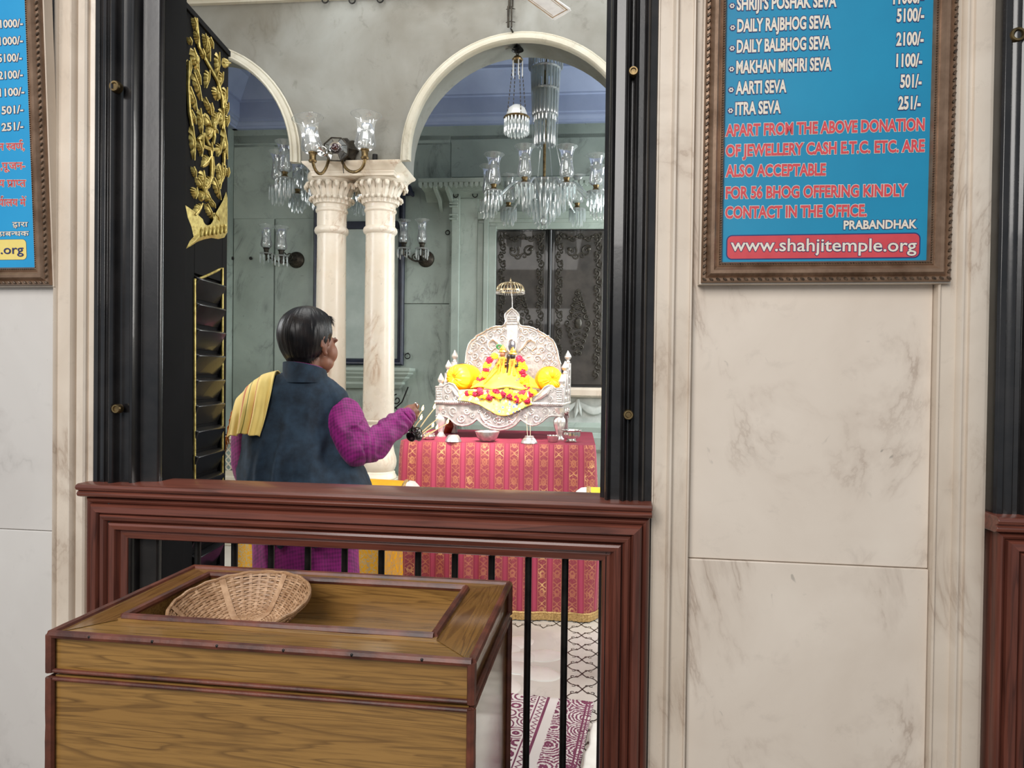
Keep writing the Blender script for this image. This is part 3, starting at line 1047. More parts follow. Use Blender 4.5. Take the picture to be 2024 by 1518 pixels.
weave = MB()
nw = 38
for k in range(nw):
    s = .12+.87*k/(nw-1)
    N = NS*3
    wv = .0021
    pts = []
    amp = .0020
    vs, fs = [], []
    for i in range(N):
        a = 2*PI*i/N
        d = amp*math.cos(NS/2*a + (k % 2)*PI)
        js = .0025*noise.noise(V((k*3.1, math.cos(a)*2, math.sin(a)*2)))*2
        ww = .0092
        vs += [pt(s-ww+js, a, d), pt(s+ww+js, a, d+.0004), pt(s-ww+js, a, d-.0009), pt(s+ww+js, a, d-.0009)]
    for i in range(N):
        j = (i+1) % N
        fs += [(4*i, 4*i+1, 4*j+1, 4*j), (4*i+2, 4*j+2, 4*j+3, 4*i+3), (4*i, 4*j, 4*j+2, 4*i+2), (4*i+1, 4*i+3, 4*j+3, 4*j+1)]
    weave.add(vs, fs, k % 3 == 0 and 1 or 0)
spk = MB()
for j in range(NS):
    a = 2*PI*j/NS
    wd = .0036 if j % 7 else .0075
    vs, fs = [], []
    for i in range(25):
        s = .08+.93*i/24
        d = 0 if j % 7 else .0024
        sd = V((-math.sin(a), math.cos(a), 0))*min(wd, .045*s+.002)
        p = pt(s, a, d)
        q = pt(s, a, d-.001)
        vs += [p-sd, p+sd, q-sd, q+sd]
    for i in range(24):
        fs += [(4*i, 4*i+1, 4*i+5, 4*i+4), (4*i+2, 4*i+6, 4*i+7, 4*i+3), (4*i, 4*i+4, 4*i+6, 4*i+2), (4*i+1, 4*i+3, 4*i+7, 4*i+5)]
    spk.add(vs, fs)
rim = MB()
rp = [pt(1.0, 2*PI*i/72, 0)+V((0, 0, .0015*math.sin(i*1.7))) for i in range(72)]
rim.tube(rp, .0042, 7, closed=True)
rim.tube([pt(.985, 2*PI*i/72, -.004) for i in range(72)], .003, 6, closed=True)
bs = thing('wicker_basket', 'shallow woven cane basket leaning in the tray of the donation box', 'basket', Mx.Identity(4))
MBk = Mx.Translation(V((-.837, -.361, .870))) @ Mx.Rotation(R(-1), 4, 'Y') @ Mx.Rotation(R(9.3), 4, 'X') @ Mx.Rotation(R(15), 4, 'Z') @ Mx.Translation(V((0, 0, -BD)))
build(weave, 'weave', [M_cane2, M_cane], bs)
build(spk, 'spokes', M_cane2, bs)
build(rim, 'rim', M_cane, bs)
bs.matrix_basis = MBk
# ============================================================ INNER HALL (frame INN)
YA, YA2 = 3.50, 3.94        # arcade front and back faces
YB = 5.55                   # back wall
def ia(px, py, y=YA): return P(INN, y, px, py)
def ib(px, py, y=YB): return P(INN, y, px, py)


# floor of the hall with an inlaid vine trellis and a carved flower
mb = MB(); mb.box(-6, 5, .16, 6.2, -.06, .004)
fl = struct(build(mb, 'floor', M_floor, M=INN))
M_inl = plain('dark_inlay', C(52, 48, 42), C(34, 32, 30), .3, 0, 30)
M_petal = plain('polished_white_petal', C(216, 213, 206), C(202, 198, 190), .08, 0, 6, coat=.5)


def ribbon(m, pts, wd, z):
    pts = [V(p) for p in pts]
    vs = []
    for i, p in enumerate(pts):
        a = pts[max(0, i-1)]; b = pts[min(len(pts)-1, i+1)]
        d = (b-a).normalized(); n = V((-d.y, d.x))*wd
        vs += [V((p.x+n.x, p.y+n.y, z)), V((p.x-n.x, p.y-n.y, z))]
    m.add(vs, [(2*i, 2*i+1, 2*i+3, 2*i+2) for i in range(len(pts)-1)])


m = MB()
gx0 = PZ(INN, .004, 1150, 1300).x-.07
cell = .14; row_ = .165
for i in range(-5, 4):
    for j in range(0, 14):
        cx = gx0+cell*(.5+i); cy = .6+row_*j
        if i < 0 and not (cy > 2.0 or cy < 1.25): continue
        for sx, sy in ((1, 1), (1, -1), (-1, 1), (-1, -1)):
            pts = []
            for k in range(11):
                t = k/10
                wv = .010*math.sin(t*PI*2)
                pts.append((cx+sx*cell*.5*t, cy+sy*(row_*.5*t+wv)))
            ribbon(m, pts, .0032, .0048)
            q = spiral((cx+sx*cell*.30, cy+sy*(row_*.20)), .014, .7, PI/2*sy, sx, 8, .3)
            ribbon(m, q, .0022, .0049)
            q = spiral((cx+sx*cell*.16, cy+sy*(row_*.22)), .010, .7, -PI/2*sy, -sx, 8, .3)
            ribbon(m, q, .0022, .0049)
build(m, 'floor_inlay', M_inl, fl, INN)
# carved flower set in the floor
fc = PZ(INN, .004, 965, 1306)
m = MB()
for k in range(8):
    a = k*PI/4+.35
    for rr_, ln, wd, zz in ((.20, .17, .085, .008), (.02, .22, .080, .011)):
        c0 = V((fc.x+math.cos(a+(0 if rr_ else PI/8))*(rr_+ln*.5), fc.y+math.sin(a+(0 if rr_ else PI/8))*(rr_+ln*.5), .003))
        Mr = Mx.Rotation(a+(0 if rr_ else PI/8), 4, 'Z')
        m.ell(c0, (ln*.62, wd, zz), 22, 10, M=Mr)
m.ell((fc.x, fc.y, .004), (.05, .05, .02), 18, 8)
build(m, 'carved_flower', M_petal, fl, INN)

# ---------------------------------------------------------------- arcade
zs = ia(690, 321).z                     # springing
zcr = ia(1020, 63).z                    # crown of the front edge
xc1 = ia(1030, 200).x
ri = (ia(1030, 320).x-ia(793, 320).x)
stilt = (zcr-zs)-ri
bay = xc1-ia(372, 250).x
HT = zs+2.15


def arch_path(xc, r, n=36):
    pts = [(xc-r, zs), (xc-r, zs+stilt)]
    pts += [(xc-r*math.cos(PI*i/n), zs+stilt+r*math.sin(PI*i/n)) for i in range(1, n)]
    pts += [(xc+r, zs+stilt), (xc+r, zs)]
    return pts


m = MB()
xe0, xe1 = xc1-bay*2-ri-.9, xc1+bay+ri+.9
arches = [xc1-2*bay, xc1-bay, xc1, xc1+bay]
low = [(xe0, zs)]
for xc in arches: low += arch_path(xc, ri)
low += [(xe1, zs)]
poly = low+[(xe1, HT), (xe0, HT)]
# front and back skins as strips between the arch line and the top
n = len(low)
vs = []
for y in (YA, YA2):
    for p in low: vs.append(V((p[0], y, p[1])))
    for p in low: vs.append(V((p[0], y, HT)))
fs = []
for b in (0, 2*n):
    for i in range(n-1): fs.append((b+i, b+i+1, b+n+i+1, b+n+i))
for i in range(n-1): fs.append((i, i+1, 2*n+i+1, 2*n+i))
for i in range(n-1): fs.append((n+i, n+i+1, 3*n+i+1, 3*n+i))
fs += [(0, n, 3*n, 2*n), (n-1, 2*n-1, 4*n-1, 3*n-1)]
m.add(vs, fs)
arc = struct(build(m, 'wall_arcade', M_marA, M=INN, ang=30))
ap = [(0, .004), (0, -.012), (-.010, -.016), (-.018, -.012), (-.020, -.030), (-.040, -.036), (-.052, -.034), (-.056, -.046), (-.066, -.050), (-.074, -.042), (-.078, -.02), (-.080, .01)]
for k, xc in enumerate(arches[1:3]):
    m = MB()
    m.sweep(arch_path(xc, ri-.0015)[::-1], [(-d, y+YA) for d, y in ap][::1])
    struct(build(m, 'trim_%d' % (6+k), M_marAT, M=INN))
# moulding at the top of the arcade
zt_ = ia(500, 8).z
m = MB(); m.prism([(YA+.02, zt_), (YA-.03, zt_+.005), (YA-.05, zt_+.03), (YA-.09, zt_+.045), (YA-.10, zt_+.09), (YA+.02, zt_+.10)], xe0, xe1, 'x')
struct(build(m, 'trim_8', M_marAT, M=INN))
# imposts over the coupled columns
PXC = [ia(657, 330, YA+.2).x, ia(753, 330, YA+.2).x]
for k, off in enumerate((0, bay)):
    xa, xb = ia(594, 322, YA-.06).x+off, ia(790, 321, YA-.06).x+off
    zb_ = ia(690, 347, YA).z
    m = MB()
    st = [(0, 0), (.004, .004), (.012, .010), (.02, .024), (.026, .030)]
    H = zs-zb_
    rows_ = [(.070, 0), (.070, .012), (.060, .022), (.042, .050), (.018, .075), (.006, .082), (.006, .092), (-.004, .098), (-.004, H*.35), (.0, H*.30), (.020, H*.2), (.052, H*.10)]
    rows_ = [(.058, 0), (.052, H*.16), (.030, H*.32), (.012, H*.52), (.008, H*.60), (.004, H*.62), (.004, H*.74), (-.002, H*.80), (-.002, H)]
    rows_ = [(e-.06, zs-h_) for e, h_ in rows_]
    vs = []
    for e, z in rows_: vs += [V((xa-e, YA-.06-e, z)), V((xb+e, YA-.06-e, z)), V((xb+e, YA2+.06+e, z)), V((xa-e, YA2+.06+e, z))]
    nn_ = len(rows_)
    fs = [(4*i+j, 4*i+(j+1) % 4, 4*i+4+(j+1) % 4, 4*i+4+j) for i in range(nn_-1) for j in range(4)]+[(3, 2, 1, 0), tuple(4*nn_-4+j for j in range(4))]
    m.add(vs, fs)
    struct(build(m, 'trim_%d' % (9+k), M_marT if 0 else M_marC, M=INN, bev=.002))
zb_ = ia(690, 347, YA).z

# ---------------------------------------------------------------- columns
YC = YA+.20
def cz(py): return P(INN, YC, 753, py).z
pxm = (P(INN, YC, 763, 600)-P(INN, YC, 743, 600)).x/20


def make_column(x, label):
    root = thing('column', label, 'column', at(INN, x, YC, .004), 'coupled marble columns')
    z = lambda py: cz(py)
    m = MB()
    prof = [(0, z(831)), (30.5, z(831)), (30.2, z(815)), (28.6, z(640)), (27.6, z(469)), (0, z(469))]
    P2 = []
    for i in range(len(prof)-1):
        (r0, z0), (r1, z1) = prof[i], prof[i+1]
        for k in range(6 if i == 3 or i == 2 else 1): P2.append((r0+(r1-r0)*k/6, z0+(z1-z0)*k/6))
    P2.append(prof[-1])
    m.lathe([(r*pxm, q) for r, q in P2], (x, YC, 0), 40)
    build(m, 'shaft', M_marC, root, INN)
    m = MB()
    m.lathe([(r*pxm, z(y)) for r, y in [(0, 342), (41, 342), (44.5, 345), (46.5, 350), (46.5, 356), (44, 361), (40, 364), (37.5, 368), (34, 376), (31.5, 386), (30, 396), (29.5, 401), (31, 402), (32, 404), (31, 406.5), (29.3, 407.5), (29, 414), (30.6, 416), (31, 418),
             (30.6, 420), (28.4, 422), (28.2, 449), (30, 450.5), (32, 453), (33, 457), (32, 461), (30, 463.5), (27.8, 465), (27.6, 470), (0, 470)]], (x, YC, 0), 40)
    build(m, 'capital', M_marC, root, INN)
    # two tiers of carved leaves
    for nl, r0, r1, ya, yb, curl, ph in ((18, 30.5, 44.5, 398, 366, 5.5, 0), (22, 31.5, 37.5, 406, 393, 3.0, .15)):
        m = MB()
        for k in range(nl):
            a = 2*PI*(k+ph)/nl
            wd = 2*PI*33*pxm/nl*.52
            def lf_(u, v):
                t = u
                if t < .8:
                    s_ = t/.8
                    rr_ = r0+(r1-r0)*(s_**1.7); yy = ya+(yb-ya)*s_
                else:
                    s_ = (t-.8)/.2
                    rr_ = r1+curl*math.sin(s_*PI*.75); yy = yb+curl*1.3*(1-math.cos(s_*PI*.75))
                rr_ += 1.2+1.2*math.cos((v-.5)*2*PI*1.0)+.5*math.cos((v-.5)*6*PI)
                ww = wd*(1 if t < .75 else max(.25, 1-(t-.75)*2.4))
                ww *= 1+.10*math.sin(t*22)
                aa = (v-.5)*2*ww
                R_ = rr_*pxm
                return V((x+R_*math.cos(a)-aa*math.sin(a), YC+R_*math.sin(a)+aa*math.cos(a), z(yy)))
            m.grid(lf_, 12, 6)
        build(m, 'acanthus_leaves', M_marC, root, INN, solid=.006)
    m = MB()
    m.lathe([(r*pxm, z(y)) for r, y in [(0, 829), (31, 829), (33, 831), (33, 834), (31.5, 836), (31.5, 838), (33.5, 840), (34, 843), (32, 846), (29.5, 849), (28.6, 856), (28.6, 868), (29.6, 882), (32, 895), (35, 904), (36, 912), (35, 920), (32.5, 927), (30.5, 930),
             (33, 932), (33.5, 936), (36, 940), (36, 944), (34, 946), (0, 946)]], (x, YC, 0), 40)
    build(m, 'base', M_marC, root, INN)
    m = MB(); h_ = 38*pxm
    m.box(x-h_, x+h_, YC-h_, YC+h_, .16, z(945)); m.box(x-h_*1.15, x+h_*1.15, YC-h_*1.15, YC+h_*1.15, .004, .16)
    build(m, 'pedestal', M_marAT, root, INN, bev=.006)
    return root


make_column(PXC[0], 'left of two coupled white marble columns, behind the man in the blue waistcoat')
make_column(PXC[1], 'right of two coupled white marble columns, beside the red altar cloth')

for o in [q for q in COL.objects if q.parent is None and q.name.startswith('column')]:
    c = dup(o, INN @ Mx.Translation(V((bay, 0, 0))) @ INN.inverted() @ o.matrix_basis)
    for kk in ('label', 'category', 'group'): del c[kk]
    struct(c)

# marble balustrade with pierced screen, left bay
xa, xb = ia(372, 900).x-ri-.1, PXC[0]-.16
zt1, zp1, zp0, zb1 = ia(460, 862).z, ia(460, 877).z, ia(460, 935).z, ia(460, 943).z
bal = thing('balustrade', 'low marble balustrade with pierced trellis screen left of the man', 'balustrade', at(INN, (xa+xb)/2, YA+.1, .004))
m = MB()
m.box(xa, xb, YA+.04, YA+.16, zp1, zt1); m.box(xa, xb, YA+.02, YA+.18, zt1-.03, zt1)
build(m, 'top_rail', M_marAT, bal, INN, bev=.005)
m = MB(); m.box(xa, xb, YA+.03, YA+.17, .004, zb1)
build(m, 'plinth', M_marAT, bal, INN, bev=.005)
m = MB()
x = xa; hh_ = zp1-zp0
nd = 4
dx = hh_/nd*.9
m.box(xa, xb, YA+.09, YA+.12, zb1, zp0+.004)
nx = int((xb-xa)/dx)
for i in range(-nd-1, nx+1):
    for s_ in (1, -1):
        pts = []
        for k in range(nd*2+1):
            t = k/(nd*2)
            xx = xa+dx*(i+ (t if s_ > 0 else 1-t)*nd)+.3*dx*math.sin(t*nd*2*PI)*.18
            if xa <= xx <= xb: pts.append(V((xx, YA+.105, zp0+hh_*t)))
        if len(pts) > 1: m.tube(pts, .0062, 5)
build(m, 'pierced_screen', M_marAT, bal, INN)

# ---------------------------------------------------------------- back hall
zw = ib(1000, 247).z
m = MB(); m.box(-6.5, 5.5, YB+.03, YB+.2, 0, zw+1.2)
struct(build(m, 'wall_back', M_marB, M=INN))
xsl = ib(461, 400).x
m = MB(); m.box(xsl-.5, xsl, YA2, YB+.03, 0, zw+1.2)
struct(build(m, 'wall_side', M_marB, M=INN))
# wall slabs (joints show between them)
def slab(px0, px1, py0, py1, k, y=YB, m_=None):
    m = MB(); a = ib(px0, py0, y); b = ib(px1, py1, y)
    m.box(a.x+.002, b.x-.002, y, y+.05, b.z+.002, a.z-.002)
    o = struct(build(m, 'trim_%d' % k, m_ or M_marB, M=INN, bev=.003))
    return o


k = 20
for (a, b, c, d) in ((462, 541, 286, 432), (541, 620, 286, 432), (462, 541, 432, 1010), (541, 620, 432, 1010), (620, 890, 286, 600), (620, 890, 600, 1010), (890, 1300, 268, 345), (810, 890, 268, 286), (462, 1400, 250, 268), (462, 810, 268, 286), (1300, 1500, 268, 1010)):
    slab(a, b, c, d, k); k += 1

# ceiling with stepped lavender cove
zc0 = zw
prof = [(YB+.04, zc0), (YB-.05, zc0), (YB-.055, zc0+.02), (YB-.07, zc0+.025), (YB-.09, zc0+.05), (YB-.11, zc0+.055), (YB-.11, zc0+.08),
        (YB-.13, zc0+.085), (YB-.13, zc0+.25), (YB-.16, zc0+.255), (YB-.16, zc0+.27), (YB-.30, zc0+.42), (YB-.32, zc0+.44), (YB-.36, zc0+.445), (YB-.36, zc0+.475),
        (YB-.60, zc0+.62), (YB-.62, zc0+.64), (YB-.62, zc0+.72), (YB+.04, zc0+.72)]
m = MB(); m.prism(prof, xsl-.3, 5.5, 'x')
struct(build(m, 'trim_40', M_blueL, M=INN, ang=20))
m = MB(); m.prism([(2*xsl+0-(-(y-YB)) if 0 else xsl+(YB-y), z) for y, z in prof], YA2-.1, YB+.1, 'y')
struct(build(m, 'trim_41', M_blueL, M=INN, ang=20))
m = MB(); m.box(xsl-.5, 5.5, YA2-.2, YB+.2, zc0+.70, zc0+.8)
m.box(xsl+.95, 5.2, YA2+.1, YB-.95, zc0+.64, zc0+.70)
struct(build(m, 'ceiling', M_blue, M=INN))

# side walls and roof edge of the front chamber (beyond the frame, they shape the light)
m = MB(); m.box(-4.9, -4.75, .16, YA, 0, HT)
struct(build(m, 'wall_chamber_left', M_marA, M=INN))
m = MB(); m.box(3.4, 3.55, .16, YA, 0, HT)
struct(build(m, 'wall_chamber_right', M_marA, M=INN))
m = MB(); m.box(3.6, 3.8, YA2, YB+.1, 0, HT)
struct(build(m, 'wall_hall_right', M_marB, M=INN))

# large navy framed mirror panel behind the columns
a = ib(622, 388, YB-.03); b = ib(797, 722, YB-.03)
fr = thing('mirror', 'tall navy-framed wall mirror with crest hung behind the coupled columns', 'mirror', at(INN, (a.x+b.x)/2, YB-.01, b.z))
x0, x1, z0, z1 = a.x, b.x, b.z, a.z
m = MB(); m.sweep([(x0, z0), (x1, z0), (x1, z1), (x0, z1)], [(0, YB-.002), (0, YB-.05), (.012, YB-.065), (.03, YB-.062), (.04, YB-.045), (.055, YB-.05), (.068, YB-.03), (.07, YB-.002)], closed=True)
build(m, 'frame', M_navy, fr, INN)
zm = ib(750, 445, YB-.03).z
m = MB(); m.box(x0+.06, x1-.06, YB-.05, YB-.004, zm-.04, zm+.04)
build(m, 'crossbar', M_navy, fr, INN, bev=.008)
m = MB(); m.box(x0+.06, x1-.06, YB-.012, YB-.002, z0+.06, z1-.06)
M_mir = plain('old_mirror_reflection', C(178, 188, 182), C(150, 162, 156), .5, 0, 3, 0, 80, 0, .3)  # matt grey-green, with the reflected marble put into the mirror's colour
build(m, 'glass', M_mir, fr, INN)
m = MB()
for s_ in (-1, 1):
    cx = (x0+x1)/2
    m.tube([V((cx+s_*t*.6, YB-.06, z1+.02+.06*math.sin(t*5)+.05*t)) for t in [i/8 for i in range(9)]], [.05-.03*i/8 for i in range(9)], 8)
m.tube([V((x1-.04, YB-.06, z1+.0)), V((x1-.01, YB-.08, z1+.05)), V((x1+.05, YB-.1, z1+.045)), V((x1+.11, YB-.1, z1-.03))], [.03, .055, .05, .012], 8)
m.tube([V((x0+.04, YB-.06, z1+.0)), V((x0+.01, YB-.08, z1+.05)), V((x0-.05, YB-.1, z1+.045)), V((x0-.11, YB-.1, z1-.03))], [.03, .055, .05, .012], 8)
build(m, 'crest', M_navy, fr, INN)
# console shelf below
a = ib(690, 726, YB-.2); b = ib(812, 726, YB-.2)
zc_ = a.z
ys = YB
m = MB()
xm = (x0+x1)/2; hw = b.x-xm
m2 = [(YB-.24, zc_), (YB-.24, zc_-.03), (YB-.225, zc_-.045), (YB-.225, zc_-.06), (YB-.19, zc_-.085), (YB-.19, zc_-.10), (YB-.15, zc_-.13), (YB-.15, zc_-.16), (YB-.10, zc_-.19), (YB+.02, zc_-.20), (YB+.02, zc_)]
vs = []
for e, z in [(0, zc_), (0, zc_-.03), (.02, zc_-.05), (.02, zc_-.065), (.06, zc_-.095), (.06, zc_-.11), (.11, zc_-.15), (.11, zc_-.175), (.16, zc_-.22)]:
    vs += [V((xm-hw+e, YB-.24+e, z)), V((xm+hw-e, YB-.24+e, z)), V((xm+hw-e, YB+.02, z)), V((xm-hw+e, YB+.02, z))]
m.add(vs, [(4*i+j, 4*i+(j+1) % 4, 4*i+4+(j+1) % 4, 4*i+4+j) for i in range(8) for j in range(4)]+[(0, 1, 2, 3), (35, 34, 33, 32)])
cs = thing('console_shelf', 'moulded marble console shelf under the navy mirror', 'shelf', at(INN, xm, YB, zc_-.5))
build(m, 'shelf_slab', M_marBT, cs, INN, bev=.004)
m = MB()
for s_ in (-1, 1):
    for dx_ in (.36, .70):
        q = spiral((xm+s_*hw*dx_, zc_-.34), .06, 1.3, PI/2, s_, 22)
        m.tube([V((x, YB-.05, z)) for x, z in q], .007, 6)
        q = spiral((xm+s_*hw*dx_-s_*.03, zc_-.46), .045, 1.2, PI/2, -s_, 20)
        m.tube([V((x, YB-.05, z)) for x, z in q], .007, 6)
    m.tube([V((xm+s_*hw*.9, YB-.05, zc_-.2)), V((xm+s_*hw*.8, YB-.06, zc_-.36)), V((xm+s_*hw*.55, YB-.05, zc_-.5))], .008, 6)
build(m, 'scroll_bracket', M_iron, cs, INN)

# ---------------------------------------------------------------- shrine door at the back
dx0 = ib(977, 600, YB-.02).x; dz1 = ib(1080, 452, YB-.02).z; dz0 = ib(1160, 764, YB-.02).z
dxm = ib(1086, 600, YB-.02).x; dx1 = dxm+(dxm-dx0)
dr = thing('shrine_door', 'dark double door with tarnished silver relief behind the throne', 'door', at(INN, dxm, YB-.02, dz0))
M_dark = plain('tarnished_silver_sheet', C(66, 61, 57), C(44, 41, 38), .5, .25, 7, .12, 40, .2)
M_darkr = plain('tarnished_relief', C(66, 62, 54), C(42, 39, 34), .42, .4, 50)
m = MB(); m.box(dx0-.02, dx1+.02, YB-.03, YB+.02, dz0-.02, dz1+.02)
build(m, 'door_backing', M_black, dr, INN)
for (xa, xb) in ((dx0, dxm-.02), (dxm+.02, dx1)):
    m = MB(); m.box(xa+.03, xb-.03, YB-.05, YB-.02, dz0+.02, dz1-.03)
    build(m, 'door_sheet', M_dark, dr, INN, bev=.004)
    m = MB()
    w_ = xb-xa; cx = (xa+xb)/2
    def sc2(c, r, t, a0, s_, rad=.009):
        m.tube([V((x, YB-.053, z)) for x, z in spiral(c, r, t, a0, s_, 16)], rad, 5)
    z = dz0+.12; i = 0
    while z < dz1-.09:
        for s_, xx in ((1, xa+.085), (-1, xb-.085)):
            q = 1 if i % 2 else -1
            sc2((xx+.012*q, z), .038, 1.2, PI/2*q, s_*q)
            sc2((xx-.02*q, z+.045), .022, 1.0, -PI/2*q, -s_*q, .007)
            m.ell((xx+.02*q, YB-.055, z+.03), (.014, .008, .022), 8, 5)
        z += .088; i += 1
    x = xa+.13
    while x < xb-.1:
        for zz in (dz1-.10,):
            q = 1 if i % 2 else -1
            sc2((x, zz+.008*q), .034, 1.2, 0, q); m.ell((x+.04, YB-.055, zz-.01*q), (.018, .008, .012), 8, 5)
        x += .082; i += 1
    for s_ in (-1, 1):      # corner sprays
        c0 = (cx+s_*(w_*.5-.20), dz1-.24)
        sc2(c0, .06, 1.3, PI/4, s_, .011); sc2((c0[0]-s_*.05, c0[1]-.05), .035, 1.1, PI, -s_); m.ell((c0[0]+s_*.02, YB-.058, c0[1]+.02), (.024, .01, .02), 8, 5)
    zc3 = dz0+(dz1-dz0)*(.40)
    for i in range(-5, 6):   # central medallion, lozenge of scrolls
        hw_ = .17*(1-abs(i)/6.0)
        for s_ in (-1, 1):
            sc2((cx+s_*hw_*.62, zc3+i*.062), .036*(1-abs(i)/14), 1.2, PI/2 if i > 0 else -PI/2, s_, .0095)
            sc2((cx+s_*hw_*.15, zc3+i*.062+.02), .022, 1.0, PI, -s_, .008)
    m.ell((cx, YB-.058, zc3), (.04, .012, .06), 10, 6)
    build(m, 'relief', M_darkr, dr, INN)
m = MB(); m.tube([V((dxm, YB-.04, dz0)), V((dxm, YB-.04, dz1-.02))], .022, 10)
build(m, 'meeting_stile', M_black, dr, INN)
# marble surround: pilasters, architrave, dentilled canopy
def bx(name, px0, px1, py0, py1, d, kk, m_=M_marBT, bev=.006, back=.0):
    a = ib(px0, py0, YB-d); b = ib(px1, py1, YB-d)
    m = MB(); m.box(a.x, b.x, YB-d, YB+.02, b.z, a.z)
    return struct(build(m, 'trim_%d' % kk, m_, M=INN, bev=bev))


bx('', 890, 976, 384, 1010, .035, 50)
bx('', 893, 902, 384, 1010, .075, 51)
bx('', 904, 938, 392, 1010, .05, 52)
bx('', 944, 952, 440, 770, .06, 53)
bx('', 956, 962, 432, 770, .085, 54)
bx('', 966, 977, 446, 770, .07, 55)
bx('', 944, 1320, 418, 430, .085, 56)
bx('', 956, 1320, 432, 438, .07, 57)
bx('', 966, 1320, 440, 451, .06, 58)
# colonnette capital rings
m = MB()
cc = ib(897, 395, YB-.075)
for z in (0, -.04, -.07, -.16, -.2): m.box(cc.x-.045, cc.x+.045, YB-.10, YB, cc.z+z-.01, cc.z+z+.008)
struct(build(m, 'trim_59', M_marBT, M=INN, bev=.003))
# canopy
a = ib(826, 352, YB-.42); zca = a.z
xca, xcb = a.x, dx1+.95
m = MB()
m.prism([(YB-.42, zca), (YB-.42, zca-.045), (YB-.40, zca-.05), (YB-.40, zca-.06), (YB-.1, zca-.07), (YB+.02, zca-.16), (YB+.02, zca+.02), (YB-.35, zca+.01)], xca, xcb, 'x')
cn = struct(build(m, 'trim_60', M_marBT, M=INN, bev=.004))
m = MB()
nd_ = int((xcb-xca)/.052)
for i in range(nd_):
    x = xca+.026+i*.052
    m.prism([(x-.018, zca-.045), (x+.018, zca-.045), (x+.018, zca-.075), (x+.012, zca-.088), (x, zca-.096), (x-.012, zca-.088), (x-.018, zca-.075)], YB-.425, YB-.395, 'y')
struct(build(m, 'trim_61', M_marBT, M=INN))
for x in (xca+.16, ib(888, 370, YB-.2).x, dx1+.3):
    m = MB(); m.prism([(YB+.02, zca-.06), (YB-.36, zca-.06), (YB-.33, zca-.10), (YB-.1, zca-.15), (YB+.02, zca-.26)], x-.02, x+.02, 'x')
    struct(build(m, 'trim_%d' % (62+int(abs(x)*10) % 17), M_marBT, M=INN, bev=.004))
# ledge and swag frieze below the door
a = ib(1140, 766, YB-.25)
m = MB(); m.prism([(YB-.25, a.z), (YB-.27, a.z-.02), (YB-.27, a.z-.08), (YB-.22, a.z-.10), (YB+.02, a.z-.10), (YB+.02, a.z)], dx0-.25, dx1+.3, 'x')
struct(build(m, 'trim_80', M_marT, M=INN, bev=.004))
m = MB(); m.box(dx0-.2, dx1+.25, YB-.16, YB, a.z-.36, a.z-.10)
for i in range(9):
    x = dx0-.1+i*.33
    pts = [V((x+.33*t, YB-.17, a.z-.14-.10*math.sin(PI*t))) for t in [j/10 for j in range(11)]]
    m.tube(pts, [.012+.035*math.sin(PI*j/10) for j in range(11)], 8, flat=.7)
    m.tube([V((x, YB-.17, a.z-.12)), V((x-.015, YB-.175, a.z-.24)), V((x-.03, YB-.17, a.z-.31))], [.016, .028, .006], 8)
    m.tube([V((x, YB-.17, a.z-.12)), V((x+.02, YB-.175, a.z-.22)), V((x+.035, YB-.17, a.z-.29))], [.016, .026, .006], 8)
struct(build(m, 'trim_81', plain('carved_pale_marble', C(196, 200, 196), C(170, 176, 172), .5, 0, 12), M=INN))
m = MB(); m.prism([(YB-.2, a.z-.36), (YB-.24, a.z-.40), (YB-.24, a.z-.46), (YB-.3, a.z-.50), (YB-.3, a.z-.62), (YB-.26, a.z-.66), (YB+.02, a.z-.66), (YB+.02, a.z-.36)], dx0-.3, dx1+.3, 'x')
struct(build(m, 'trim_82', M_marBT, M=INN, bev=.004))
m = MB(); m.box(dx0-.3, dx1+.3, YB-.26, YB, 0, a.z-.66)
struct(build(m, 'trim_83', M_marB, M=INN))

# small iron hooks and rings
def hook(M, p, label, r=.02, parent=None):
    m = MB()
    m.tube([V((p.x, p.y+.03, p.z)), V((p.x, p.y-.02, p.z)), V((p.x, p.y-.035, p.z-.005))], .006, 6)
    q = [V((p.x+r*math.cos(t*2*PI/14), p.y-.035, p.z-.005-r+r*math.sin(t*2*PI/14))) for t in range(14)]
    m.tube(q, .0055, 6, closed=True)
    o = build(m, 'iron_hook', M_iron, M=M)
    return tag(o, label, 'hook')


hook(INN, ia(646, -3, YA), 'iron ring hook at the top of the arcade wall, leftmost of three', .024)
hook(INN, ia(699, -2, YA), 'iron ring hook at the top of the arcade wall, middle of three', .024)
hook(INN, ia(754, -4, YA), 'iron ring hook at the top of the arcade wall, rightmost of three', .024)
hook(INN, ib(902, 381, YB-.05), 'iron ring hook under the canopy, left of the pair by the shrine door', .026)
hook(INN, ib(940, 381, YB-.05), 'iron ring hook under the canopy, right of the pair by the shrine door', .026)
hook(INN, ib(886, 456, YB), 'iron ring hook on the wall right of the right-hand wall sconce', .022)
hook(INN, ib(807, 698, YB), 'iron ring hook low beside the navy mirror frame', .028)
for px, lb in ((461, 'small dark wall peg left of the left-hand sconce, nearer the corner'), (497, 'small dark wall peg left of the left-hand sconce, nearer the sconce')):
    p = ib(px, 511)
    m = MB(); m.lathe([(0, .03), (.014, .028), (.018, .018), (.01, .01), (.01, -.02)], c=(p.x, p.y, p.z), n=14, M=Mx.Rotation(R(90), 4, 'X'))
    tag(build(m, 'wall_peg', M_iron, M=INN), lb, 'peg')
p = P(INN, YA2+.02, 804, 324)
m = MB(); m.lathe([(0, .06), (.03, .055), (.03, .03), (.02, .02), (.02, -.02)], c=(p.x, p.y-.03, p.z+.02), n=14, M=Mx.Rotation(R(60), 4, 'X')); m.lathe([(0, -.002), (.022, -.002), (.022, .02), (0, .02)], c=(p.x, p.y-.03, zs), n=14)
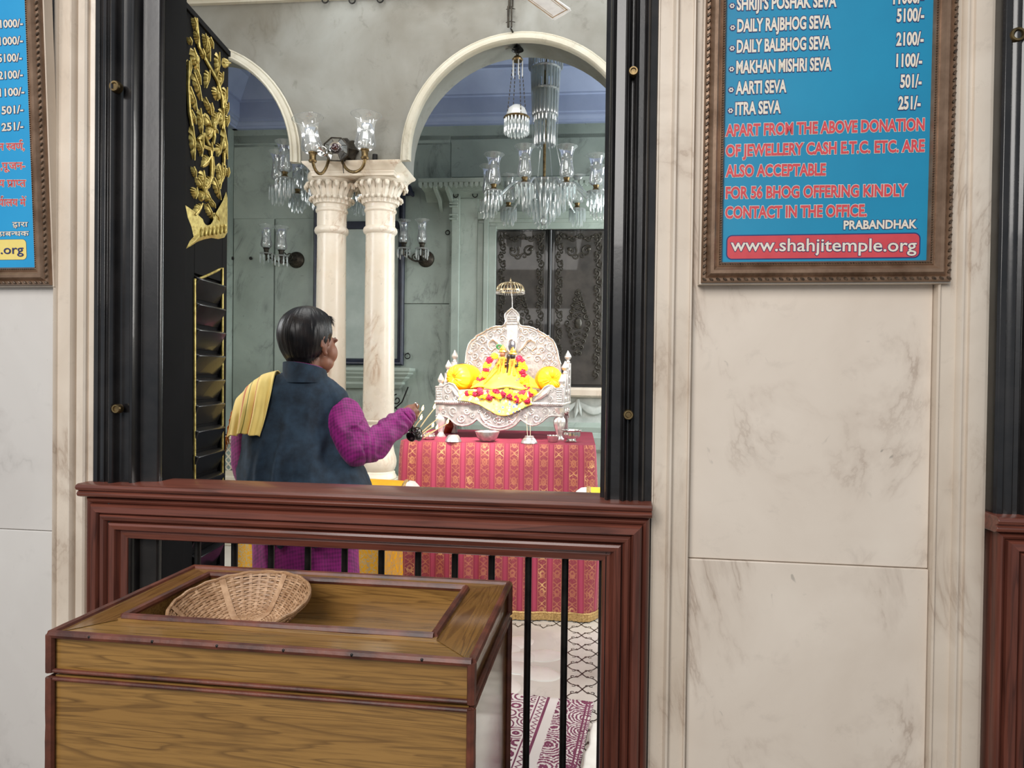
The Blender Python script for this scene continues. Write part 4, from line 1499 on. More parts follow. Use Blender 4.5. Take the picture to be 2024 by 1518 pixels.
tag(build(m, 'wall_peg', M_iron, M=INN), 'dark iron knob standing on the right end of the impost', 'peg')
p = ia(743, 310, YA+.0)
m = MB(); m.lathe([(.020, 0), (.020, .05), (.0, .052)], c=(p.x, YA-.025, zs), n=12)
tag(build(m, 'iron_stub', M_iron, M=INN), 'short iron stub on the impost right of the arcade sconce', 'stub')

# ---------------------------------------------------------------- glass lamps
def shade(m, c, h, r, n=28, tilt=0):
    """hurricane chimney: belly at the foot, flared lip"""
    pr_ = [(.22, 0), (.42, .01), (.62, .06), (.70, .14), (.68, .24), (.60, .38), (.56, .52), (.56, .66), (.60, .78), (.70, .88), (.86, .955), (1.0, 1.0)]
    m.lathe([(r*a, h*b) for a, b in pr_], c, n, M=Mx.Rotation(tilt, 4, 'Y'))
    m.lathe([(r*.985, h*.992), (r*1.02, h*.998), (r*1.02, h*1.006), (r*.985, h*1.004)], c, n, M=Mx.Rotation(tilt, 4, 'Y'))


def sconce(M, root_pos, arms, name, label, sh, sr_, back='disc', prisms=True):
    """arms: list of (dx, dy, dz of cup)"""
    root = thing(name, label, 'wall lamp', at(M, *root_pos))
    MM = at(M, *root_pos)
    for (dx_, dy, dz) in arms:
        m = MB()
        s_ = 1 if dx_ > 0 else -1
        if back == 'disc':
            pts = [V((s_*.02, -.04, .0))]
            pts += [V((dx_*t, dy*t-.02, -.05*math.sin(t*PI)+dz*.6*t*t)) for t in [.15, .3, .45, .6, .75, .9]]
            pts += [V((dx_, dy, dz-.07)), V((dx_, dy, dz))]
            m.tube(pts, .010, 8)
            q = spiral((dx_*.45, .005), .042, 1.4, -PI/2, s_, 24); m.tube([V((x, dy*.45-.02, z)) for x, z in q], .006, 6)
            q = spiral((dx_*.78, -.005+dz*.35), .034, 1.4, PI/2, -s_, 22); m.tube([V((x, dy*.8-.02, z)) for x, z in q], .006, 6)
        else:
            pts = [V((s_*.03, -.05, -.02))]
            rx = abs(dx_)-.05
            for i in range(13):
                t = i/12
                pts.append(V((s_*(.05+rx*.5-rx*.5*math.cos(PI*t)), -.05+(dy+.05)*t, -.04-.12*math.sin(PI*t)+(dz+.04)*t)))
            m.tube(pts, .012, 10)
        arm = build(m, 'arm', M_bronze if back == 'disc' else M_brass, root, MM)
        m = MB(); m.lathe([(0, -.01), (.028, -.01), (.032, 0), (.024, .012), (.026, .05), (.034, .055), (.034, .065), (0, .065)], (dx_, dy, dz), 16)
        build(m, 'lamp_cup', M_brass if back != 'disc' else M_bronze, arm, MM)
        if prisms:
            m = MB(); m.lathe([(.02, .0), (.06, -.004), (.072, .006), (.06, .012), (.02, .014)], (dx_, dy, dz), 18)
            for i in range(8):
                a = 2*PI*i/8
                L = .07+.03*(i % 2)
                m.tube([V((dx_+.064*math.cos(a), dy+.064*math.sin(a), dz-.005-L*t)) for t in (0, .15, .85, 1)], [.003, .008, .008, .002], 5)
            build(m, 'crystal_pan', M_crys, arm, MM)
        m = MB(); shade(m, (dx_, dy, dz+.06), sh, sr_, tilt=(R(-9) if dx_ < 0 else R(2)) if back == 'oct' else 0)
        build(m, 'glass_shade', M_glass, arm, MM)
        m = MB(); m.lathe([(0, 0), (.018, .0), (.018, .05), (.03, .07), (.033, .09), (.026, .115), (0, .13)], (dx_, dy, dz+.062), 14)
        build(m, 'bulb', M_bulb, arm, MM)
    return root, MM


p = ib(586, 514, YB)
s1, MM = sconce(INN, (p.x, YB, p.z), [(-.24, -.22, .03), (.01, -.42, -.03)], 'wall_sconce', 'two-armed wall sconce with glass chimneys left of the coupled columns', .24, .085)
m = MB(); m.lathe([(0, .05), (.05, .045), (.085, .02), (.09, 0), (0, 0)], (0, 0, 0), 22, M=Mx.Rotation(R(90), 4, 'X'))
build(m, 'wall_plate', M_bronze, s1, MM)
p = ib(842, 512, YB)
s2, MM = sconce(INN, (p.x, YB, p.z), [(-.19, -.22, .07), (.05, -.42, .03)], 'wall_sconce', 'two-armed wall sconce with glass chimneys left of the shrine door', .235, .072)
m = MB(); m.lathe([(0, .05), (.05, .045), (.085, .02), (.09, 0), (0, 0)], (0, 0, 0), 22, M=Mx.Rotation(R(90), 4, 'X'))
build(m, 'wall_plate', M_bronze, s2, MM)
# arcade sconce with mirrored octagon
p = ia(668, 300, YA)
qa = P(INN, YA-.20, 618, 318)-p; qb = P(INN, YA-.16, 721, 312)-p
s3, MM = sconce(INN, (p.x, YA, p.z), [(qa.x, -.20, qa.z), (qb.x, -.16, qb.z)], 'wall_sconce', 'two-armed sconce with mirrored octagon on the arcade wall above the column capitals', .262, .116, 'oct', False)
M_facet = plain('mirror_facets', C(206, 206, 202), C(170, 168, 164), .12, .95, 30)
M_garnet = plain('dark_red_glass_boss', C(60, 22, 26), C(34, 12, 16), .08, 0, 10, coat=1)
m = MB()
Mo = Mx.Translation(V((.03, -.13, -.022))) @ Mx.Rotation(R(10), 4, 'Z') @ Mx.Rotation(R(86), 4, 'X')
n8 = 8
vs = [V((0, 0, .012))]
for i in range(n8):
    a = 2*PI*(i+.5)/n8
    vs += [V((.05*math.cos(a), .05*math.sin(a), .03)), V((.094*math.cos(a), .094*math.sin(a), .0))]
fs = []
for i in range(n8):
    j = (i+1) % n8
    fs += [(1+2*i, 2+2*i, 2+2*j, 1+2*j), (0, 1+2*i, 1+2*j)]
m.add([Mo @ q for q in vs], fs)
build(m, 'mirror_octagon', M_facet, s3, MM, ang=8)
m = MB()
pr8 = [Mo @ V((.097*math.cos(2*PI*(i+.5)/n8), .097*math.sin(2*PI*(i+.5)/n8), 0)) for i in range(n8)]
m.tube(pr8, .005, 6, closed=True)
for i in range(n8): m.tube([Mo @ V((.05*math.cos(2*PI*(i+.5)/n8), .05*math.sin(2*PI*(i+.5)/n8), .03)), pr8[i]], .0022, 5)
build(m, 'octagon_rim', M_bronze, s3, MM)
m = MB(); m.ell(Mo @ V((0, 0, .04)), .030, 18, 12)
build(m, 'glass_boss', M_garnet, s3, MM)
m = MB(); m.lathe([(0, .10), (.05, .095), (.06, .08), (.09, .05), (.10, .02), (.09, 0), (0, 0)], (.065, 0, -.005), 22, M=Mx.Rotation(R(90), 4, 'X'), ripple=lambda a, z: .12*math.cos(8*a))
build(m, 'wall_plate', M_bronze, s3, MM)
m = MB()
Mc = Mx.Translation(V((-.055, -.16, -.055))) @ Mx.Rotation(R(-35), 4, 'Y') @ Mx.Rotation(R(100), 4, 'X')
m.lathe([(0, 0), (.014, 0), (.02, .02), (.04, .055), (.036, .058), (0, .03)], (0, 0, 0), 16, M=Mc)
build(m, 'small_reflector', M_facet, s3, MM)
m = MB(); m.tube([V((.09, -.12, -.02)), V((.10, -.15, -.09)), V((.085, -.13, -.15)), V((.075, -.08, -.19))], .003, 6)
build(m, 'loose_wire', M_iron, s3, MM)
m = MB(); m.tube([V((-.09, -.1, .02)), V((-.12, -.12, .03)), V((-.125, -.12, .05)), V((-.11, -.12, .055))], .007, 6)
build(m, 'hook_end', M_bronze, s3, MM)


# ---------------------------------------------------------------- chandeliers
def prism_ring(m, c, r, n, L, wd=.0075, ph=0, taper=1):
    for i in range(n):
        a = 2*PI*(i+ph)/n
        x, y = c[0]+r*math.cos(a), c[1]+r*math.sin(a)
        z = c[2]
        m.tube([(x, y, z), (x, y, z-.012), (x, y, z-L+.014), (x, y, z-L)], [wd*.5, wd, wd, wd*.3], 5)


def chandelier(M, pos, label, R_arm, n_arm, stem_top, ph=0.0, sc_=1.0):
    root = thing('chandelier', label, 'chandelier', at(M, *pos))
    MM = at(M, *pos)
    # central prism body
    m = MB()
    prism_ring(m, (0, 0, .16), .20, 26, .22); prism_ring(m, (0, 0, .10), .15, 20, .20, ph=.5); prism_ring(m, (0, 0, .02), .10, 14, .17); prism_ring(m, (0, 0, .20), .24, 26, .13, ph=.3)
    build(m, 'prism_curtain', M_crys, root, MM)
    m = MB(); m.lathe([(0, .20), (.10, .21), (.23, .20), (.245, .19), (.24, .18), (.1, .17), (.05, .02), (.06, -.02), (.03, -.10), (0, -.11)], (0, 0, 0), 26)
    build(m, 'crystal_bowl', M_crys, root, MM)
    m = MB(); m.ell((0, 0, -.15), (.035, .035, .04), 14, 9)
    build(m, 'crystal_ball', M_glass, root, MM)
    m = MB(); m.tube([(0, 0, .18), (0, 0, stem_top)], .014, 10)
    build(m, 'stem', M_brass, root, MM)
    if stem_top > .8:
        m = MB()
        H = stem_top
        for z, r, n, L in ((H-.02, .155, 24, .34), (H-.36, .125, 22, .20), (H-.40, .10, 18, .46), (H-.55, .115, 20, .25), (H-.80, .095, 16, .28), (H-1.05, .08, 14, .30)):
            if z-L > .28: prism_ring(m, (0, 0, z), r, n, L, .009)
        build(m, 'stem_prisms', M_crys, root, MM)
        for z, r in ((H-.0, .16), (H-.36, .13), (H-.56, .12), (H-.80, .10), (H-1.05, .085)):
            m = MB(); m.lathe([(0, -.012), (r, -.012), (r+.012, 0), (r, .012), (0, .012)], (0, 0, z), 24)
            build(m, 'stem_collar', M_crys, root, MM)
        m = MB()
        for k in range(4):
            a = k*PI/2+.4
            m.tube([(.15*math.cos(a), .15*math.sin(a), H-.3), (.13*math.cos(a), .13*math.sin(a), H-.7), (.12*math.cos(a), .12*math.sin(a), .55), (.2*math.cos(a), .2*math.sin(a), .22)], .004, 5)
        build(m, 'bead_chain', M_crys, root, MM)
    proto = None
    for i in range(n_arm):
        a = 2*PI*i/n_arm+ph
        Ma = Mx.Rotation(a, 4, 'Z')
        if proto is None:
            m = MB()
            pts = [V((.10, 0, .10))]
            for k in range(15):
                t = k/14
                pts.append(V((.12+(R_arm-.12)*t, 0, .05+.13*math.sin(PI*(t*1.35)) * (1 if t < .74 else 1.0) + .20*max(0, t-.55)**1.5)))
            zc_ = pts[-1].z
            pts.append(V((R_arm, 0, zc_+.04)))
            m.tube(pts, .011, 8)
            arm = build(m, 'arm', M_crys, root, MM)
            zc_ = zc_+.05
            m = MB(); m.lathe([(.015, -.01), (.07, 0), (.085, .012), (.07, .016), (.015, .01)], (R_arm, 0, zc_), 20)
            prism_ring(m, (R_arm, 0, zc_+.005), .078, 12, .12, .007); prism_ring(m, (R_arm, 0, zc_-.01), .05, 8, .15, .007)
            build(m, 'prism_pan', M_crys, arm, MM)
            m = MB(); m.lathe([(0, 0), (.026, 0), (.034, .012), (.03, .024), (.02, .034), (.026, .05), (.03, .06), (0, .062)], (R_arm, 0, zc_+.012), 16)
            build(m, 'lamp_cup', M_brass, arm, MM)
            m = MB(); shade(m, (R_arm, 0, zc_+.07), .27, .092)
            build(m, 'glass_shade', M_glass, arm, MM)
            proto = arm
            proto.matrix_basis = Ma
        else:
            dup(proto, Ma, None, root)
    return root


pc = P(INN, 4.75, 1075, 405)
zst = P(INN, 4.75, 1075, 60).z
chandelier(INN, (pc.x, 4.75, pc.z), 'large crystal chandelier with tall prism column in front of the shrine door', .53, 9, zst-pc.z, .25)
pc = P(INN, 4.6, 640, 385)
chandelier(INN, (pc.x, 4.6, pc.z), 'crystal chandelier half hidden behind the left coupled column', .42, 8, zst-pc.z, .2)

# pendant bowl lamp hung from the crown of the arch
pp = P(INN, YA+.22, 1023, 100)
ptop = zs+stilt+ri
zp = P(INN, YA+.22, 1023, 232).z
root = thing('pendant_lamp', 'small pendant lamp with frosted dome and prism fringe under the arch crown', 'lamp', at(INN, pp.x, YA+.22, zp-.12))
zk = P(INN, YA+.22, 1026, 116).z
m = MB(); m.tube([V((pp.x, YA+.22, ptop+.005)), V((pp.x, YA+.22, zk+.04))], .005, 6)
for i in range(3):
    q = [V((pp.x+.012*math.cos(t*2*PI/10), YA+.22, ptop-.03-.03*i+.016*math.sin(t*2*PI/10))) for t in range(10)]
    m.tube(q, .004, 6, closed=True)
m.lathe([(0, .0), (.045, -.01), (.05, -.02), (.02, .02), (.0, .03)], (pp.x, YA+.22, ptop-.02), 12)
m.tube([V((pp.x-.028, YA-.066, ptop-.004)), V((pp.x-.01, YA+.02, ptop-.010)), V((pp.x, YA+.19, ptop-.012))], .007, 8)
build(m, 'hanging_hook', M_iron, root, INN)
m = MB(); m.lathe([(0, .02), (.028, .015), (.045, -.008), (.04, -.02), (.02, -.022), (0, -.02)], (pp.x, YA+.22, zk), 20)
build(m, 'top_cap', M_brass, root, INN)
for k in range(4):
    a = k*PI/2+.5
    m = MB()
    for j in range(16):
        t = j/15
        r_ = .035+(.085-.035)*t
        m.ell((pp.x+r_*math.cos(a), YA+.22+r_*math.sin(a), zk-.01+(zp-.01-zk)*t), (.004, .004, .014), 6, 4)
    build(m, 'chain', M_bronze, root, INN)
m = MB()
prism_ring(m, (pp.x, YA+.22, zk-.015), .04, 5, .13, .005)
m.lathe([(0, .105), (.035, .098), (.066, .074), (.083, .03), (.086, 0), (.08, 0), (.062, .066), (0, .095)], (pp.x, YA+.22, zp-.005), 24)
build(m, 'frosted_dome', M_frost, root, INN)
m = MB()
prism_ring(m, (pp.x, YA+.22, zp-.01), .095, 20, .125, .0085); prism_ring(m, (pp.x, YA+.22, zp-.03), .07, 14, .12, .007)
build(m, 'prism_fringe', M_crys, root, INN)
m = MB(); m.lathe([(.06, -.008), (.10, -.006), (.106, 0), (.10, .008), (.06, .006)], (pp.x, YA+.22, zp-.006), 28)
build(m, 'ring', M_brass, root, INN)
# conduit down the front of the arch
m = MB()
for dx_, r_ in ((-.018, .009), (.006, .006)):
    m.tube([V((pp.x-.03+dx_, YA-.012, HT-.4)), V((pp.x-.028+dx_, YA-.014, zt_-.1)), V((pp.x-.03+dx_, YA-.064, ptop+.16)), V((pp.x-.028+dx_, YA-.066, ptop+.004))], r_, 8)
for i in range(5):
    z = zt_-.02-.10*i
    m.tube([V((pp.x-.07, YA-.016, z)), V((pp.x-.035, YA-.026, z+.004)), V((pp.x+.0, YA-.016, z))], .003, 5)
tag(build(m, 'cable_conduit', M_bronze, M=INN), 'dark cable conduit running down to the arch crown above the pendant lamp', 'conduit')

# white ceiling fan whose blade tip shows at the top edge
q1 = P(INN, 2.35, 1142, 9); q0 = P(INN, 2.35, 1100, 21); 
fz_ = P(INN, 2.35, 1118, 12).z-.035
tip = V((P(INN, 2.35, 1112, 14).x, 2.35, fz_-.018))
M_stripe = plain('gold_pinstripe', C(176, 150, 120), C(150, 124, 96), .4, 0, 40)
ang0 = R(58)
hubp = tip-V((math.cos(ang0), math.sin(ang0), 0))*.62
fan = thing('ceiling_fan', 'white ceiling fan with pinstriped blade tip showing at the top edge', 'fan', at(INN, *hubp))
MM = at(INN, *hubp)
m = MB(); m.lathe([(0, -.05), (.06, -.045), (.10, -.02), (.11, .02), (.08, .06), (.03, .07), (.03, .12), (0, .12)], (0, 0, 0), 28)
build(m, 'motor', M_white, fan, MM)
m = MB(); m.tube([(0, 0, .1), (0, 0, HT-hubp.z)], .012, 10)
build(m, 'down_rod', M_white, fan, MM)
for k in range(3):
    a = ang0+k*2*PI/3
    Mb = MM @ Mx.Rotation(a, 4, 'Z') @ Mx.Rotation(R(-9), 4, 'X')
    m = MB(); m.prism([(.10, -.045), (.60, -.068), (.62, -.060), (.625, .060), (.60, .068), (.10, .045)], -.004, .004, 'z')
    bl = build(m, 'blade', M_white, fan, Mb, bev=.002)
    m = MB()
    for yy in (-.052, .052): m.box(.2, .595, yy-.003, yy+.003, -.0052, -.0042)
    m.box(.585, .592, -.052, .052, -.0052, -.0042)
    for yy in (-.040, .040): m.box(.2, .575, yy-.0012, yy+.0012, -.0052, -.0042)
    build(m, 'pinstripe', M_stripe, bl, Mb)
# ============================================================ ALTAR TABLE
YT = 2.14
ZT = P(INN, YT, 980, 876).z
TX0, TX1 = P(INN, YT, 786, 900).x, P(INN, YT, 1179, 900).x
TY1 = YT+.98
tb = thing('altar_table', 'altar table hidden under the red and gold cloth, carrying the silver throne', 'table', at(INN, (TX0+TX1)/2, (YT+TY1)/2, .004))
m = MB(); m.box(TX0+.03, TX1-.03, YT+.03, TY1-.03, ZT-.045, ZT-.008)
build(m, 'tabletop', M_trim, tb, INN)
for x in (TX0+.10, TX1-.10):
    for y in (YT+.10, TY1-.10):
        m = MB(); m.box(x-.025, x+.025, y-.025, y+.025, .004, ZT-.045)
        build(m, 'leg', M_trim, tb, INN)

# brocade: striped gold bands woven on crimson
nt = NT('crimson_gold_brocade')
uv = nt.n('SeparateXYZ', {0: nt.tc.outputs['UV']})
U, Vv = uv.outputs[0], uv.outputs[1]
bu = nt.math('MULTIPLY', nt.math('ABSOLUTE', nt.math('SUBTRACT', nt.math('FRACT', nt.math('DIVIDE', U, .0848)), .5)), 2.0)
band = nt.math('LESS_THAN', bu, .58)
fv = nt.math('SUBTRACT', nt.math('FRACT', nt.math('DIVIDE', Vv, .105)), .5)
el = nt.math('ADD', nt.math('POWER', nt.math('DIVIDE', bu, .40), 2.0), nt.math('POWER', nt.math('DIVIDE', fv, .24), 2.0))
med = nt.math('LESS_THAN', nt.math('ABSOLUTE', nt.math('SUBTRACT', el, .55)), nt.math('MULTIPLY', nt.noise(nt.map((1, 1, 1), 'UV'), 120, 2), .62))
wv = nt.math('SINE', nt.math('MULTIPLY', Vv, 118.0))
vine = nt.math('LESS_THAN', nt.math('ABSOLUTE', nt.math('SUBTRACT', nt.math('MULTIPLY', wv, .32), nt.math('SUBTRACT', bu, .34))), .10)
leafn = nt.math('GREATER_THAN', nt.noise(nt.map((1, 1, 1), 'UV'), 95, 2, 1.6), .60)
edge = nt.math('LESS_THAN', nt.math('ABSOLUTE', nt.math('SUBTRACT', bu, .55)), .03)
pat = nt.math('MAXIMUM', nt.math('MAXIMUM', med, vine), nt.math('MAXIMUM', leafn, edge))
gold = nt.math('MULTIPLY', band, pat)
base = nt.mix(nt.math('GREATER_THAN', nt.math('FRACT', nt.math('MULTIPLY', bu, 1.0)), .80), C(158, 48, 76), C(176, 62, 92))
base = nt.mix(band, base, C(150, 56, 72))
shim = nt.ramp(nt.noise(nt.map((1, 1, 1), 'UV'), 9, 3), [(.35, C(176, 98, 84)), (.58, C(196, 124, 98)), (.72, C(240, 194, 134))])
nt.bs(Base_Color=nt.mix(gold, base, shim), Roughness=nt.math('SUBTRACT', .62, nt.math('MULTIPLY', gold, .25)), Metallic=nt.math('MULTIPLY', gold, .25), Sheen_Weight=.15)
nt.bump(nt.math('ADD', nt.math('MULTIPLY', gold, .6), nt.noise(nt.map((1, 1, 1), 'UV'), 400, 2)), .25, .0012)
M_broc = nt.mat
M_brocT = plain('crimson_cloth', C(146, 42, 66), C(126, 34, 56), .75, 0, 10, .2, 300)
M_fringe = plain('gold_braid', C(222, 188, 126), C(168, 130, 76), .4, .35, 120, .6, 300)

hx, hy = (TX1-TX0)/2, (TY1-YT)/2
cxm, cym = (TX0+TX1)/2, (YT+TY1)/2
rc = .05
path = []
for (cx, cy, a0) in ((hx-rc, -hy+rc, -90), (hx-rc, hy-rc, 0), (-hx+rc, hy-rc, 90), (-hx+rc, -hy+rc, 180)):
    for k in range(7): path.append(V((cx+rc*math.cos(R(a0+15*k)), cy+rc*math.sin(R(a0+15*k)))))
full = []
L = 0
for i in range(len(path)):
    a, b = path[i], path[(i+1) % len(path)]
    n = max(1, int((b-a).length/.012))
    for k in range(n):
        full.append((a.lerp(b, k/n), L+(b-a).length*k/n))
    L += (b-a).length
full.append((path[0], L))
NV = 40
def cl(i, j):
    p, s = full[i]
    nrm = V((p.x/hx, p.y/hy)); nrm = V((math.copysign(abs(nrm.x)**6, nrm.x), math.copysign(abs(nrm.y)**6, nrm.y)))
    if nrm.length > 0: nrm.normalize()
    v = j/NV
    z = ZT-.001-(ZT-.055)*v
    g = min(1, v*1.6)
    ss = s if i < len(full)-1 else 0.0
    a = 2*PI*ss/L
    q = V((math.cos(a)*3, math.sin(a)*3, z*.5))
    d = g*(.026*noise.noise(q*2.6+V((3, 1, 0)))+.020*noise.noise(V((q.x*5.5, q.y*5.5, q.z*2+math.cos(a)*2)))+.018)
    d += .012*v*noise.noise(V((math.cos(a)*4, math.sin(a)*4, z*2.2)))
    if v < .06: d -= .006*(1-v/.06)
    return V((cxm+p.x+nrm.x*d, cym+p.y+nrm.y*d, z))


m = MB()
ni = len(full)-1
vs = []; uvs = []
for i in range(ni+1):
    for j in range(NV+1):
        vs.append(cl(i, j)); uvs.append((full[i][1]+.02, 1.0-(ZT-.055)*j/NV))
m.add(vs, [(i*(NV+1)+j, (i+1)*(NV+1)+j, (i+1)*(NV+1)+j+1, i*(NV+1)+j+1) for i in range(ni) for j in range(NV)], 0, uvs)
top = [cl(i, 0) for i in range(ni)]
m.add(top+[V((cxm+(p.x-cxm)*.5, cym+(p.y-cym)*.5, ZT)) for p in top]+[V((cxm, cym, ZT))],
      [(i, (i+1) % ni, ni+(i+1) % ni, ni+i) for i in range(ni)]+[(ni+i, ni+(i+1) % ni, 2*ni) for i in range(ni)], 1)
tcl = thing('tablecloth', 'crimson cloth with gold brocade stripes draped to the floor over the altar table', 'tablecloth', at(INN, cxm, cym, .01))
build(m, 'cloth', [M_broc, M_brocT], tcl, INN, ang=60)
m = MB()
vs = []
for i in range(ni+1):
    p = cl(i, NV); q = cl(i, NV-3)
    c = V((cxm, cym, 0)); o = (p-c); o.z = 0; o.normalize()
    sc_ = .0018*math.sin(full[i][1]*260)
    for z, d in ((.058, .004), (.050, .008), (.044, .004), (.034, .007), (.028, .004), (.016, .006), (.009+sc_, .005)):
        vs.append(V((p.x+o.x*d, p.y+o.y*d, z)))
m.add(vs, [(i*7+j, (i+1)*7+j, (i+1)*7+j+1, i*7+j+1) for i in range(ni) for j in range(6)])
build(m, 'gold_braid_hem', M_fringe, tcl, INN)

# ============================================================ SILVER THRONE
pf = PZ(FRONT, ZT, 988, 868)
MT = Mx.Translation(pf+V((0, .0, 0))) @ Mx.Rotation(R(-3.2), 4, 'Z')
DT = .36
def cp(x, y): return 840+x/3.994, 520+y/3.994
def tf(x, y, d=0.0):
    p = P(MT, d, *cp(x, y)); return (p.x, p.z)


th = thing('throne', 'carved silver throne with arched back on the red altar cloth', 'throne', MT)
# apron with scalloped foot
ap_ = [(85, 1112), (85, 1215), (150, 1215), (175, 1222), (200, 1240), (235, 1272), (265, 1286), (300, 1290), (340, 1284), (375, 1268), (410, 1238), (430, 1256), (455, 1282), (490, 1303), (530, 1318), (580, 1326), (630, 1320), (675, 1306), (712, 1285), (755, 1240), (778, 1258), (810, 1280), (850, 1290), (890, 1280), (925, 1258), (950, 1236), (975, 1218), (1000, 1211), (1085, 1213), (1090, 1112)]
m = MB(); m.prism([tf(*p) for p in ap_], -.002, .022, 'y')
build(m, 'apron', M_silver, th, MT, bev=.002)


def T3(x, y, d): q = tf(x, y, 0); return V((q[0], d, q[1]))


def scr(m, x, y, r, turns, a0, sgn, rad=.0042, d=-.004, plane=0.0):
    rr_ = r/3.994*.00295
    c = tf(x, y, plane)
    pts = spiral(c, rr_, turns, a0, sgn, 24, .15)
    m.tube([V((p[0], plane+d, p[1])) for p in pts], [rad*(1-.45*i/24) for i in range(25)], 6)
    m.ell(V((pts[-1][0], plane+d-.002, pts[-1][1])), rad*1.15, 8, 6)


m = MB()
edge_ = [tf(x, y) for x, y in ap_[1:-1]]
m.tube([V((p[0], -.004, p[1]+.006)) for p in edge_], .0045, 6)
for s_ in (1, -1):
    X = lambda x: x if s_ > 0 else 1172-x
    for (x, y, r, t, a, g) in ((150, 1180, 36, 1.3, PI/2, 1), (225, 1170, 42, 1.3, -PI/2, -1), (290, 1225, 40, 1.4, PI, 1), (330, 1170, 30, 1.2, 0, -1), (380, 1205, 30, 1.2, PI/2, 1), (430, 1165, 28, 1.3, PI/2, -1), (490, 1200, 44, 1.4, PI, 1), (545, 1170, 28, 1.2, 0, -1), (505, 1270, 30, 1.1, PI, -1), (560, 1245, 26, 1.2, 0, 1)):
        scr(m, X(x), y, r, t, a if s_ > 0 else PI-a, g*s_)
    for k in range(5): m.ell(T3(X(565+8*k), 1180+22*k-3*k*k, -.005), (.010, .005, .007), 8, 5, M=Mx.Rotation(.5*s_, 4, 'Y'))
for k in range(7): m.ell(T3(586+18*math.cos(k*.9), 1190+16*math.sin(k*.9), -.005), (.008, .006, .008), 8, 5)
m.ell(T3(586, 1190, -.007), (.009, .007, .009), 8, 6)
m.ell(T3(586, 1262, -.006), (.012, .006, .008), 8, 5)
big = [tf(586+150*math.cos(R(a)), 1170+125*math.sin(R(a))) for a in range(5, 176, 10)]
m.tube([V((p[0], -.004, p[1])) for p in big], .005, 6)
build(m, 'apron_scrollwork', M_silverr, th, MT)
# beaded seat rail
m = MB()
(xa, za), (xb, zb) = tf(78, 1100), tf(1096, 1112)
zs_ = (za+zb)/2
m.box(xa, xb, -.014, DT, zs_-.012, zs_+.010)
build(m, 'seat', M_silver, th, MT, bev=.004)
m = MB()
n = 62
for i in range(n): m.ell((xa+(xb-xa)*(i+.5)/n, -.016, zs_+.001), (.0058, .005, .007), 8, 5)
for i in range(28): m.ell((xb+.001, -.01+DT*(i+.5)/28, zs_+.001), (.005, .0058, .007), 8, 5)
build(m, 'bead_moulding', M_silverr, th, MT)
# arm fronts
armL = [(85, 1100), (85, 977), (148, 970), (165, 955), (195, 945), (228, 955), (250, 985), (275, 1020), (310, 1048), (348, 1066), (350, 1100)]
armR = [(825, 1106), (825, 1078), (850, 1062), (885, 1045), (915, 1015), (945, 980), (975, 964), (1005, 966), (1030, 990), (1088, 986), (1090, 1110)]
for nm, po in (('left', armL), ('right', armR)):
    m = MB(); m.prism([tf(*p) for p in po], -.006, .022, 'y')
    build(m, 'arm_front', M_silver, th, MT, bev=.002)
    m = MB()
    ed = [tf(*p) for p in po]
    m.tube([V((p[0], -.008, p[1])) for p in ed[1:-1]], .0045, 6)
    if nm == 'left':
        scr(m, 190, 1000, 40, 1.4, PI/2, 1, d=-.009); scr(m, 175, 1060, 26, 1.3, -PI/2, -1, d=-.009); scr(m, 250, 1065, 26, 1.2, PI, 1, d=-.009)
        m.tube([V((*tf(215, 985), 0)).xzy if 0 else T3(215, 985, -.009), T3(245, 1030, -.012), T3(300, 1070, -.009), T3(340, 1085, -.008)], [.006, .011, .008, .003], 7)
        for k in range(16): m.ell(T3(98+14*(k % 3), 990+20*(k//3), -.007), (.006, .004, .007), 6, 4)
    else:
        m.tube([T3(985, 985, -.010), T3(960, 1020, -.015), T3(910, 1060, -.012), T3(860, 1090, -.008)], [.010, .020, .014, .003], 8)
        scr(m, 990, 1000, 30, 1.3, PI/2, -1, d=-.009); scr(m, 985, 1070, 28, 1.3, -PI/2, 1, d=-.009)
        for k in range(18): m.ell(T3(1045+14*(k % 3), 1000+18*(k//3), -.007), (.006, .004, .007), 6, 4)
    build(m, 'arm_relief', M_silverr, th, MT)
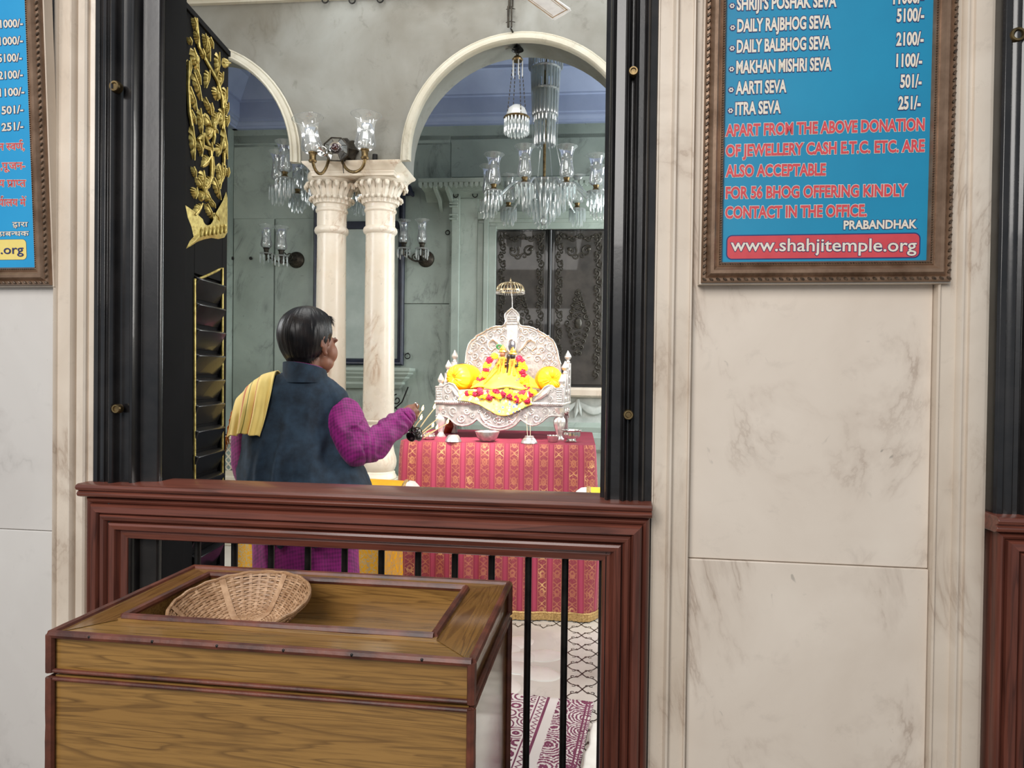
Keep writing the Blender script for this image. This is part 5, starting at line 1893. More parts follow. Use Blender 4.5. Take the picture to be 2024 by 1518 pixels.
# arm side panels stepping up towards the back
xl_, xr_ = tf(118, 1000)[0], tf(1075, 1000)[0]
hts = [tf(100, 977)[1], tf(100, 977)[1]]
zA = tf(118, 977)[1]
zM = P(MT, DT*.5, *cp(175, 870)).z
zB = P(MT, DT-.02, *cp(1115, 795)).z
for sx, x in ((-1, xl_), (1, xr_)):
    m = MB()
    pl = [(.0, zs_), (.0, zA), (.05, zA), (.10, zA+.01), (DT*.5-.03, zM-.03), (DT*.5-.02, zM), (DT*.5+.03, zM), (DT*.5+.08, zM+.01), (DT-.06, zB-.03), (DT-.05, zB), (DT, zB), (DT, zs_-.10), (DT-.02, zs_-.10), (DT*.7, zs_-.05), (DT*.3, zs_-.05), (.02, zs_-.10), (0, zs_-.10)]
    m.prism(pl, x-.012, x+.012, 'x')
    build(m, 'side_panel', M_silver, th, MT, bev=.003)
    m = MB()
    for i in range(5):
        for zz in (zs_+.03, zs_+.075, zs_-.045):
            if zz < zA-.02 or i > 1:
                q = spiral((.05+i*.065, zz), .022, 1.3, PI/2*(1 if i % 2 else -1), 1 if i % 2 else -1, 16)
                m.tube([V((x+sx*.014, a, b)) for a, b in q], .0036, 5)
    for i in range(3):
        q = spiral((DT-.04, zB-.04-i*.05), .018, 1.3, 0, 1, 14); m.tube([V((x+sx*.014, a, b)) for a, b in q], .0036, 5)
    build(m, 'side_relief', M_silverr, th, MT)
    for y, zz in ((.02, zA), (DT*.5+.005, zM), (DT-.025, zB)):
        m = MB()
        m.box(x-.020, x+.020, y-.020, y+.020, zs_, zz+.004)
        build(m, 'corner_post', M_silver, th, MT, bev=.002)
        m = MB()
        m.lathe([(0, 0), (.013, 0), (.015, .008), (.010, .014), (.009, .020), (.016, .028), (.0215, .038), (.0205, .046), (.012, .062), (.005, .076), (0, .084)], (x, y, zz+.003), 12, ripple=lambda a, z: .06*math.cos(6*a))
        build(m, 'bud_finial', M_silverr, th, MT)
# legs: front pair turned, rear pair plain
zfoot = .0
for sx, x in ((-1, tf(120, 1240)[0]), (1, tf(1058, 1240)[0])):
    m = MB()
    zt2_ = zs_-.02
    Hh = zt2_
    m.lathe([(0, .001), (.026, .001), (.028, .010), (.020, .018), (.015, .030), (.018, .042), (.030, Hh*.42), (.036, Hh*.55), (.032, Hh*.66), (.018, Hh*.74), (.022, Hh*.8), (.032, Hh*.9), (.034, Hh), (0, Hh)], (x, .02, 0), 18, ripple=lambda a, z: .06*math.cos(8*a))
    build(m, 'front_leg', M_silverr, th, MT)
    m = MB(); m.box(x-.018, x+.018, DT-.05, DT-.014, .001, zs_)
    build(m, 'rear_leg', M_silver, th, MT, bev=.003)
# arched back
bk = [(318, 1000), (320, 790), (330, 700), (345, 645), (368, 612), (398, 592), (404, 576), (420, 568), (450, 552), (478, 536), (488, 522), (504, 524), (520, 511), (560, 500), (608, 500), (628, 486), (640, 460), (632, 432), (634, 404), (655, 380), (687, 356), (718, 380), (740, 404), (744, 432), (738, 460), (748, 488), (770, 500), (818, 502), (860, 515), (880, 528), (890, 522), (900, 537), (940, 560), (965, 578), (975, 574), (982, 590), (1008, 606), (1028, 640), (1045, 690), (1058, 760), (1072, 800), (1078, 1000)]
m = MB(); m.prism([tf(x, y, DT-.02) for x, y in bk], DT-.02, DT, 'y')
build(m, 'back_panel', M_silver, th, MT, bev=.002)
m = MB()
yb = DT-.02
def bscr(x, y, r, t, a, g, rad=.005): scr(m, x, y, r, t, a, g, rad, -.003, yb)


m.tube([V((p[0], yb-.004, p[1])) for p in [tf(x, y, yb) for x, y in bk[1:-1]]], .0058, 6)
ins = [(690+(x-690)*.93, 800+(y-800)*.955) for x, y in bk[2:-2]]
m.tube([V((p[0], yb-.002, p[1])) for p in [tf(x, y, yb) for x, y in ins]], .0036, 6)
for s_ in (1, -1):
    X = lambda x: x if s_ > 0 else 1378-x
    for (x, y, r, t, a, g) in ((385, 655, 42, 1.5, -PI/2, 1), (395, 735, 40, 1.4, PI, 1), (455, 610, 44, 1.5, PI, -1), (455, 690, 32, 1.3, 0, 1), (520, 570, 42, 1.5, PI/2, 1), (585, 545, 34, 1.4, PI, -1), (540, 640, 58, 1.4, PI*.6, -1), (610, 600, 34, 1.3, 0, 1), (425, 800, 34, 1.3, PI/2, 1), (490, 760, 36, 1.3, PI, -1), (590, 690, 40, 1.3, -PI/2, 1), (350, 800, 24, 1.2, 0, 1), (520, 700, 24, 1.2, 0, -1), (620, 530, 22, 1.2, 0, 1), (360, 700, 20, 1.2, PI, 1)):
        bscr(X(x), y, r, t, a if s_ > 0 else PI-a, g*s_)
    for (x, y, w_, h_, an) in ((420, 640, 22, 9, .5), (500, 610, 22, 9, .3), (560, 590, 20, 9, -.3), (440, 760, 22, 9, 1.0), (370, 770, 18, 9, 1.2), (480, 715, 20, 9, .2), (560, 740, 22, 10, .4), (545, 545, 16, 8, .2), (430, 585, 14, 8, .6)):
        c = tf(X(x), y, yb)
        m.ell((c[0], yb-.003, c[1]), (w_*.00074, .005, h_*.00074), 10, 6, M=Mx.Rotation(an*s_, 4, 'Y'))
    # tall peacock-like curl beside the centre
    pts = [tf(X(x), y, yb) for x, y in ((640, 700), (600, 660), (575, 620), (540, 600), (505, 625), (500, 665), (530, 690), (555, 670))]
    m.tube([V((p[0], yb-.008, p[1])) for p in pts], [.008, .010, .012, .012, .011, .009, .007, .004], 8)
# central tablet with pointed head
for pl, d_ in (([(645, 480), (645, 440), (650, 412), (687, 372), (727, 412), (732, 440), (732, 480)], .006),):
    q = [tf(x, y, yb) for x, y in pl]
    m.tube([V((p[0], yb-d_, p[1])) for p in q], .0042, 6, closed=True)
for y in (420, 455, 474):
    a = tf(650, y, yb); b = tf(728, y, yb)
    m.tube([V((a[0], yb-.005, a[1])), V((b[0], yb-.005, b[1]))], .0036, 6)
for k in range(5):
    c = tf(660+14*k, 440, yb); m.ell((c[0], yb-.004, c[1]), (.005, .004, .008), 8, 5)
build(m, 'back_scrollwork', M_silverr, th, MT)
# bright plain pilaster and oval mirror behind the figures
m = MB(); a = tf(648, 700, yb); b = tf(730, 490, yb)
m.box(a[0], b[0], yb-.010, yb, a[1], b[1])
build(m, 'centre_pilaster', M_silverr, th, MT, bev=.002)
# ceremonial parasol above the back
sp = P(MT, DT-.03, *cp(687, 360)); st_ = P(MT, DT-.03, *cp(675, 150)); rmz = P(MT, DT-.03, *cp(672, 215)).z
rp_ = 118/3.994*.00305
m = MB(); m.tube([V((sp.x, DT-.02, sp.z-.01)), V((sp.x-.001, DT-.022, (sp.z+rmz)/2)), V((st_.x, DT-.03, st_.z))], .0026, 8)
par = build(m, 'parasol', M_silverr, th, MT)
m = MB()
zt0, hz = rmz, st_.z-rmz
for k in range(24):
    a = 2*PI*k/24
    m.tube([V((st_.x+rp_*math.sin(t*PI/2)*math.cos(a), DT-.03+rp_*math.sin(t*PI/2)*math.sin(a), zt0+hz*math.cos(t*PI/2)**.8)) for t in [i/8 for i in range(9)]], .0022, 5)
for rr_, zz in ((1.0, 0), (1.03, -.006), (.55, hz*.82)):
    m.tube([V((st_.x+rp_*rr_*math.cos(2*PI*i/36), DT-.03+rp_*rr_*math.sin(2*PI*i/36), zt0+zz)) for i in range(36)], .0032, 6, closed=True)
m.lathe([(0, .03), (.003, .02), (.006, .012), (.004, .004), (.010, -.002), (0, -.004)], (st_.x, DT-.03, st_.z), 12)
build(m, 'parasol_ribs', M_brass if 0 else plain('gilt_silver', C(222, 206, 172), C(168, 148, 112), .3, .8, 60), par, MT)
m = MB()
for k in range(40):
    a = 2*PI*k/40
    p = V((st_.x+rp_*1.03*math.cos(a), DT-.03+rp_*1.03*math.sin(a), zt0-.010))
    m.ell(p, (.0028, .0028, .0045), 6, 4); m.ell(p-V((0, 0, .009)), (.0036, .0036, .0046), 6, 4)
build(m, 'bead_fringe', M_silverr, par, MT)

# ============================================================ ON THE THRONE
M_yel = plain('yellow_silk', C(255, 214, 40), C(244, 186, 20), .5, 0, 14, .2, 120)
M_yel2 = plain('lemon_silk', C(255, 230, 70), C(250, 205, 40), .5, 0, 14, .15, 120)
M_org = plain('orange_satin', C(250, 160, 20), C(236, 130, 14), .42, 0, 12, .15, 120)
zseat = zs_+.010
mw = MB(); mw.box(tf(165, 1000)[0], tf(1025, 1000)[0], .02, DT-.03, zseat+.001, zseat+.058)
tag(build(mw, 'seat_mattress', M_org, M=MT, bev=.018), 'thick orange mattress on the throne seat beneath the flowered cloth', 'mattress')
ZQ = zseat+.062


def bolster(name, label, cat, M, r, L, mats, n=40, group=None):
    """gathered cushion: axis along local y from 0 (front end) to L, resting on z=0"""
    root = thing(name, label, cat, M, group)
    m = MB()
    prof = [(0, .018), (.06, .014), (.16, .004), (.35, -.004), (.6, -.002), (.82, .012), (.95, .04), (1.0, .075)]
    Mr = Mx.Translation(V((0, 0, r))) @ Mx.Rotation(R(-90), 4, 'X')
    rip = lambda a, z: (.03*math.cos(13*a)+.025*math.cos(21*a+1))*(max(0, 1-z/.07) if z < .07 else 0)
    body = [(r*a, z) for a, z in prof]+[(r*1.01, L*.5), (r, L-.075)]
    pr2 = [(r*a, L-z) for a, z in reversed(prof)]
    m.lathe([(r*a, z) for a, z in prof], (0, 0, 0), n*2, M=Mr, ripple=rip)
    build(m, 'gathered_end', mats[0], root, M)
    m = MB(); m.lathe([(r, .075), (r*1.015, L*.35), (r*1.01, L*.65), (r, L-.075)]+pr2, (0, 0, 0), n, M=Mr, ripple=lambda a, z: .012*math.cos(5*a+z*20))
    build(m, 'cover', mats[1], root, M)
    m = MB()
    for k in range(26):
        a = 2*PI*k/26+.1*math.sin(k*2.3)
        pts = []
        for t, (aa, zz) in zip(range(6), ((.03, .018), (.12, .010), (.3, -.002), (.5, -.004), (.68, .002), (.82, .010+.0))):
            pts.append(Mr @ V((r*aa*math.cos(a), r*aa*math.sin(a), zz-.001)))
        m.tube(pts, [.002, .0035, .0045, .0045, .003, .0008], 5)
    m.ell(Mr @ V((0, 0, .016)), (.011, .008, .011), 12, 8)
    build(m, 'pleats', mats[0], root, M)
    return root


pb = P(MT, .10, *cp(290, 975)); 
c = MT @ V((P(MT, .07, *cp(222, 900)).x, .07, ZQ))
rB = 112/3.994*.00298
bolster('bolster_cushion', 'round orange bolster with pleated yellow end at the left arm of the throne', 'cushion', Mx.Translation(c) @ Mx.Rotation(R(-32), 4, 'Z'), rB, .20, (M_yel, M_org))
c = MT @ V((P(MT, .06, *cp(1010, 900)).x, .06, ZQ))
bolster('bolster_cushion', 'round orange bolster with pleated yellow end at the right arm of the throne', 'cushion', Mx.Translation(c) @ Mx.Rotation(R(20), 4, 'Z'), rB*.94, .19, (M_yel, M_org))

# printed seat cloth hanging over the front of the seat
nt = NT('flowered_yellow_cloth')
vo = nt.n('TexVoronoi', {'Vector': nt.map(), 'Scale': 46.0, 'Randomness': .8})
dots = nt.ramp(vo.outputs['Distance'], [(.30, 1.0), (.42, 0.0)])
pick = nt.n('SeparateColor', {0: vo.outputs['Color']})
colr = nt.ramp(pick.outputs[0], [(.0, C(250, 250, 240)), (.35, C(96, 120, 190)), (.55, C(238, 150, 130)), (.75, C(120, 170, 90)), (.9, C(255, 255, 240))], 'CONSTANT')
nt.bs(Base_Color=nt.mix(dots, nt.ramp(nt.noise(nt.map(), 12, 3), [(.3, C(250, 232, 120)), (.7, C(244, 214, 80))]), colr), Roughness=.6)
M_print = nt.mat
m = MB()
xs0, xs1 = tf(275, 1000)[0], tf(850, 1000)[0]
def seatcloth(u, v):
    x = xs0+(xs1-xs0)*u
    drop = .050+.090*math.exp(-((u-.62)/.30)**2)
    fold = .004*math.sin(u*38)+.006*noise.noise(V((u*7, v*4, 1)))
    if v < .6:
        t = v/.6
        y = .30-(.30+.024)*t
        z = zseat+.066+.004*noise.noise(V((u*8, v*6, 3)))
    else:
        t = (v-.6)/.4
        y = -.024-.006*t-fold*t*.8
        z = zseat+.066-(drop+.012)*t
    return V((x+.0*v, y, z))


m.grid(seatcloth, 60, 40)
scl = build(m, 'seat_cloth', M_print, M=MT, solid=.004, ang=60)
tag(scl, 'yellow flowered cloth spread on the throne seat and hanging over its front', 'cloth')

# deity figures in yellow robes
M_goldf = plain('gold_ornament', C(250, 214, 110), C(200, 140, 50), .3, .7, 90, .4, 260)
M_blk = plain('black_stone', C(40, 34, 32), C(24, 20, 20), .3, 0, 20)
M_redf = plain('rose_petal_red', C(196, 20, 66), C(150, 10, 46), .55, 0, 60, .3, 260)
M_yelf = plain('marigold_yellow', C(255, 226, 40), C(246, 190, 20), .6, 0, 60, .4, 260)
M_whtf = plain('jasmine_white', C(250, 248, 236), C(236, 230, 210), .6, 0, 60)
pc_ = tf(640, 985, .17)
idol = thing('deity_figurine', 'two small gold deity figures in a spread yellow robe amid the throne', 'statue', at(MT, pc_[0], .17, ZQ))
m = MB()
def robe(u, v):
    a = PI+PI*u      # front half opened as a fan
    wx = .205*(v**1.2)+.045
    wy = .16*(v**1.3)+.03
    hgt = .155*(1-v)**.9
    f_ = 1+.05*math.cos(u*PI*9)*v+.03*noise.noise(V((u*9, v*4, 2)))
    return V((pc_[0]+wx*f_*math.cos(a)+.0, .20+wy*f_*math.sin(a)*.95, ZQ+.020+hgt+.006*math.sin(u*26)*v))


m.grid(robe, 48, 20)
build(m, 'robe', M_yel2, idol, MT, solid=.005, ang=70)
m = MB()
zig = []
for i in range(25):
    t = i/24
    zig.append(V((pc_[0]-.035+.14*t, .085-.02*math.sin(PI*t), ZQ+.082-.035*math.sin(PI*t)+(.006 if i % 2 else -.006))))
m.tube(zig, .0028, 5)
build(m, 'zigzag_border', plain('violet_trim', C(104, 84, 150), C(80, 64, 120), .5, 0, 40), idol, MT)
m = MB()
for k in range(3): m.tube([V((pc_[0]-.12+.004*k, .05, ZQ+.05)), V((pc_[0]-.07+.004*k, .075, ZQ+.13)), V((pc_[0]-.035+.004*k, .10, ZQ+.185))], .0035, 6)
build(m, 'scarf_edge', M_goldf, idol, MT)


def figure(x, y, z0, h, skin):
    m = MB()
    m.lathe([(0, 0), (.034, 0), (.036, h*.08), (.026, h*.3), (.020, h*.45), (.027, h*.58), (.030, h*.68), (.014, h*.74), (.012, h*.77), (0, h*.78)], (x, y, z0), 18)
    b = build(m, 'body', M_goldf, idol, MT)
    m = MB()
    m.ell((x, y-.002, z0+h*.84), (.017, .018, .021), 14, 10); m.ell((x, y-.020, z0+h*.835), (.003, .004, .005), 6, 4)
    for s_ in (-1, 1):
        m.ell((x+s_*.007, y-.017, z0+h*.85), (.0035, .002, .002), 6, 4)
        limb(m, [V((x+s_*.028, y, z0+h*.66)), V((x+s_*.040, y-.012, z0+h*.48)), V((x+s_*.015, y-.03, z0+h*.46))], [.008, .007, .006], 8, 3)
    build(m, 'face_and_arms', skin, b, MT)
    m = MB()
    m.lathe([(.018, 0), (.024, .004), (.022, .010), (.018, .016), (.020, .022), (.012, .034), (.005, .044), (0, .052)], (x, y, z0+h*.90), 16, ripple=lambda a, z: .08*math.cos(8*a))
    for i in range(16):
        a = -PI*.9+PI*1.8*i/15-PI/2
        m.ell((x+.026*math.cos(a), y-.010+.018*math.sin(a)*.6, z0+h*.62-.012*math.sin(i/15*PI)), .0045, 6, 4)
        m.ell((x+.03*math.cos(a), y-.012+.016*math.sin(a)*.6, z0+h*.50-.016*math.sin(i/15*PI)), .0045, 6, 4)
    build(m, 'crown_and_necklace', M_goldf, b, MT)
    m = MB()
    q = spiral((x, z0+h*.6), .001, .1, 0)
    for s_ in (-1, 1): m.tube([V((x+s_*.015, y-.024, z0+h*.72)), V((x+s_*.012, y-.034, z0+h*.40)), V((x+s_*.018, y-.040, z0+h*.1))], [.003, .008, .010], 8)
    build(m, 'sash', M_org, b, MT)


xa_ = tf(615, 850, .17)[0]; xb_ = tf(697, 850, .17)[0]
figure(xa_, .16, ZQ+.085, .175, M_skin)
figure(xb_, .15, ZQ+.08, .165, M_blk)
m = MB(); m.tube([V((xa_+.035, .12, ZQ+.09)), V((xa_+.042, .125, ZQ+.19)), V((xb_-.02, .14, ZQ+.235))], .005, 6)
m.ell((xa_+.045, .12, ZQ+.215), (.013, .01, .018), 10, 7)
build(m, 'black_tassel', M_blk, idol, MT)
m = MB()
for k in range(10):
    a = k*.63; m.ell((tf(585, 660, .2)[0]+.013*math.cos(a), .2+.006*math.sin(k), tf(585, 660, .2)[1]+.013*math.sin(a)), (.008, .006, .006), 6, 4)
build(m, 'green_plume', plain('green_leaf', C(60, 130, 70), C(36, 96, 50), .5, 0, 40), idol, MT)
m = MB()
c = tf(683, 655, .30)
m.ell((c[0], .31, c[1]), (.028, .007, .044), 28, 16)
mir = build(m, 'oval_mirror', plain('polished_oval', C(190, 186, 196), C(140, 138, 150), .1, .9, 8), idol, MT)
m = MB(); m.tube([V((c[0]+.029*math.cos(t*2*PI/28), .308, c[1]+.045*math.sin(t*2*PI/28))) for t in range(28)], .004, 6, closed=True)
m.tube([V((c[0], .315, c[1]-.04)), V((c[0], .315, ZQ))], .006, 8)
build(m, 'mirror_rim', M_silverr, idol, MT)

# garlands: every bloom a part
def bloom_proto(name, mat, r):
    m = MB()
    for ring, (n, rr_, zz, sz) in enumerate(((9, .78, 0, .46), (7, .48, .30, .42), (4, .2, .52, .36))):
        for k in range(n):
            a = 2*PI*k/n+ring*.4
            m.ell((r*rr_*math.cos(a), r*rr_*math.sin(a), r*zz), (r*sz, r*sz*.8, r*.30), 6, 4, M=Mx.Rotation(a, 4, 'Z') @ Mx.Rotation(-.5+ring*.2, 4, 'Y'))
    m.ell((0, 0, 0), (r*.7, r*.7, r*.5), 8, 5)
    return m


def garland(pts_px, label, depth_fn, pattern, r=.018, lift=0):
    pts = [(x, y, depth_fn(x, y)) for x, y in pts_px]
    w0 = [P(MT, d, *cp(x, y)) for x, y, d in pts]
    root = thing('flower_garland', label, 'garland', at(MT, *w0[len(w0)//2]), None)
    tot = []
    acc = 0
    for i in range(len(w0)-1):
        tot.append((acc, w0[i], w0[i+1])); acc += (w0[i+1]-w0[i]).length
    m = MB(); m.tube(w0, .004, 6)
    build(m, 'string', M_yelf, root, MT)
    n = int(acc/(r*1.02))
    protos = {}
    for k in range(n+1):
        s = acc*k/n
        for a, p, q in tot:
            if s <= a+(q-p).length+1e-6: break
        c = p.lerp(q, min(1, (s-a)/max(1e-6, (q-p).length)))
        col = pattern[k % len(pattern)]
        for side in ((0,) if col == 'R' else (0, 1)):
            cc_ = c+V((random.uniform(-.4, .4)*r+(side-.5)*r*.9*(col != 'R'), random.uniform(-.3, .1)*r, random.uniform(-.3, .3)*r))
            M_ = at(MT, *cc_) @ Mx.Rotation(R(90+random.uniform(-30, 30)), 4, 'X') @ Mx.Rotation(random.uniform(0, 6), 4, 'Z') @ Mx.Rotation(random.uniform(-.4, .4), 4, 'Y')
            if col not in protos:
                o = build(bloom_proto('', None, r*(1.1 if col == 'R' else .9)), {'R': 'rose_bloom', 'Y': 'marigold_bloom', 'W': 'jasmine_bloom'}[col], {'R': M_redf, 'Y': M_yelf, 'W': M_whtf}[col], root, wm(root))
                protos[col] = o
                o.matrix_basis = wm(root).inverted() @ M_
            else:
                o = protos[col].copy(); COL.objects.link(o); o.parent = root
                o.matrix_basis = wm(root).inverted() @ M_
    return root


garland([(560, 730), (500, 775), (480, 830), (465, 890), (430, 930), (400, 970), (440, 985)], 'marigold and rose garland down the left side of the yellow robe', lambda x, y: .10, 'YYRRYYR')
garland([(745, 750), (770, 790), (775, 860), (785, 905), (790, 950), (800, 990), (830, 1010)], 'marigold and rose garland down the right side of the yellow robe', lambda x, y: .07, 'RRYYY')
garland([(335, 1025), (400, 1030), (450, 1035), (520, 1025), (560, 1040), (620, 1035), (680, 1045), (740, 1055), (800, 1050), (850, 1025)], 'flower garland lying along the front of the throne seat', lambda x, y: -.022, 'RYYRYYW')
garland([(440, 1010), (455, 1050), (520, 1060), (555, 1005), (575, 1060), (650, 1010), (670, 1065), (720, 1040), (725, 1085), (770, 1020), (800, 1085)], 'looped string of red roses and marigolds hanging over the flowered seat cloth', lambda x, y: -.034, 'RRYY', .017)


# ============================================================ VESSELS ON THE CLOTH
def put(px, py):
    p = PZ(INN, ZT, px, py); return p


S_ = .00293
def vessel(px, py, prof, name, label, cat, mat=None, ripple=None, n=32, extra=None):
    p = put(px, py)
    M = at(INN, p.x, p.y, ZT+.0012)
    m = MB(); m.lathe([(r*S_, z*S_) for r, z in prof], (0, 0, 0), n, M=None, ripple=ripple)
    if extra is None:
        o = build(m, name, mat or M_steel, M=M, loc=V((0, 0, 0)))
        return tag(o, label, cat)
    root = thing(name, label, cat, M)
    build(m, 'bowl', mat or M_steel, root, M)
    extra(root, M)
    return root


emb = lambda a, z: .02*math.cos(14*a)
vessel(896, 873, [(0, 13), (9, 13), (10.5, 12), (13, 8), (15.5, 3), (16, 0), (12, 0), (0, 0)], 'offering_cup', 'silver cup turned upside down left of the wide bowl', 'cup', M_silver, emb)
vessel(963, 873, [(0, 0), (11, 0), (13, 1), (19, 7), (23, 16), (24.5, 20), (23.8, 20.5), (22, 16), (18, 8), (12, 2.5), (0, 2)], 'offering_bowl', 'wide embossed silver bowl in front of the middle of the throne', 'bowl', M_silver, emb)


def sticks(root, M):
    for dx_, tx, h_ in ((-3, -6.5, 41), (2.5, 1.5, 28)):
        m = MB(); m.tube([(dx_*S_, -.01, 10*S_), (tx*S_, -.005, (14+h_)*S_)], .0017, 6)
        build(m, 'incense_stick', plain('incense_%d' % h_, C(236, 214, 186), C(210, 176, 150), .7, 0, 90), root, M)


vessel(1046, 876, [(0, 14), (8, 14), (9, 13), (8.5, 11.5), (12, 8), (15.5, 3), (16, 0), (0, 0)], 'incense_holder', 'silver dome holder with two upright incense sticks', 'incense holder', M_silver, emb, 32, sticks)
vessel(1093, 874, [(0, 0), (8, 0), (10, 3), (11.5, 8), (12.5, 13), (11.8, 13.3), (10, 8), (7, 3), (0, 2)], 'offering_cup', 'small plain silver cup left of the fluted bowl', 'cup', None, lambda a, z: .02*math.cos(12*a))
vessel(1129, 874, [(0, 0), (10, 0), (11, 1.5), (8, 3.5), (9, 5), (15, 8), (17.5, 14), (17, 21), (20, 24), (19.5, 24.6), (15.8, 21), (15.5, 14), (10, 8), (0, 7)], 'fluted_bowl', 'footed silver bowl with wavy rim at the right end of the table', 'bowl', None, lambda a, z: (.045 if z > .02 else .01)*math.cos(10*a), 60)
vessel(848, 869, [(0, 0), (9, 0), (12, 3), (13, 7), (11, 11), (12, 12.5), (11, 12.8), (9, 9), (0, 3)], 'offering_cup', 'small fluted silver cup at the left end of the table, below the held lamp', 'cup', None, lambda a, z: .04*math.cos(10*a), 50)
M_flame = emis('candle_flame', (1.0, .62, .22, 1), 9)


def flame(m, p, h=.028, d=V((.0, 0, 1))):
    d = d.normalized()
    m.tube([p, p+d*h*.22, p+d*h*.5, p+d*h*.8, p+d*h], [h*.08, h*.2, h*.19, h*.09, h*.01], 8)


vessel(884, 856, [(0, 0), (11, 0), (12, 2), (15, 8), (17, 16), (15, 23), (10, 27), (12, 30), (11, 30.5), (0, 29)], 'copper_pot', 'small reddish copper pot behind the throne leg on the left', 'pot', plain('copper', C(196, 96, 70), C(140, 60, 44), .3, .7, 20), None, 30)

# ============================================================ FLOOR CUSHIONS AND SEAT BEHIND THE MAN
nt = NT('embroidered_yellow_silk')
nn = nt.noise(nt.map(), 34, 3, 1.4)
vein_ = nt.ramp(nt.math('ABSOLUTE', nt.math('SUBTRACT', nn, .5)), [(.02, 1.0), (.06, 0.0)])
nt.bs(Base_Color=nt.mix(vein_, C(246, 184, 24), C(214, 196, 150)), Roughness=nt.math('SUBTRACT', .55, nt.math('MULTIPLY', vein_, .25)), Metallic=nt.math('MULTIPLY', vein_, .4))
nt.bump(vein_, .4, .002)
M_emb = nt.mat
M_cwhite = plain('white_cotton', C(246, 244, 238), C(226, 222, 214), .8, 0, 10, .15, 200)
YS = 1.62
xs_0, xs_1 = P(INN, YS, 462, 1100).x, P(INN, YS, 757, 1100).x
zsx = P(INN, YS, 480, 1060).z
st = thing('low_seat', 'low seat under an embroidered yellow silk cover behind the man', 'seat', at(INN, (xs_0+xs_1)/2, YS+.2, .004))
m = MB()
def seat_(u, v):
    # u around front half, v down
    x = xs_0+(xs_1-xs_0)*u
    f_ = .012*math.sin(u*40)*v+.01*noise.noise(V((u*9, v*3, 0)))
    return V((x, YS+f_*1.2, zsx-.0-(zsx-.02)*v))


m.grid(seat_, 60, 16)
m.grid(lambda u, v: V((xs_0+(xs_1-xs_0)*u, YS+.40*v, zsx+.012*math.sin(PI*v))), 20, 8)
m.grid(lambda u, v: V((xs_0+.012*math.sin(u*20)*v, YS+.40*u, zsx-(zsx-.02)*v)), 20, 8)
m.grid(lambda u, v: V((xs_1+.012*math.sin(u*20)*v, YS+.40*u, zsx-(zsx-.02)*v)), 20, 8)
build(m, 'silk_cover', M_emb, st, INN, solid=.004)
m = MB(); m.box(xs_0+.02, xs_1-.02, YS+.03, YS+.37, .004, zsx-.01)
build(m, 'seat_frame', M_trim, st, INN)


def long_bolster(label, x0, x1, y, zb, r, yel, white_end):
    root = thing('bolster_cushion', label, 'cushion', at(INN, (x0+x1)/2, y, zb))
    s_ = 1 if white_end == 'right' else -1
    xa_, xb_ = (x0, x1) if s_ > 0 else (x1, x0)
    Mr = Mx.Translation(V((xa_, y, zb+r))) @ (Mx.Rotation(R(90*s_), 4, 'Y'))
    L_ = abs(x1-x0)
    m = MB(); m.lathe([(0, 0), (r*.8, .004), (r*.97, .03), (r, .08), (r*1.02, L_*.5), (r, L_-.075)], (0, 0, 0), 30, M=Mr, ripple=lambda a, z: .02*math.cos(4*a+z*9))
    build(m, 'silk_cover', yel, root, INN)
    m = MB(); m.lathe([(r, L_-.076), (r*1.03, L_-.070), (r*1.03, L_-.060), (r, L_-.055)], (0, 0, 0), 30, M=Mr, ripple=lambda a, z: .015*math.cos(40*a))
    build(m, 'trim_band', M_fringe, root, INN)
    m = MB(); m.lathe([(r*.99, L_-.056), (r*.96, L_-.03), (r*.8, L_-.006), (r*.4, L_), (0, L_-.004)], (0, 0, 0), 40, M=Mr, ripple=lambda a, z: .02*math.cos(9*a))
    build(m, 'white_end', M_cwhite, root, INN)
    return root


p0 = P(INN, YS+.14, 722, 958); p1 = P(INN, YS+.14, 826, 975)
rb = (p1.z+.02-zsx)/2
zt_b = P(INN, YS+.14, 770, 953).z
rb = (zt_b-zsx-.012)/2
long_bolster('yellow bolster with a white end on the low seat right of the man', p0.x-.22, p1.x, YS+.16, zsx+.02, rb, M_yel if 0 else M_org if 0 else plain('saffron_silk', C(250, 190, 24), C(240, 168, 16), .55, 0, 10, .15, 150), 'right')
YR = 1.5
p0 = P(INN, YR, 1136, 985); zt_b2 = P(INN, YR, 1170, 963).z
xr1 = p0.x+.55
st2x = P(INN, YR-.1, 1202, 1000).x
long_bolster('yellow bolster with a white end at the right jamb, in front of the altar cloth', p0.x, xr1, YR, zt_b2-.215, .107, M_yel2, 'left')
st2 = thing('low_seat', 'low seat hidden behind the right jamb under the right bolster', 'seat', at(INN, st2x+.3, YR, .004))
m = MB(); m.box(st2x, st2x+.6, YR-.15, YR+.15, zt_b2-.29, zt_b2-.221)
build(m, 'seat_pad', M_cwhite, st2, INN, bev=.01)
for x in (st2x+.05, st2x+.55):
    for y in (YR-.1, YR+.1):
        m = MB(); m.box(x-.02, x+.02, y-.02, y+.02, .004, zt_b2-.29)
        build(m, 'leg', M_trim, st2, INN)

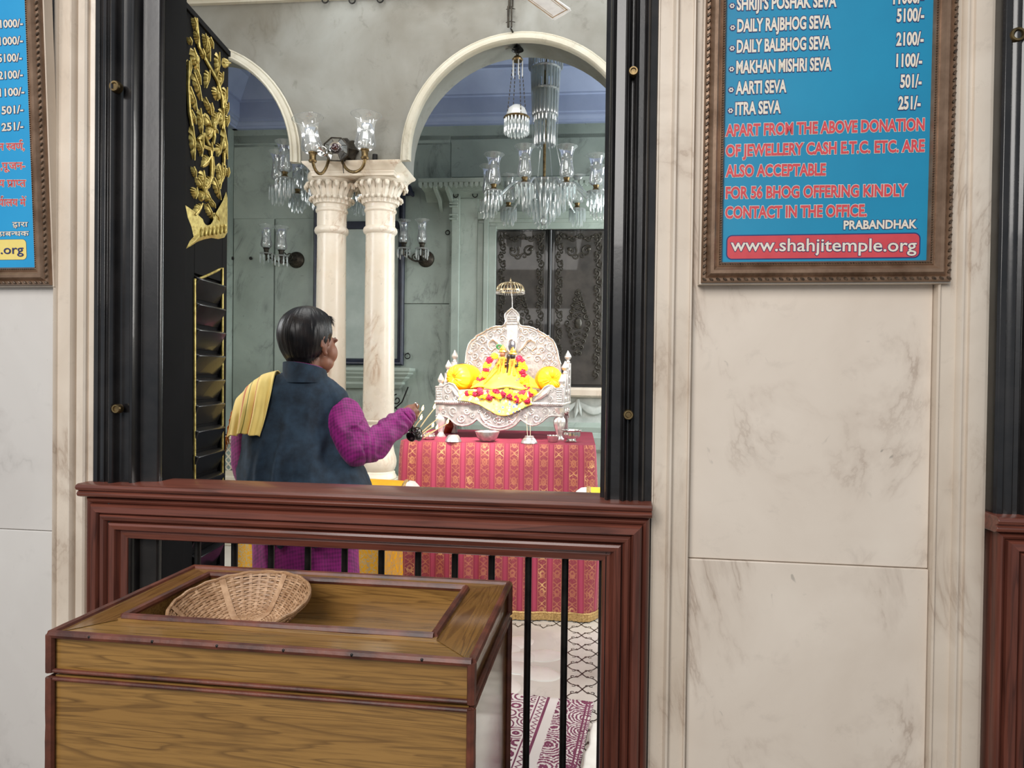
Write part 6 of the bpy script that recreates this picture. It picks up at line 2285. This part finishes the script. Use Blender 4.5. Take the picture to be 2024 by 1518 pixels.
# ============================================================ PRINTED MAT
zf = .0055
fa = PZ(FRONT, zf, 1174, 1389); fb = PZ(FRONT, zf, 1146, 1518)
dr_ = (fb-fa).normalized()
nx_ = V((dr_.y, -dr_.x, 0))
if nx_.x > 0: nx_ = -nx_
Mm = Mx(((-nx_.x, -dr_.x, 0, fa.x), (-nx_.y, -dr_.y, 0, fa.y), (0, 0, 1, 0), (0, 0, 0, 1)))   # x to the right, y away; origin at the far right corner
nt = NT('plum_block_print')
ob = nt.n('SeparateXYZ', {0: nt.tc.outputs['UV']})
px_ = ob.outputs[0]
lines = nt.math('MAXIMUM', nt.math('LESS_THAN', nt.math('ABSOLUTE', nt.math('SUBTRACT', px_, .195)), .006), nt.math('LESS_THAN', nt.math('ABSOLUTE', nt.math('SUBTRACT', px_, .235)), .003))
lines = nt.math('MAXIMUM', lines, nt.math('LESS_THAN', nt.math('ABSOLUTE', nt.math('SUBTRACT', px_, .028)), .004))
lines = nt.math('MAXIMUM', lines, nt.math('LESS_THAN', nt.math('ABSOLUTE', nt.math('SUBTRACT', px_, .014)), .003))
zz = nt.math('ABSOLUTE', nt.math('SUBTRACT', nt.math('FRACT', nt.math('MULTIPLY', ob.outputs[1], 30)), .5))
zig_ = nt.math('LESS_THAN', nt.math('ABSOLUTE', nt.math('SUBTRACT', nt.math('SUBTRACT', px_, .205), nt.math('MULTIPLY', zz, .04))), .004)
v3 = nt.n('TexVoronoi', {'Vector': nt.map((1, 1, 1), 'UV'), 'Scale': 13.0, 'Randomness': .55})
ringp = nt.math('SINE', nt.math('MULTIPLY', v3.outputs['Distance'], 34))
v4 = nt.noise(nt.map((1, 1, 1), 'UV'), 34, 3, 2.2)
motif = nt.math('GREATER_THAN', nt.math('ADD', nt.math('MULTIPLY', ringp, .42), nt.math('MULTIPLY', v4, 1.0)), .60)
border = nt.math('LESS_THAN', px_, .15)
v5 = nt.n('TexVoronoi', {'Vector': nt.map((1, 1, 1), 'UV'), 'Scale': 8.0, 'Randomness': .4})
r5 = nt.math('SINE', nt.math('ADD', nt.math('MULTIPLY', v5.outputs['Distance'], 60), nt.math('MULTIPLY', v4, 9)))
m5 = nt.math('GREATER_THAN', r5, -.15)
gap = nt.math('MULTIPLY', nt.math('GREATER_THAN', px_, .152), nt.math('LESS_THAN', px_, .245))
mo = nt.mix(border, motif, m5)
mo2 = nt.math('MULTIPLY', mo, nt.math('SUBTRACT', 1.0, gap))
al = nt.math('MAXIMUM', mo2, nt.math('MAXIMUM', lines, nt.math('MULTIPLY', gap, zig_)))
nt.bs(Base_Color=nt.mix(al, C(206, 198, 194), nt.ramp(nt.noise(nt.map((1, 1, 1), 'UV'), 6, 2), [(.3, C(122, 52, 84)), (.7, C(98, 38, 66))])), Roughness=.85)
nt.bump(nt.noise(nt.map((1, 1, 1), 'UV'), 300, 2), .2, .001)
M_mat = nt.mat
m = MB()
m.grid(lambda u, v: V((-1.5*u, -1.4*v, .002+.004*max(0, noise.noise(V((u*9, v*7, 0)))))), 60, 50, uv=lambda u, v: (1.5*u, 1.4*v))
mt = build(m, 'floor_mat', M_mat, M=Mm @ Mx.Translation(V((0, 0, zf))), solid=.002, loc=V((0, 0, 0)))
tag(mt, 'plum and white block-printed mat on the marble floor behind the bars', 'mat')
m = MB()
m.grid(lambda u, v: V((.012+.16*u+.01*noise.noise(V((0, v*6, 0))), -.20-.72*v, .004+.030*abs(math.sin(u*7+v*3))*(.3+.7*noise.noise(V((u*3, v*4, 2)))**2)+.004)), 20, 40)
wc = build(m, 'folded_cloth', M_cwhite, M=Mm @ Mx.Translation(V((0, 0, zf))), solid=.003)
tag(wc, 'crumpled white cloth lying along the right edge of the printed mat', 'cloth')
# ============================================================ THE MAN WITH THE LAMP
M_vest = plain('slate_blue_wool', C(40, 60, 78), C(23, 36, 49), .85, 0, 22, .35, 420)
M_vestd = plain('navy_lining', C(28, 34, 44), C(20, 26, 34), .8, 0, 22)
nt = NT('magenta_check_cotton')
vv = nt.map((1, 1, 1))
sx_ = nt.n('SeparateXYZ', {0: nt.map((1, 1, 1), rot=(.5, .3, .4))})
ck1 = nt.math('SINE', nt.math('MULTIPLY', nt.math('ADD', sx_.outputs[0], sx_.outputs[1]), 420.0))
ck2 = nt.math('SINE', nt.math('MULTIPLY', sx_.outputs[2], 460.0))
chk = nt.ramp(nt.math('ADD', nt.math('MULTIPLY', nt.math('ADD', ck1, ck2), .10), nt.noise(vv, 30, 3)), [(.3, 0.0), (.75, 1.0)])
nt.bs(Base_Color=nt.mix(chk, C(150, 24, 122), C(100, 10, 84)), Roughness=.62, Sheen_Weight=.08)
nt.bump(nt.noise(vv, 380, 2), .2, .001)
M_kurta = nt.mat
nt = NT('black_hair')
az = nt.n('TexNoise', {'Vector': nt.map((1, 1, .08)), 'Scale': 260.0, 'Detail': 3.0})
hb = nt.ramp(nt.noise(nt.map(), 16, 4), [(.42, C(13, 13, 16)), (.75, C(38, 30, 28))])
nt.bs(Base_Color=hb, Roughness=.36)
nt.b.inputs['Specular IOR Level'].default_value = .32
nt.bump(az.outputs['Fac'], .35, .002)
M_hair = nt.mat
nt = NT('striped_yellow_shawl')
ux = nt.n('SeparateXYZ', {0: nt.tc.outputs['UV']}).outputs[0]
st1 = nt.math('LESS_THAN', nt.math('ABSOLUTE', nt.math('SUBTRACT', ux, .40)), .022)
st2_ = nt.math('LESS_THAN', nt.math('ABSOLUTE', nt.math('SUBTRACT', ux, .70)), .026)
st3 = nt.math('LESS_THAN', nt.math('ABSOLUTE', nt.math('SUBTRACT', ux, .58)), .012)
colx = nt.mix(nt.math('MAXIMUM', st1, st2_), nt.ramp(nt.noise(nt.map(), 9, 3), [(.3, C(250, 222, 132)), (.7, C(240, 206, 112))]), C(206, 112, 48))
colx = nt.mix(st3, colx, C(128, 124, 40))
nt.bs(Base_Color=colx, Roughness=.8, Sheen_Weight=.2)
nt.bump(nt.noise(nt.map((1, 1, 1), 'UV'), 400, 2), .25, .001)
M_shawl = nt.mat
M_cotton = plain('pale_cotton_trousers', C(208, 200, 196), C(186, 178, 174), .8, 0, 20)

RH = CR.copy(); RH.z = 0; RH.normalize()
FH = V((-RH.y, RH.x, 0))          # horizontal, away from the camera
TB = 2.85


def KB(px, py, t=TB): return K(px, py, t)


def rings(lst):
    """(py, cx, half width px, half depth m, t)"""
    out = []
    for (py, cx, hw, hd, t) in lst:
        c = KB(cx, py, t)
        r_ = hw*t/F
        out.append([c+RH*(r_*math.copysign(abs(math.cos(2*PI*i/28))**.85, math.cos(2*PI*i/28)))+FH*(hd*math.copysign(abs(math.sin(2*PI*i/28))**.85, math.sin(2*PI*i/28))) for i in range(28)])
    return out


def loft(m, rg):
    # subdivide between rings with smooth interpolation
    R2 = []
    for i in range(len(rg)-1):
        a = rg[max(0, i-1)]; b = rg[i]; c = rg[i+1]; d = rg[min(len(rg)-1, i+2)]
        for k in range(5):
            t = k/5
            R2.append([(b[j]*2+(c[j]-a[j])*t+(a[j]*2-b[j]*5+c[j]*4-d[j])*t*t+(b[j]*3-a[j]-c[j]*3+d[j])*t**3)*.5 for j in range(len(b))])
    R2.append(rg[-1])
    n = len(R2[0])
    vs = [p for r_ in R2 for p in r_]
    fs = [(i*n+j, i*n+(j+1) % n, (i+1)*n+(j+1) % n, (i+1)*n+j) for i in range(len(R2)-1) for j in range(n)]
    fs += [tuple(reversed(range(n))), tuple((len(R2)-1)*n+j for j in range(n))]
    m.add(vs, fs)


# ---- head frame
HS = 1.06
thh = R(31)
HF = FH*math.cos(thh)+RH*math.sin(thh)
HR = RH*math.cos(thh)-FH*math.sin(thh)
HC = KB(612, 677, 2.84)
MH = Mx(((HR.x, HF.x, 0, HC.x), (HR.y, HF.y, 0, HC.y), (HR.z, HF.z, 1, HC.z), (0, 0, 0, 1))) @ Mx.Scale(HS, 4)
body = MB()


def he(c, r, rot=None): body.ell(MH @ V(c), [q*HS for q in r], 20, 14, M=MH.to_3x3().to_4x4().normalized() @ (rot or Mx.Identity(4)))


he((0, -.010, .032), (.077, .098, .090))
he((0, .030, -.020), (.068, .070, .090))
he((0, .038, -.078), (.054, .052, .042))
he((0, .078, -.100), (.022, .018, .018))
he((0, .020, -.098), (.044, .050, .030))
for s_ in (-1, 1):
    he((s_*.046, .054, -.038), (.031, .036, .042))
    he((s_*.046, .036, -.075), (.026, .038, .032))
    he((s_*.030, .088, .012), (.027, .014, .010))
    he((s_*.031, .083, -.008), (.014, .014, .011))
    he((s_*.012, .106, -.046), (.009, .010, .008))
    # ear: disc, rim and lobe
    Er = Mx.Rotation(R(18*s_), 4, 'Z')
    he((s_*.079, -.004, -.012), (.010, .017, .028), Er)
    rim_ = [MH @ V((s_*(.083+.006*math.sin(a*.5)), -.006+.019*math.cos(a), -.010+.031*math.sin(a))) for a in [(.15+i/12*1.15)*PI-.6 for i in range(13)]]
    body.tube(rim_, .0052*HS, 7)
    he((s_*.079, .004, -.042), (.008, .009, .010))
he((0, .104, -.066), (.024, .009, .006)); he((0, .101, -.077), (.021, .010, .007))
limb(body, [MH @ V((0, .092, .005)), MH @ V((0, .112, -.030)), MH @ V((0, .118, -.044))], [.009*HS, .011*HS, .014*HS], 10, 4)
limb(body, [MH @ V((0, -.004, -.060)), MH @ V((0, -.026, -.13)), KB(600, 765, 2.86)], [.058, .057, .064], 20, 6)
# ---- trunk, legs, feet (under the clothes)
loft(body, rings([(748, 596, 60, .09, 2.86), (775, 588, 84, .10, 2.86), (840, 584, 84, .11, 2.87), (930, 594, 88, .115, 2.88), (1010, 604, 92, .12, 2.88), (1060, 606, 94, .12, 2.88), (1090, 606, 80, .10, 2.88)]))
SHR, SHL = KB(664, 806, 2.87), KB(508, 797, 2.87)
ELR, ELL = KB(706, 884, 2.82), KB(487, 912, 2.83)
WRR, WRL = KB(800, 823, 2.985), KB(500, 950, 3.02)
limb(body, [SHR, ELR, WRR], [.044, .042, .029], 14, 8)
limb(body, [SHL, ELL, WRL], [.052, .042, .029], 14, 8)
limb(body, [KB(596, 778, 2.87), SHR], [.05, .042], 14); limb(body, [KB(580, 770, 2.87), SHL], [.05, .05], 14)
for s_, px in ((-1, 570), (1, 642)):
    hip = KB(px, 1080, 2.88); foot = V((hip.x, hip.y, .004))
    kn = hip.lerp(foot, .5)+FH*.02; an = V((hip.x, hip.y, .085))
    limb(body, [hip, kn, an], [.085, .058, .040], 14, 8)
    fd = (FH*.9+RH*.3).normalized()
    limb(body, [V((an.x, an.y, .042))-fd*.03, V((an.x, an.y, .04))+fd*.08, V((an.x, an.y, .026))+fd*.17], [.035, .036, .022], 12, 5)
    for q in range(5):
        sd = V((fd.y, -fd.x, 0))
        body.ell(V((an.x, an.y, .019))+fd*(.195-.008*abs(q-1))+sd*(q-2)*.017*s_, .012, 8, 6)


# ---- hands : palm plus five separate fingers
def fing(base, p1, p2, p3, r=.0085): limb(body, [base, p1, p2, p3], [r*1.08, r, r*.9, r*.78], 10, 4)


HT_ = 3.0
limb(body, [WRR, KB(804, 819, 2.995), KB(812, 813, 3.01)], [.029, .031, .030], 14, 5)
limb(body, [KB(803, 826, 2.995), KB(809, 830, 3.01)], [.026, .022], 12, 4)
for (bx_, by_), (ax_, ay_), (cx_, cy_), (dx_, dy_), dt in (((815, 803), (823, 799.5), (826, 803), (824, 808), .0), ((818, 810), (826, 813), (825, 819), (819, 821), .004), ((816, 818), (823, 824), (821, 830), (815, 831), .006), ((812, 826), (817, 834), (814, 840), (810, 839), .008)):
    fing(KB(bx_, by_, 3.01), KB(ax_, ay_, 3.02+dt), KB(cx_, cy_, 3.045+dt), KB(dx_, dy_, 3.06+dt))
limb(body, [KB(803, 812, 3.015), KB(808, 812, 3.045), KB(814, 817, 3.07), KB(817, 824, 3.078)], [.013, .0115, .0105, .009], 10, 4)
# left hand, in front of the body, relaxed and slightly curled
limb(body, [WRL, KB(508, 948, 3.07)], [.028, .030], 12)
for k in range(4):
    b0 = KB(511, 942+k*5.5, 3.09)
    fing(b0, b0+FH*.035+RH*.012-V((0, 0, .004)), b0+FH*.05+RH*.030-V((0, 0, .014)), b0+FH*.048+RH*.045-V((0, 0, .026)), .0082)
b0 = KB(506, 938, 3.05)
limb(body, [b0, b0+FH*.03+V((0, 0, .018))+RH*.008, b0+FH*.06+V((0, 0, .018))+RH*.02], [.012, .0105, .009], 10, 4)

sk = blend(body, .0042, 3)
pb_ = KB(606, 1080, 2.88)
man = build(sk, 'person', M_skin, loc=V((pb_.x, pb_.y, 0.004)), ang=180)
tag(man, 'person seen from behind in slate blue waistcoat and magenta kurta, holding out a lamp', 'person')


def cloth_noise(m, amp, fr, st=(1, 1, 1), seed=0, ridge=True):
    ns = normals(m)
    for i, p in enumerate(m.v):
        q = V((p.x*fr*st[0]+seed, p.y*fr*st[1], p.z*fr*st[2]))
        w_ = V((noise.noise(q*.7), noise.noise(q*.7+V((9, 0, 0))), 0))*.8
        n = noise.noise(q+w_)
        if ridge: n = 1-2.6*abs(n)
        m.v[i] = p+ns[i]*amp*n
    return m


# ---- kurta: skirt and sleeves
k = MB()
loft(k, rings([(742, 600, 30, .06, 2.86), (760, 596, 54, .08, 2.86), (785, 586, 72, .10, 2.87), (815, 584, 86, .115, 2.87), (850, 584, 90, .12, 2.87), (940, 594, 96, .13, 2.88), (1020, 603, 101, .135, 2.88), (1100, 604, 101, .14, 2.88), (1190, 605, 106, .15, 2.88), (1262, 606, 112, .155, 2.88)]))
limb(k, [KB(668, 812, 2.88), KB(677, 822, 2.855), KB(690, 850, 2.83), KB(707, 884, 2.82), KB(735, 880, 2.86), KB(760, 859, 2.90), KB(782, 840, 2.945), KB(800, 825, 2.98)],
     [.060, .074, .077, .074, .064, .056, .052, .043], 20, 6)
limb(k, [KB(522, 792, 2.87), KB(497, 830, 2.86), KB(490, 880, 2.845), KB(488, 916, 2.84), KB(492, 936, 2.90), KB(500, 950, 3.0)], [.068, .066, .060, .058, .054, .044], 18, 6)
k = blend(k, .0065, 4)
# sleeve creases run around the forearm, long folds down the skirt
ns = normals(k)
axd = (KB(800, 825, 2.98)-KB(707, 884, 2.82))
La = axd.length; axd.normalize(); a0_ = KB(707, 884, 2.82)
axu = (KB(707, 884, 2.82)-KB(668, 797, 2.86)); Lu = axu.length; axu.normalize(); u0 = KB(668, 797, 2.86)
for i, p in enumerate(k.v):
    d = p-a0_
    s = d.dot(axd)
    rad = (d-axd*s).length
    du = p-u0; su = du.dot(axu); ru = (du-axu*su).length
    if -.02 < s < La+.03 and rad < .10 and du.dot(RH) > .03:
        f_ = noise.noise(V((p.x*8, p.y*8, p.z*8)))
        ph = s*95+f_*11+(d.z*22)+3*noise.noise(p*14)
        w_ = min(1, max(0, (s+.06)/.08))
        k.v[i] = p+ns[i]*(.0062*math.sin(ph)*w_*(.2+1.6*abs(noise.noise(p*9)))+.0035*noise.noise(p*26))
    elif ru < .11 and -.05 < su < Lu+.05:
        ff = max(0, min(1, (du.dot(RH)+.005)/.045))
        k.v[i] = p+ns[i]*ff*(.010*(1-2.4*abs(noise.noise(V((p.x*9+p.z*5, p.y*9, p.z*7)))))+.003*noise.noise(p*24))
    else:
        k.v[i] = p+ns[i]*(.007*(1-2.4*abs(noise.noise(V((p.x*10, p.y*10, p.z*1.6)))))+.002*noise.noise(p*20))
build(k, 'kurta', M_kurta, man, ang=180)
# cuff and collar
m = MB()
c0, c1 = KB(797, 827.5, 2.975), KB(803, 822, 2.988)
m.tube([c0.lerp(c1, t/4) for t in range(5)], [.044, .0455, .0455, .0445, .041], 26)
build(m, 'cuff', M_kurta, man)
m = MB()
nk = KB(603, 733, 2.822)
def collar(m, r0, r1, z0, z1, th, gap0, lift, lean):
    n = 40
    vs = []
    for i in range(n+1):
        a = -PI/2+gap0+(2*PI-2*gap0)*i/n          # opens at the front
        # angle measured in head frame, front = +HF
        ca, sa = math.cos(a+PI), math.sin(a+PI)
        d = HR*ca*.96+HF*sa*1.0
        bk = .5-.5*sa
        for (r_, z) in ((r0, z0), (r1, z1+lift*bk), (r1+th, z1+lift*bk), (r0+th*1.4, z0)):
            vs.append(nk+d*r_+V((0, 0, z))+HF*(-lean*z))
    fs = []
    for i in range(n):
        for j in range(4): fs.append((4*i+j, 4*i+(j+1) % 4, 4*i+4+(j+1) % 4, 4*i+4+j))
    fs += [(0, 3, 2, 1), (4*n, 4*n+1, 4*n+2, 4*n+3)]
    m.add(vs, fs)


collar(m, .073, .069, -.04, .006, .004, .25, .030, .1)
build(m, 'kurta_collar', M_kurta, man)

# ---- waistcoat
v_ = MB()
loft(v_, rings([(738, 600, 40, .085, 2.86), (745, 597, 52, .100, 2.86), (757, 592, 72, .115, 2.86), (775, 586, 84, .127, 2.86), (800, 582, 87, .135, 2.865), (845, 580, 92, .145, 2.87), (890, 586, 99, .155, 2.875), (930, 597, 109, .165, 2.88), (965, 604, 118, .172, 2.88), (1010, 608, 120, .17, 2.88), (1045, 608, 118, .165, 2.88)]))
limb(v_, [KB(597, 768, 2.86), KB(642, 779, 2.86), KB(657, 788, 2.86)], [.060, .065, .060], 18, 6)
limb(v_, [KB(590, 768, 2.86), KB(530, 775, 2.865), KB(516, 793, 2.87)], [.060, .066, .064], 18, 6)
# keep the armholes: cut the shoulder caps straight
v_ = blend(v_, .0065, 5)
ns = normals(v_)
for i, p in enumerate(v_.v):
    q = V((p.x*7.5, p.y*7.5, p.z*1.7))
    low = max(0, min(1, (1.42-p.z)/.35))
    g = (1-2.2*abs(noise.noise(q+V((4, 2, 0)))))*.030*low+.005*noise.noise(p*13)
    v_.v[i] = p+ns[i]*g
for px, y0_, y1_, am, sg in ((560, 800, 1000, .016, .012), (523, 850, 1000, .011, .014), (628, 830, 1000, .012, .016), (592, 880, 1010, .008, .010)):
    c0_, c1_ = KB(px+6, y0_, 2.75), KB(px-8, y1_, 2.72)
    for i, p in enumerate(v_.v):
        if (p-KB(590, 850, 2.87)).dot(FH) > -.02: continue
        t = (c0_.z-p.z)/(c0_.z-c1_.z)
        if t < -.1: continue
        ln = c0_.lerp(c1_, min(1, max(0, t)))
        s = (p-ln).dot(RH)+.012*math.sin(p.z*14)
        v_.v[i] = p+ns[i]*am*math.exp(-(s/sg)**2)*min(1, max(0, t*2.5+.1))
build(v_, 'waistcoat', M_vest, man, ang=180)
m = MB(); collar(m, .083, .078, -.045, -.004, .006, .45, .040, .12)
build(m, 'waistcoat_collar', M_vest, man)
m = MB()      # dark facing seen at the right armhole
ah = [KB(668, 756, 2.84), KB(655, 775, 2.79), KB(646, 800, 2.765), KB(645, 835, 2.755), KB(652, 872, 2.75), KB(668, 905, 2.755), KB(690, 930, 2.78), KB(706, 940, 2.83)]
build(m.tube(ah, .0035, 6) if 0 else m.tube([KB(700, 930, 2.88), KB(701, 950, 2.88)], .01, 6), 'armhole_binding', M_vestd, man)

# ---- trousers below the kurta
m = MB()
for px in (570, 642):
    hip = KB(px, 1180, 2.88); an = V((hip.x, hip.y, .10))
    m.tube([hip.lerp(an, t/10) for t in range(11)], [.10-.0035*t for t in range(11)], 20)
m = cloth_noise(m, .004, 9)
build(m, 'trousers', M_cotton, man)

# ---- hair
m = MB()
na, nv = 150, 34


def hair_pt(a, v, off):
    # a: azimuth, 0 = right of the head, PI/2 = face
    fr = math.sin(a)
    if fr > .0: lim = R(128)-(R(128)-R(62))*min(1, max(0, (fr-.05)/.55))**.8
    else: lim = R(128)+R(24)*min(1, -fr*1.6)
    if .05 < fr < .42: lim = max(lim, R(104))        # sideburn
    lim += R(3)*noise.noise(V((math.cos(a)*9, math.sin(a)*9, 0)))
    ph = lim*v
    rx, ry = .080, .101
    rz = .094 if ph < PI/2 else .128
    d = V((math.sin(ph)*math.cos(a), math.sin(ph)*math.sin(a), math.cos(ph)))
    if ph > PI/2 and fr < .3:
        kx = min(1, (ph-PI/2)/.9)
        sx = math.sin(ph)*(1-kx)+kx*max(math.sin(ph), .74)
        d.x = sx*math.cos(a); d.y = sx*math.sin(a)
    p = V((rx*d.x, ry*d.y-.011, .032+rz*d.z))
    n = V((d.x, d.y, d.z)).normalized()
    bulk = off*(1+.9*max(0, -fr)*math.sin(min(PI, ph*1.05))**2+.3*abs(math.cos(a)))
    if v > .86: bulk *= max(.15, 1-(v-.86)/.14*.8)
    str_ = .0022*noise.noise(V((math.cos(a)*42, math.sin(a)*42, ph*2.0)))+.0012*noise.noise(V((math.cos(a)*90, math.sin(a)*90, ph*3)))
    return MH @ (p+n*(bulk+str_*min(1, v*2.5)))


m.grid(lambda u, v: hair_pt(u*2*PI, max(v, .002), .0095), na, nv, cu=True)
m.grid(lambda u, v: hair_pt(u*2*PI, max(v, .002), .0005), na, nv, cu=True)
random.seed(5)
for i in range(260):          # loose strands along the hairline and fringe
    if i < 150:
        a = R(random.uniform(35, 145)); v0 = random.uniform(.72, .98); L_ = random.uniform(.018, .036); up_ = random.uniform(.2, 1.0)
    else:
        a = R(random.uniform(185, 365)); v0 = random.uniform(.93, .995); L_ = random.uniform(.010, .022); up_ = -1.2
    p = hair_pt(a, v0, .007); p2 = hair_pt(a, min(1, v0+.02), .007)
    out_ = (p-(MH @ V((0, -.01, .02)))).normalized()
    dn = (p2-p).normalized()
    side = out_.cross(dn)*random.uniform(-.5, .5)
    d1_ = (out_*(.55 if i < 150 else .12)+dn*.8+side).normalized()
    d2_ = (out_*.2+dn+side*1.4+V((0, 0, -.3 if i > 149 else .15))).normalized()
    m.tube([p, p+d1_*L_*.5, p+d1_*L_*.5+d2_*L_*.5], [.0011, .0009, .0002], 4)
build(m, 'hair', M_hair, man, ang=80)
# eyebrows and eyes
m = MB()
for s_ in (-1, 1):
    m.tube([MH @ V((s_*.012, .103, .014)), MH @ V((s_*.03, .102, .020)), MH @ V((s_*.052, .082, .014))], [.003, .0045, .002], 6)
build(m, 'eyebrows', M_hair, man)
m = MB()
for s_ in (-1, 1): m.ell(MH @ V((s_*.031, .0915, -.006)), .0085, 12, 8)
build(m, 'eyes', [M_cwhite], man)
m = MB()
for s_ in (-1, 1): m.ell(MH @ V((s_*.031, .0985, -.006)), (.004, .004, .004), 10, 6)
build(m, 'irises', M_blk, man)

# ---- ring on the finger
m = MB()
rc_ = KB(822.5, 800.5, 3.018); dd_ = (KB(823, 799.5, 3.02)-KB(815, 803, 3.01)).normalized()
e1 = dd_.orthogonal().normalized(); e2 = dd_.cross(e1)
m.tube([rc_+e1*.0105*math.cos(t*2*PI/20)+e2*.0105*math.sin(t*2*PI/20) for t in range(20)], .0022, 6, closed=True)
build(m, 'finger_ring', M_silverr, man)

# ---- yellow shawl folded over the left shoulder
m = MB()
inn = [(575, 800, 3.01), (566, 762, 2.985), (556, 738, 2.93), (549, 731, 2.86), (543, 740, 2.775), (534, 775, 2.722), (523, 820, 2.702), (511, 862, 2.692)]
out = [(500, 815, 3.02), (484, 790, 2.99), (474, 783, 2.94), (468, 787, 2.87), (463, 800, 2.80), (459, 820, 2.765), (455, 842, 2.75), (451, 862, 2.742)]


def cat(ps, t):
    n = len(ps)-1
    x = min(n-1e-6, t*n); i = int(x); f_ = x-i
    a, b, c, d = [V(ps[min(n, max(0, i+o))]) for o in (-1, 0, 1, 2)]
    return (b*2+(c-a)*f_+(a*2-b*5+c*4-d)*f_*f_+(b*3-a-c*3+d)*f_**3)*.5


def shawl(u, v):
    a, b = cat(inn, v), cat(out, v)
    bulge = math.sin(PI*u)
    q = a.lerp(b, u)
    p = KB(q.x, q.y-bulge*(10*(1-abs(v-.45)*1.3)), q.z-.042*bulge*max(0, (v-.35))*1.1)
    f_ = .007*math.sin(u*17+v*3+1)*(.4+v)+.005*math.sin(u*33+v*5)*v+.006*noise.noise(V((u*5, v*4, 7)))
    ed = max(0, v-.9)*10
    return p-FH*f_+V((0, 0, .006*bulge+.010*ed*noise.noise(V((u*6, 0, 3)))-.004))


m.grid(shawl, 60, 70)
sh_ = build(m, 'shoulder_cloth', M_shawl, man, solid=.005, ang=80)
m = MB()       # knotted fringe at the outer corner
for i in range(26):
    v = .62+.38*i/25
    p = shawl(1.0, v)+V((0, 0, .0))
    d = V((random.uniform(-.008, .004), random.uniform(-.006, .004), -random.uniform(.03, .06)))
    m.tube([p, p+d*.4+RH*(-.006), p+d], [.0022, .002, .0012], 5)
build(m, 'fringe', plain('orange_fringe', C(222, 138, 60), C(196, 110, 40), .8, 0, 60), sh_)

# ============================================================ THE LAMP IN HIS HAND
M_dk = plain('tarnished_lamp_metal', C(150, 146, 142), C(70, 66, 64), .24, .9, 60)
M_hollow = plain('dark_cup_inside', C(52, 34, 28), C(28, 20, 18), .5, 0, 30)
M_wick = plain('cotton_taper', C(246, 220, 170), C(232, 196, 140), .7, 0, 60)
lc = KB(822, 853, 3.06)
lamp = thing('prayer_lamp', 'small multi-armed metal prayer lamp with burning tapers held out by the man', 'lamp', Mx.Translation(lc))
m = MB()
m.tube([KB(813, 822, 3.072), KB(813, 838, 3.07), KB(818, 852, 3.06), KB(826, 856, 3.06)], [.008, .009, .010, .012], 10)
m.ell(KB(823, 853, 3.06), (.020, .020, .018), 14, 9)
build(m, 'handle', M_dk, lamp)


def cup(px, py, t, dirv, r, L_):
    q = V((0, 0, 1)).rotation_difference(dirv.normalized()).to_matrix().to_4x4()
    c = KB(px, py, t)
    m = MB(); m.lathe([(0, -L_), (r*.35, -L_*.95), (r*.7, -L_*.6), (r*.9, -L_*.25), (r*1.08, 0), (r*1.0, .002), (r*.82, -L_*.25), (r*.6, -L_*.6), (0, -L_*.8)], c, 20, M=q)
    o = build(m, 'lamp_cup', M_dk, lamp)
    m = MB(); m.lathe([(0, -L_*.35), (r*.80, -L_*.3)], c, 16, M=q)  # dark brown disc set inside the cup
    build(m, 'dark_hollow', M_hollow, o)


cup(812, 863, 3.04, -FH*.75-RH*.35-V((0, 0, .25)), .022, .035)
cup(825, 853, 3.05, -FH*.6+RH*.35+V((0, 0, .4)), .021, .034)
cup(808, 850, 3.05, -FH*.3-RH*.6+V((0, 0, .6)), .012, .025)
m = MB()
m.tube([KB(812, 866, 3.06), KB(826, 866, 3.06), KB(831, 860, 3.06), KB(828, 850, 3.06)], [.008, .010, .010, .008], 10)
m.ell(KB(828, 864, 3.06), (.016, .014, .018), 12, 8)
build(m, 'lamp_body', M_dk, lamp)
for (ax_, ay_), (bx_, by_), tb_ in (((819, 833), (835, 811), 3.12), ((820, 844), (832, 829), 3.11), ((831, 844), (858, 808), 3.16), ((833, 855), (866, 827), 3.18), ((835, 858), (855, 844), 3.16), ((837, 866), (884, 837), 3.20), ((838, 862), (863, 849), 3.18)):
    m = MB()
    a, b = KB(ax_, ay_, 3.07), KB(bx_, by_, tb_)
    m.tube([a, a.lerp(b, .5)+V((0, 0, .002)), b], [.0026, .0024, .0020], 7)
    tp = build(m, 'taper', M_wick, lamp)
    m = MB(); flame(m, b-(b-a).normalized()*.002, .026, (b-a).normalized()*.5+V((0, 0, .8)))
    build(m, 'flame', M_flame, tp)
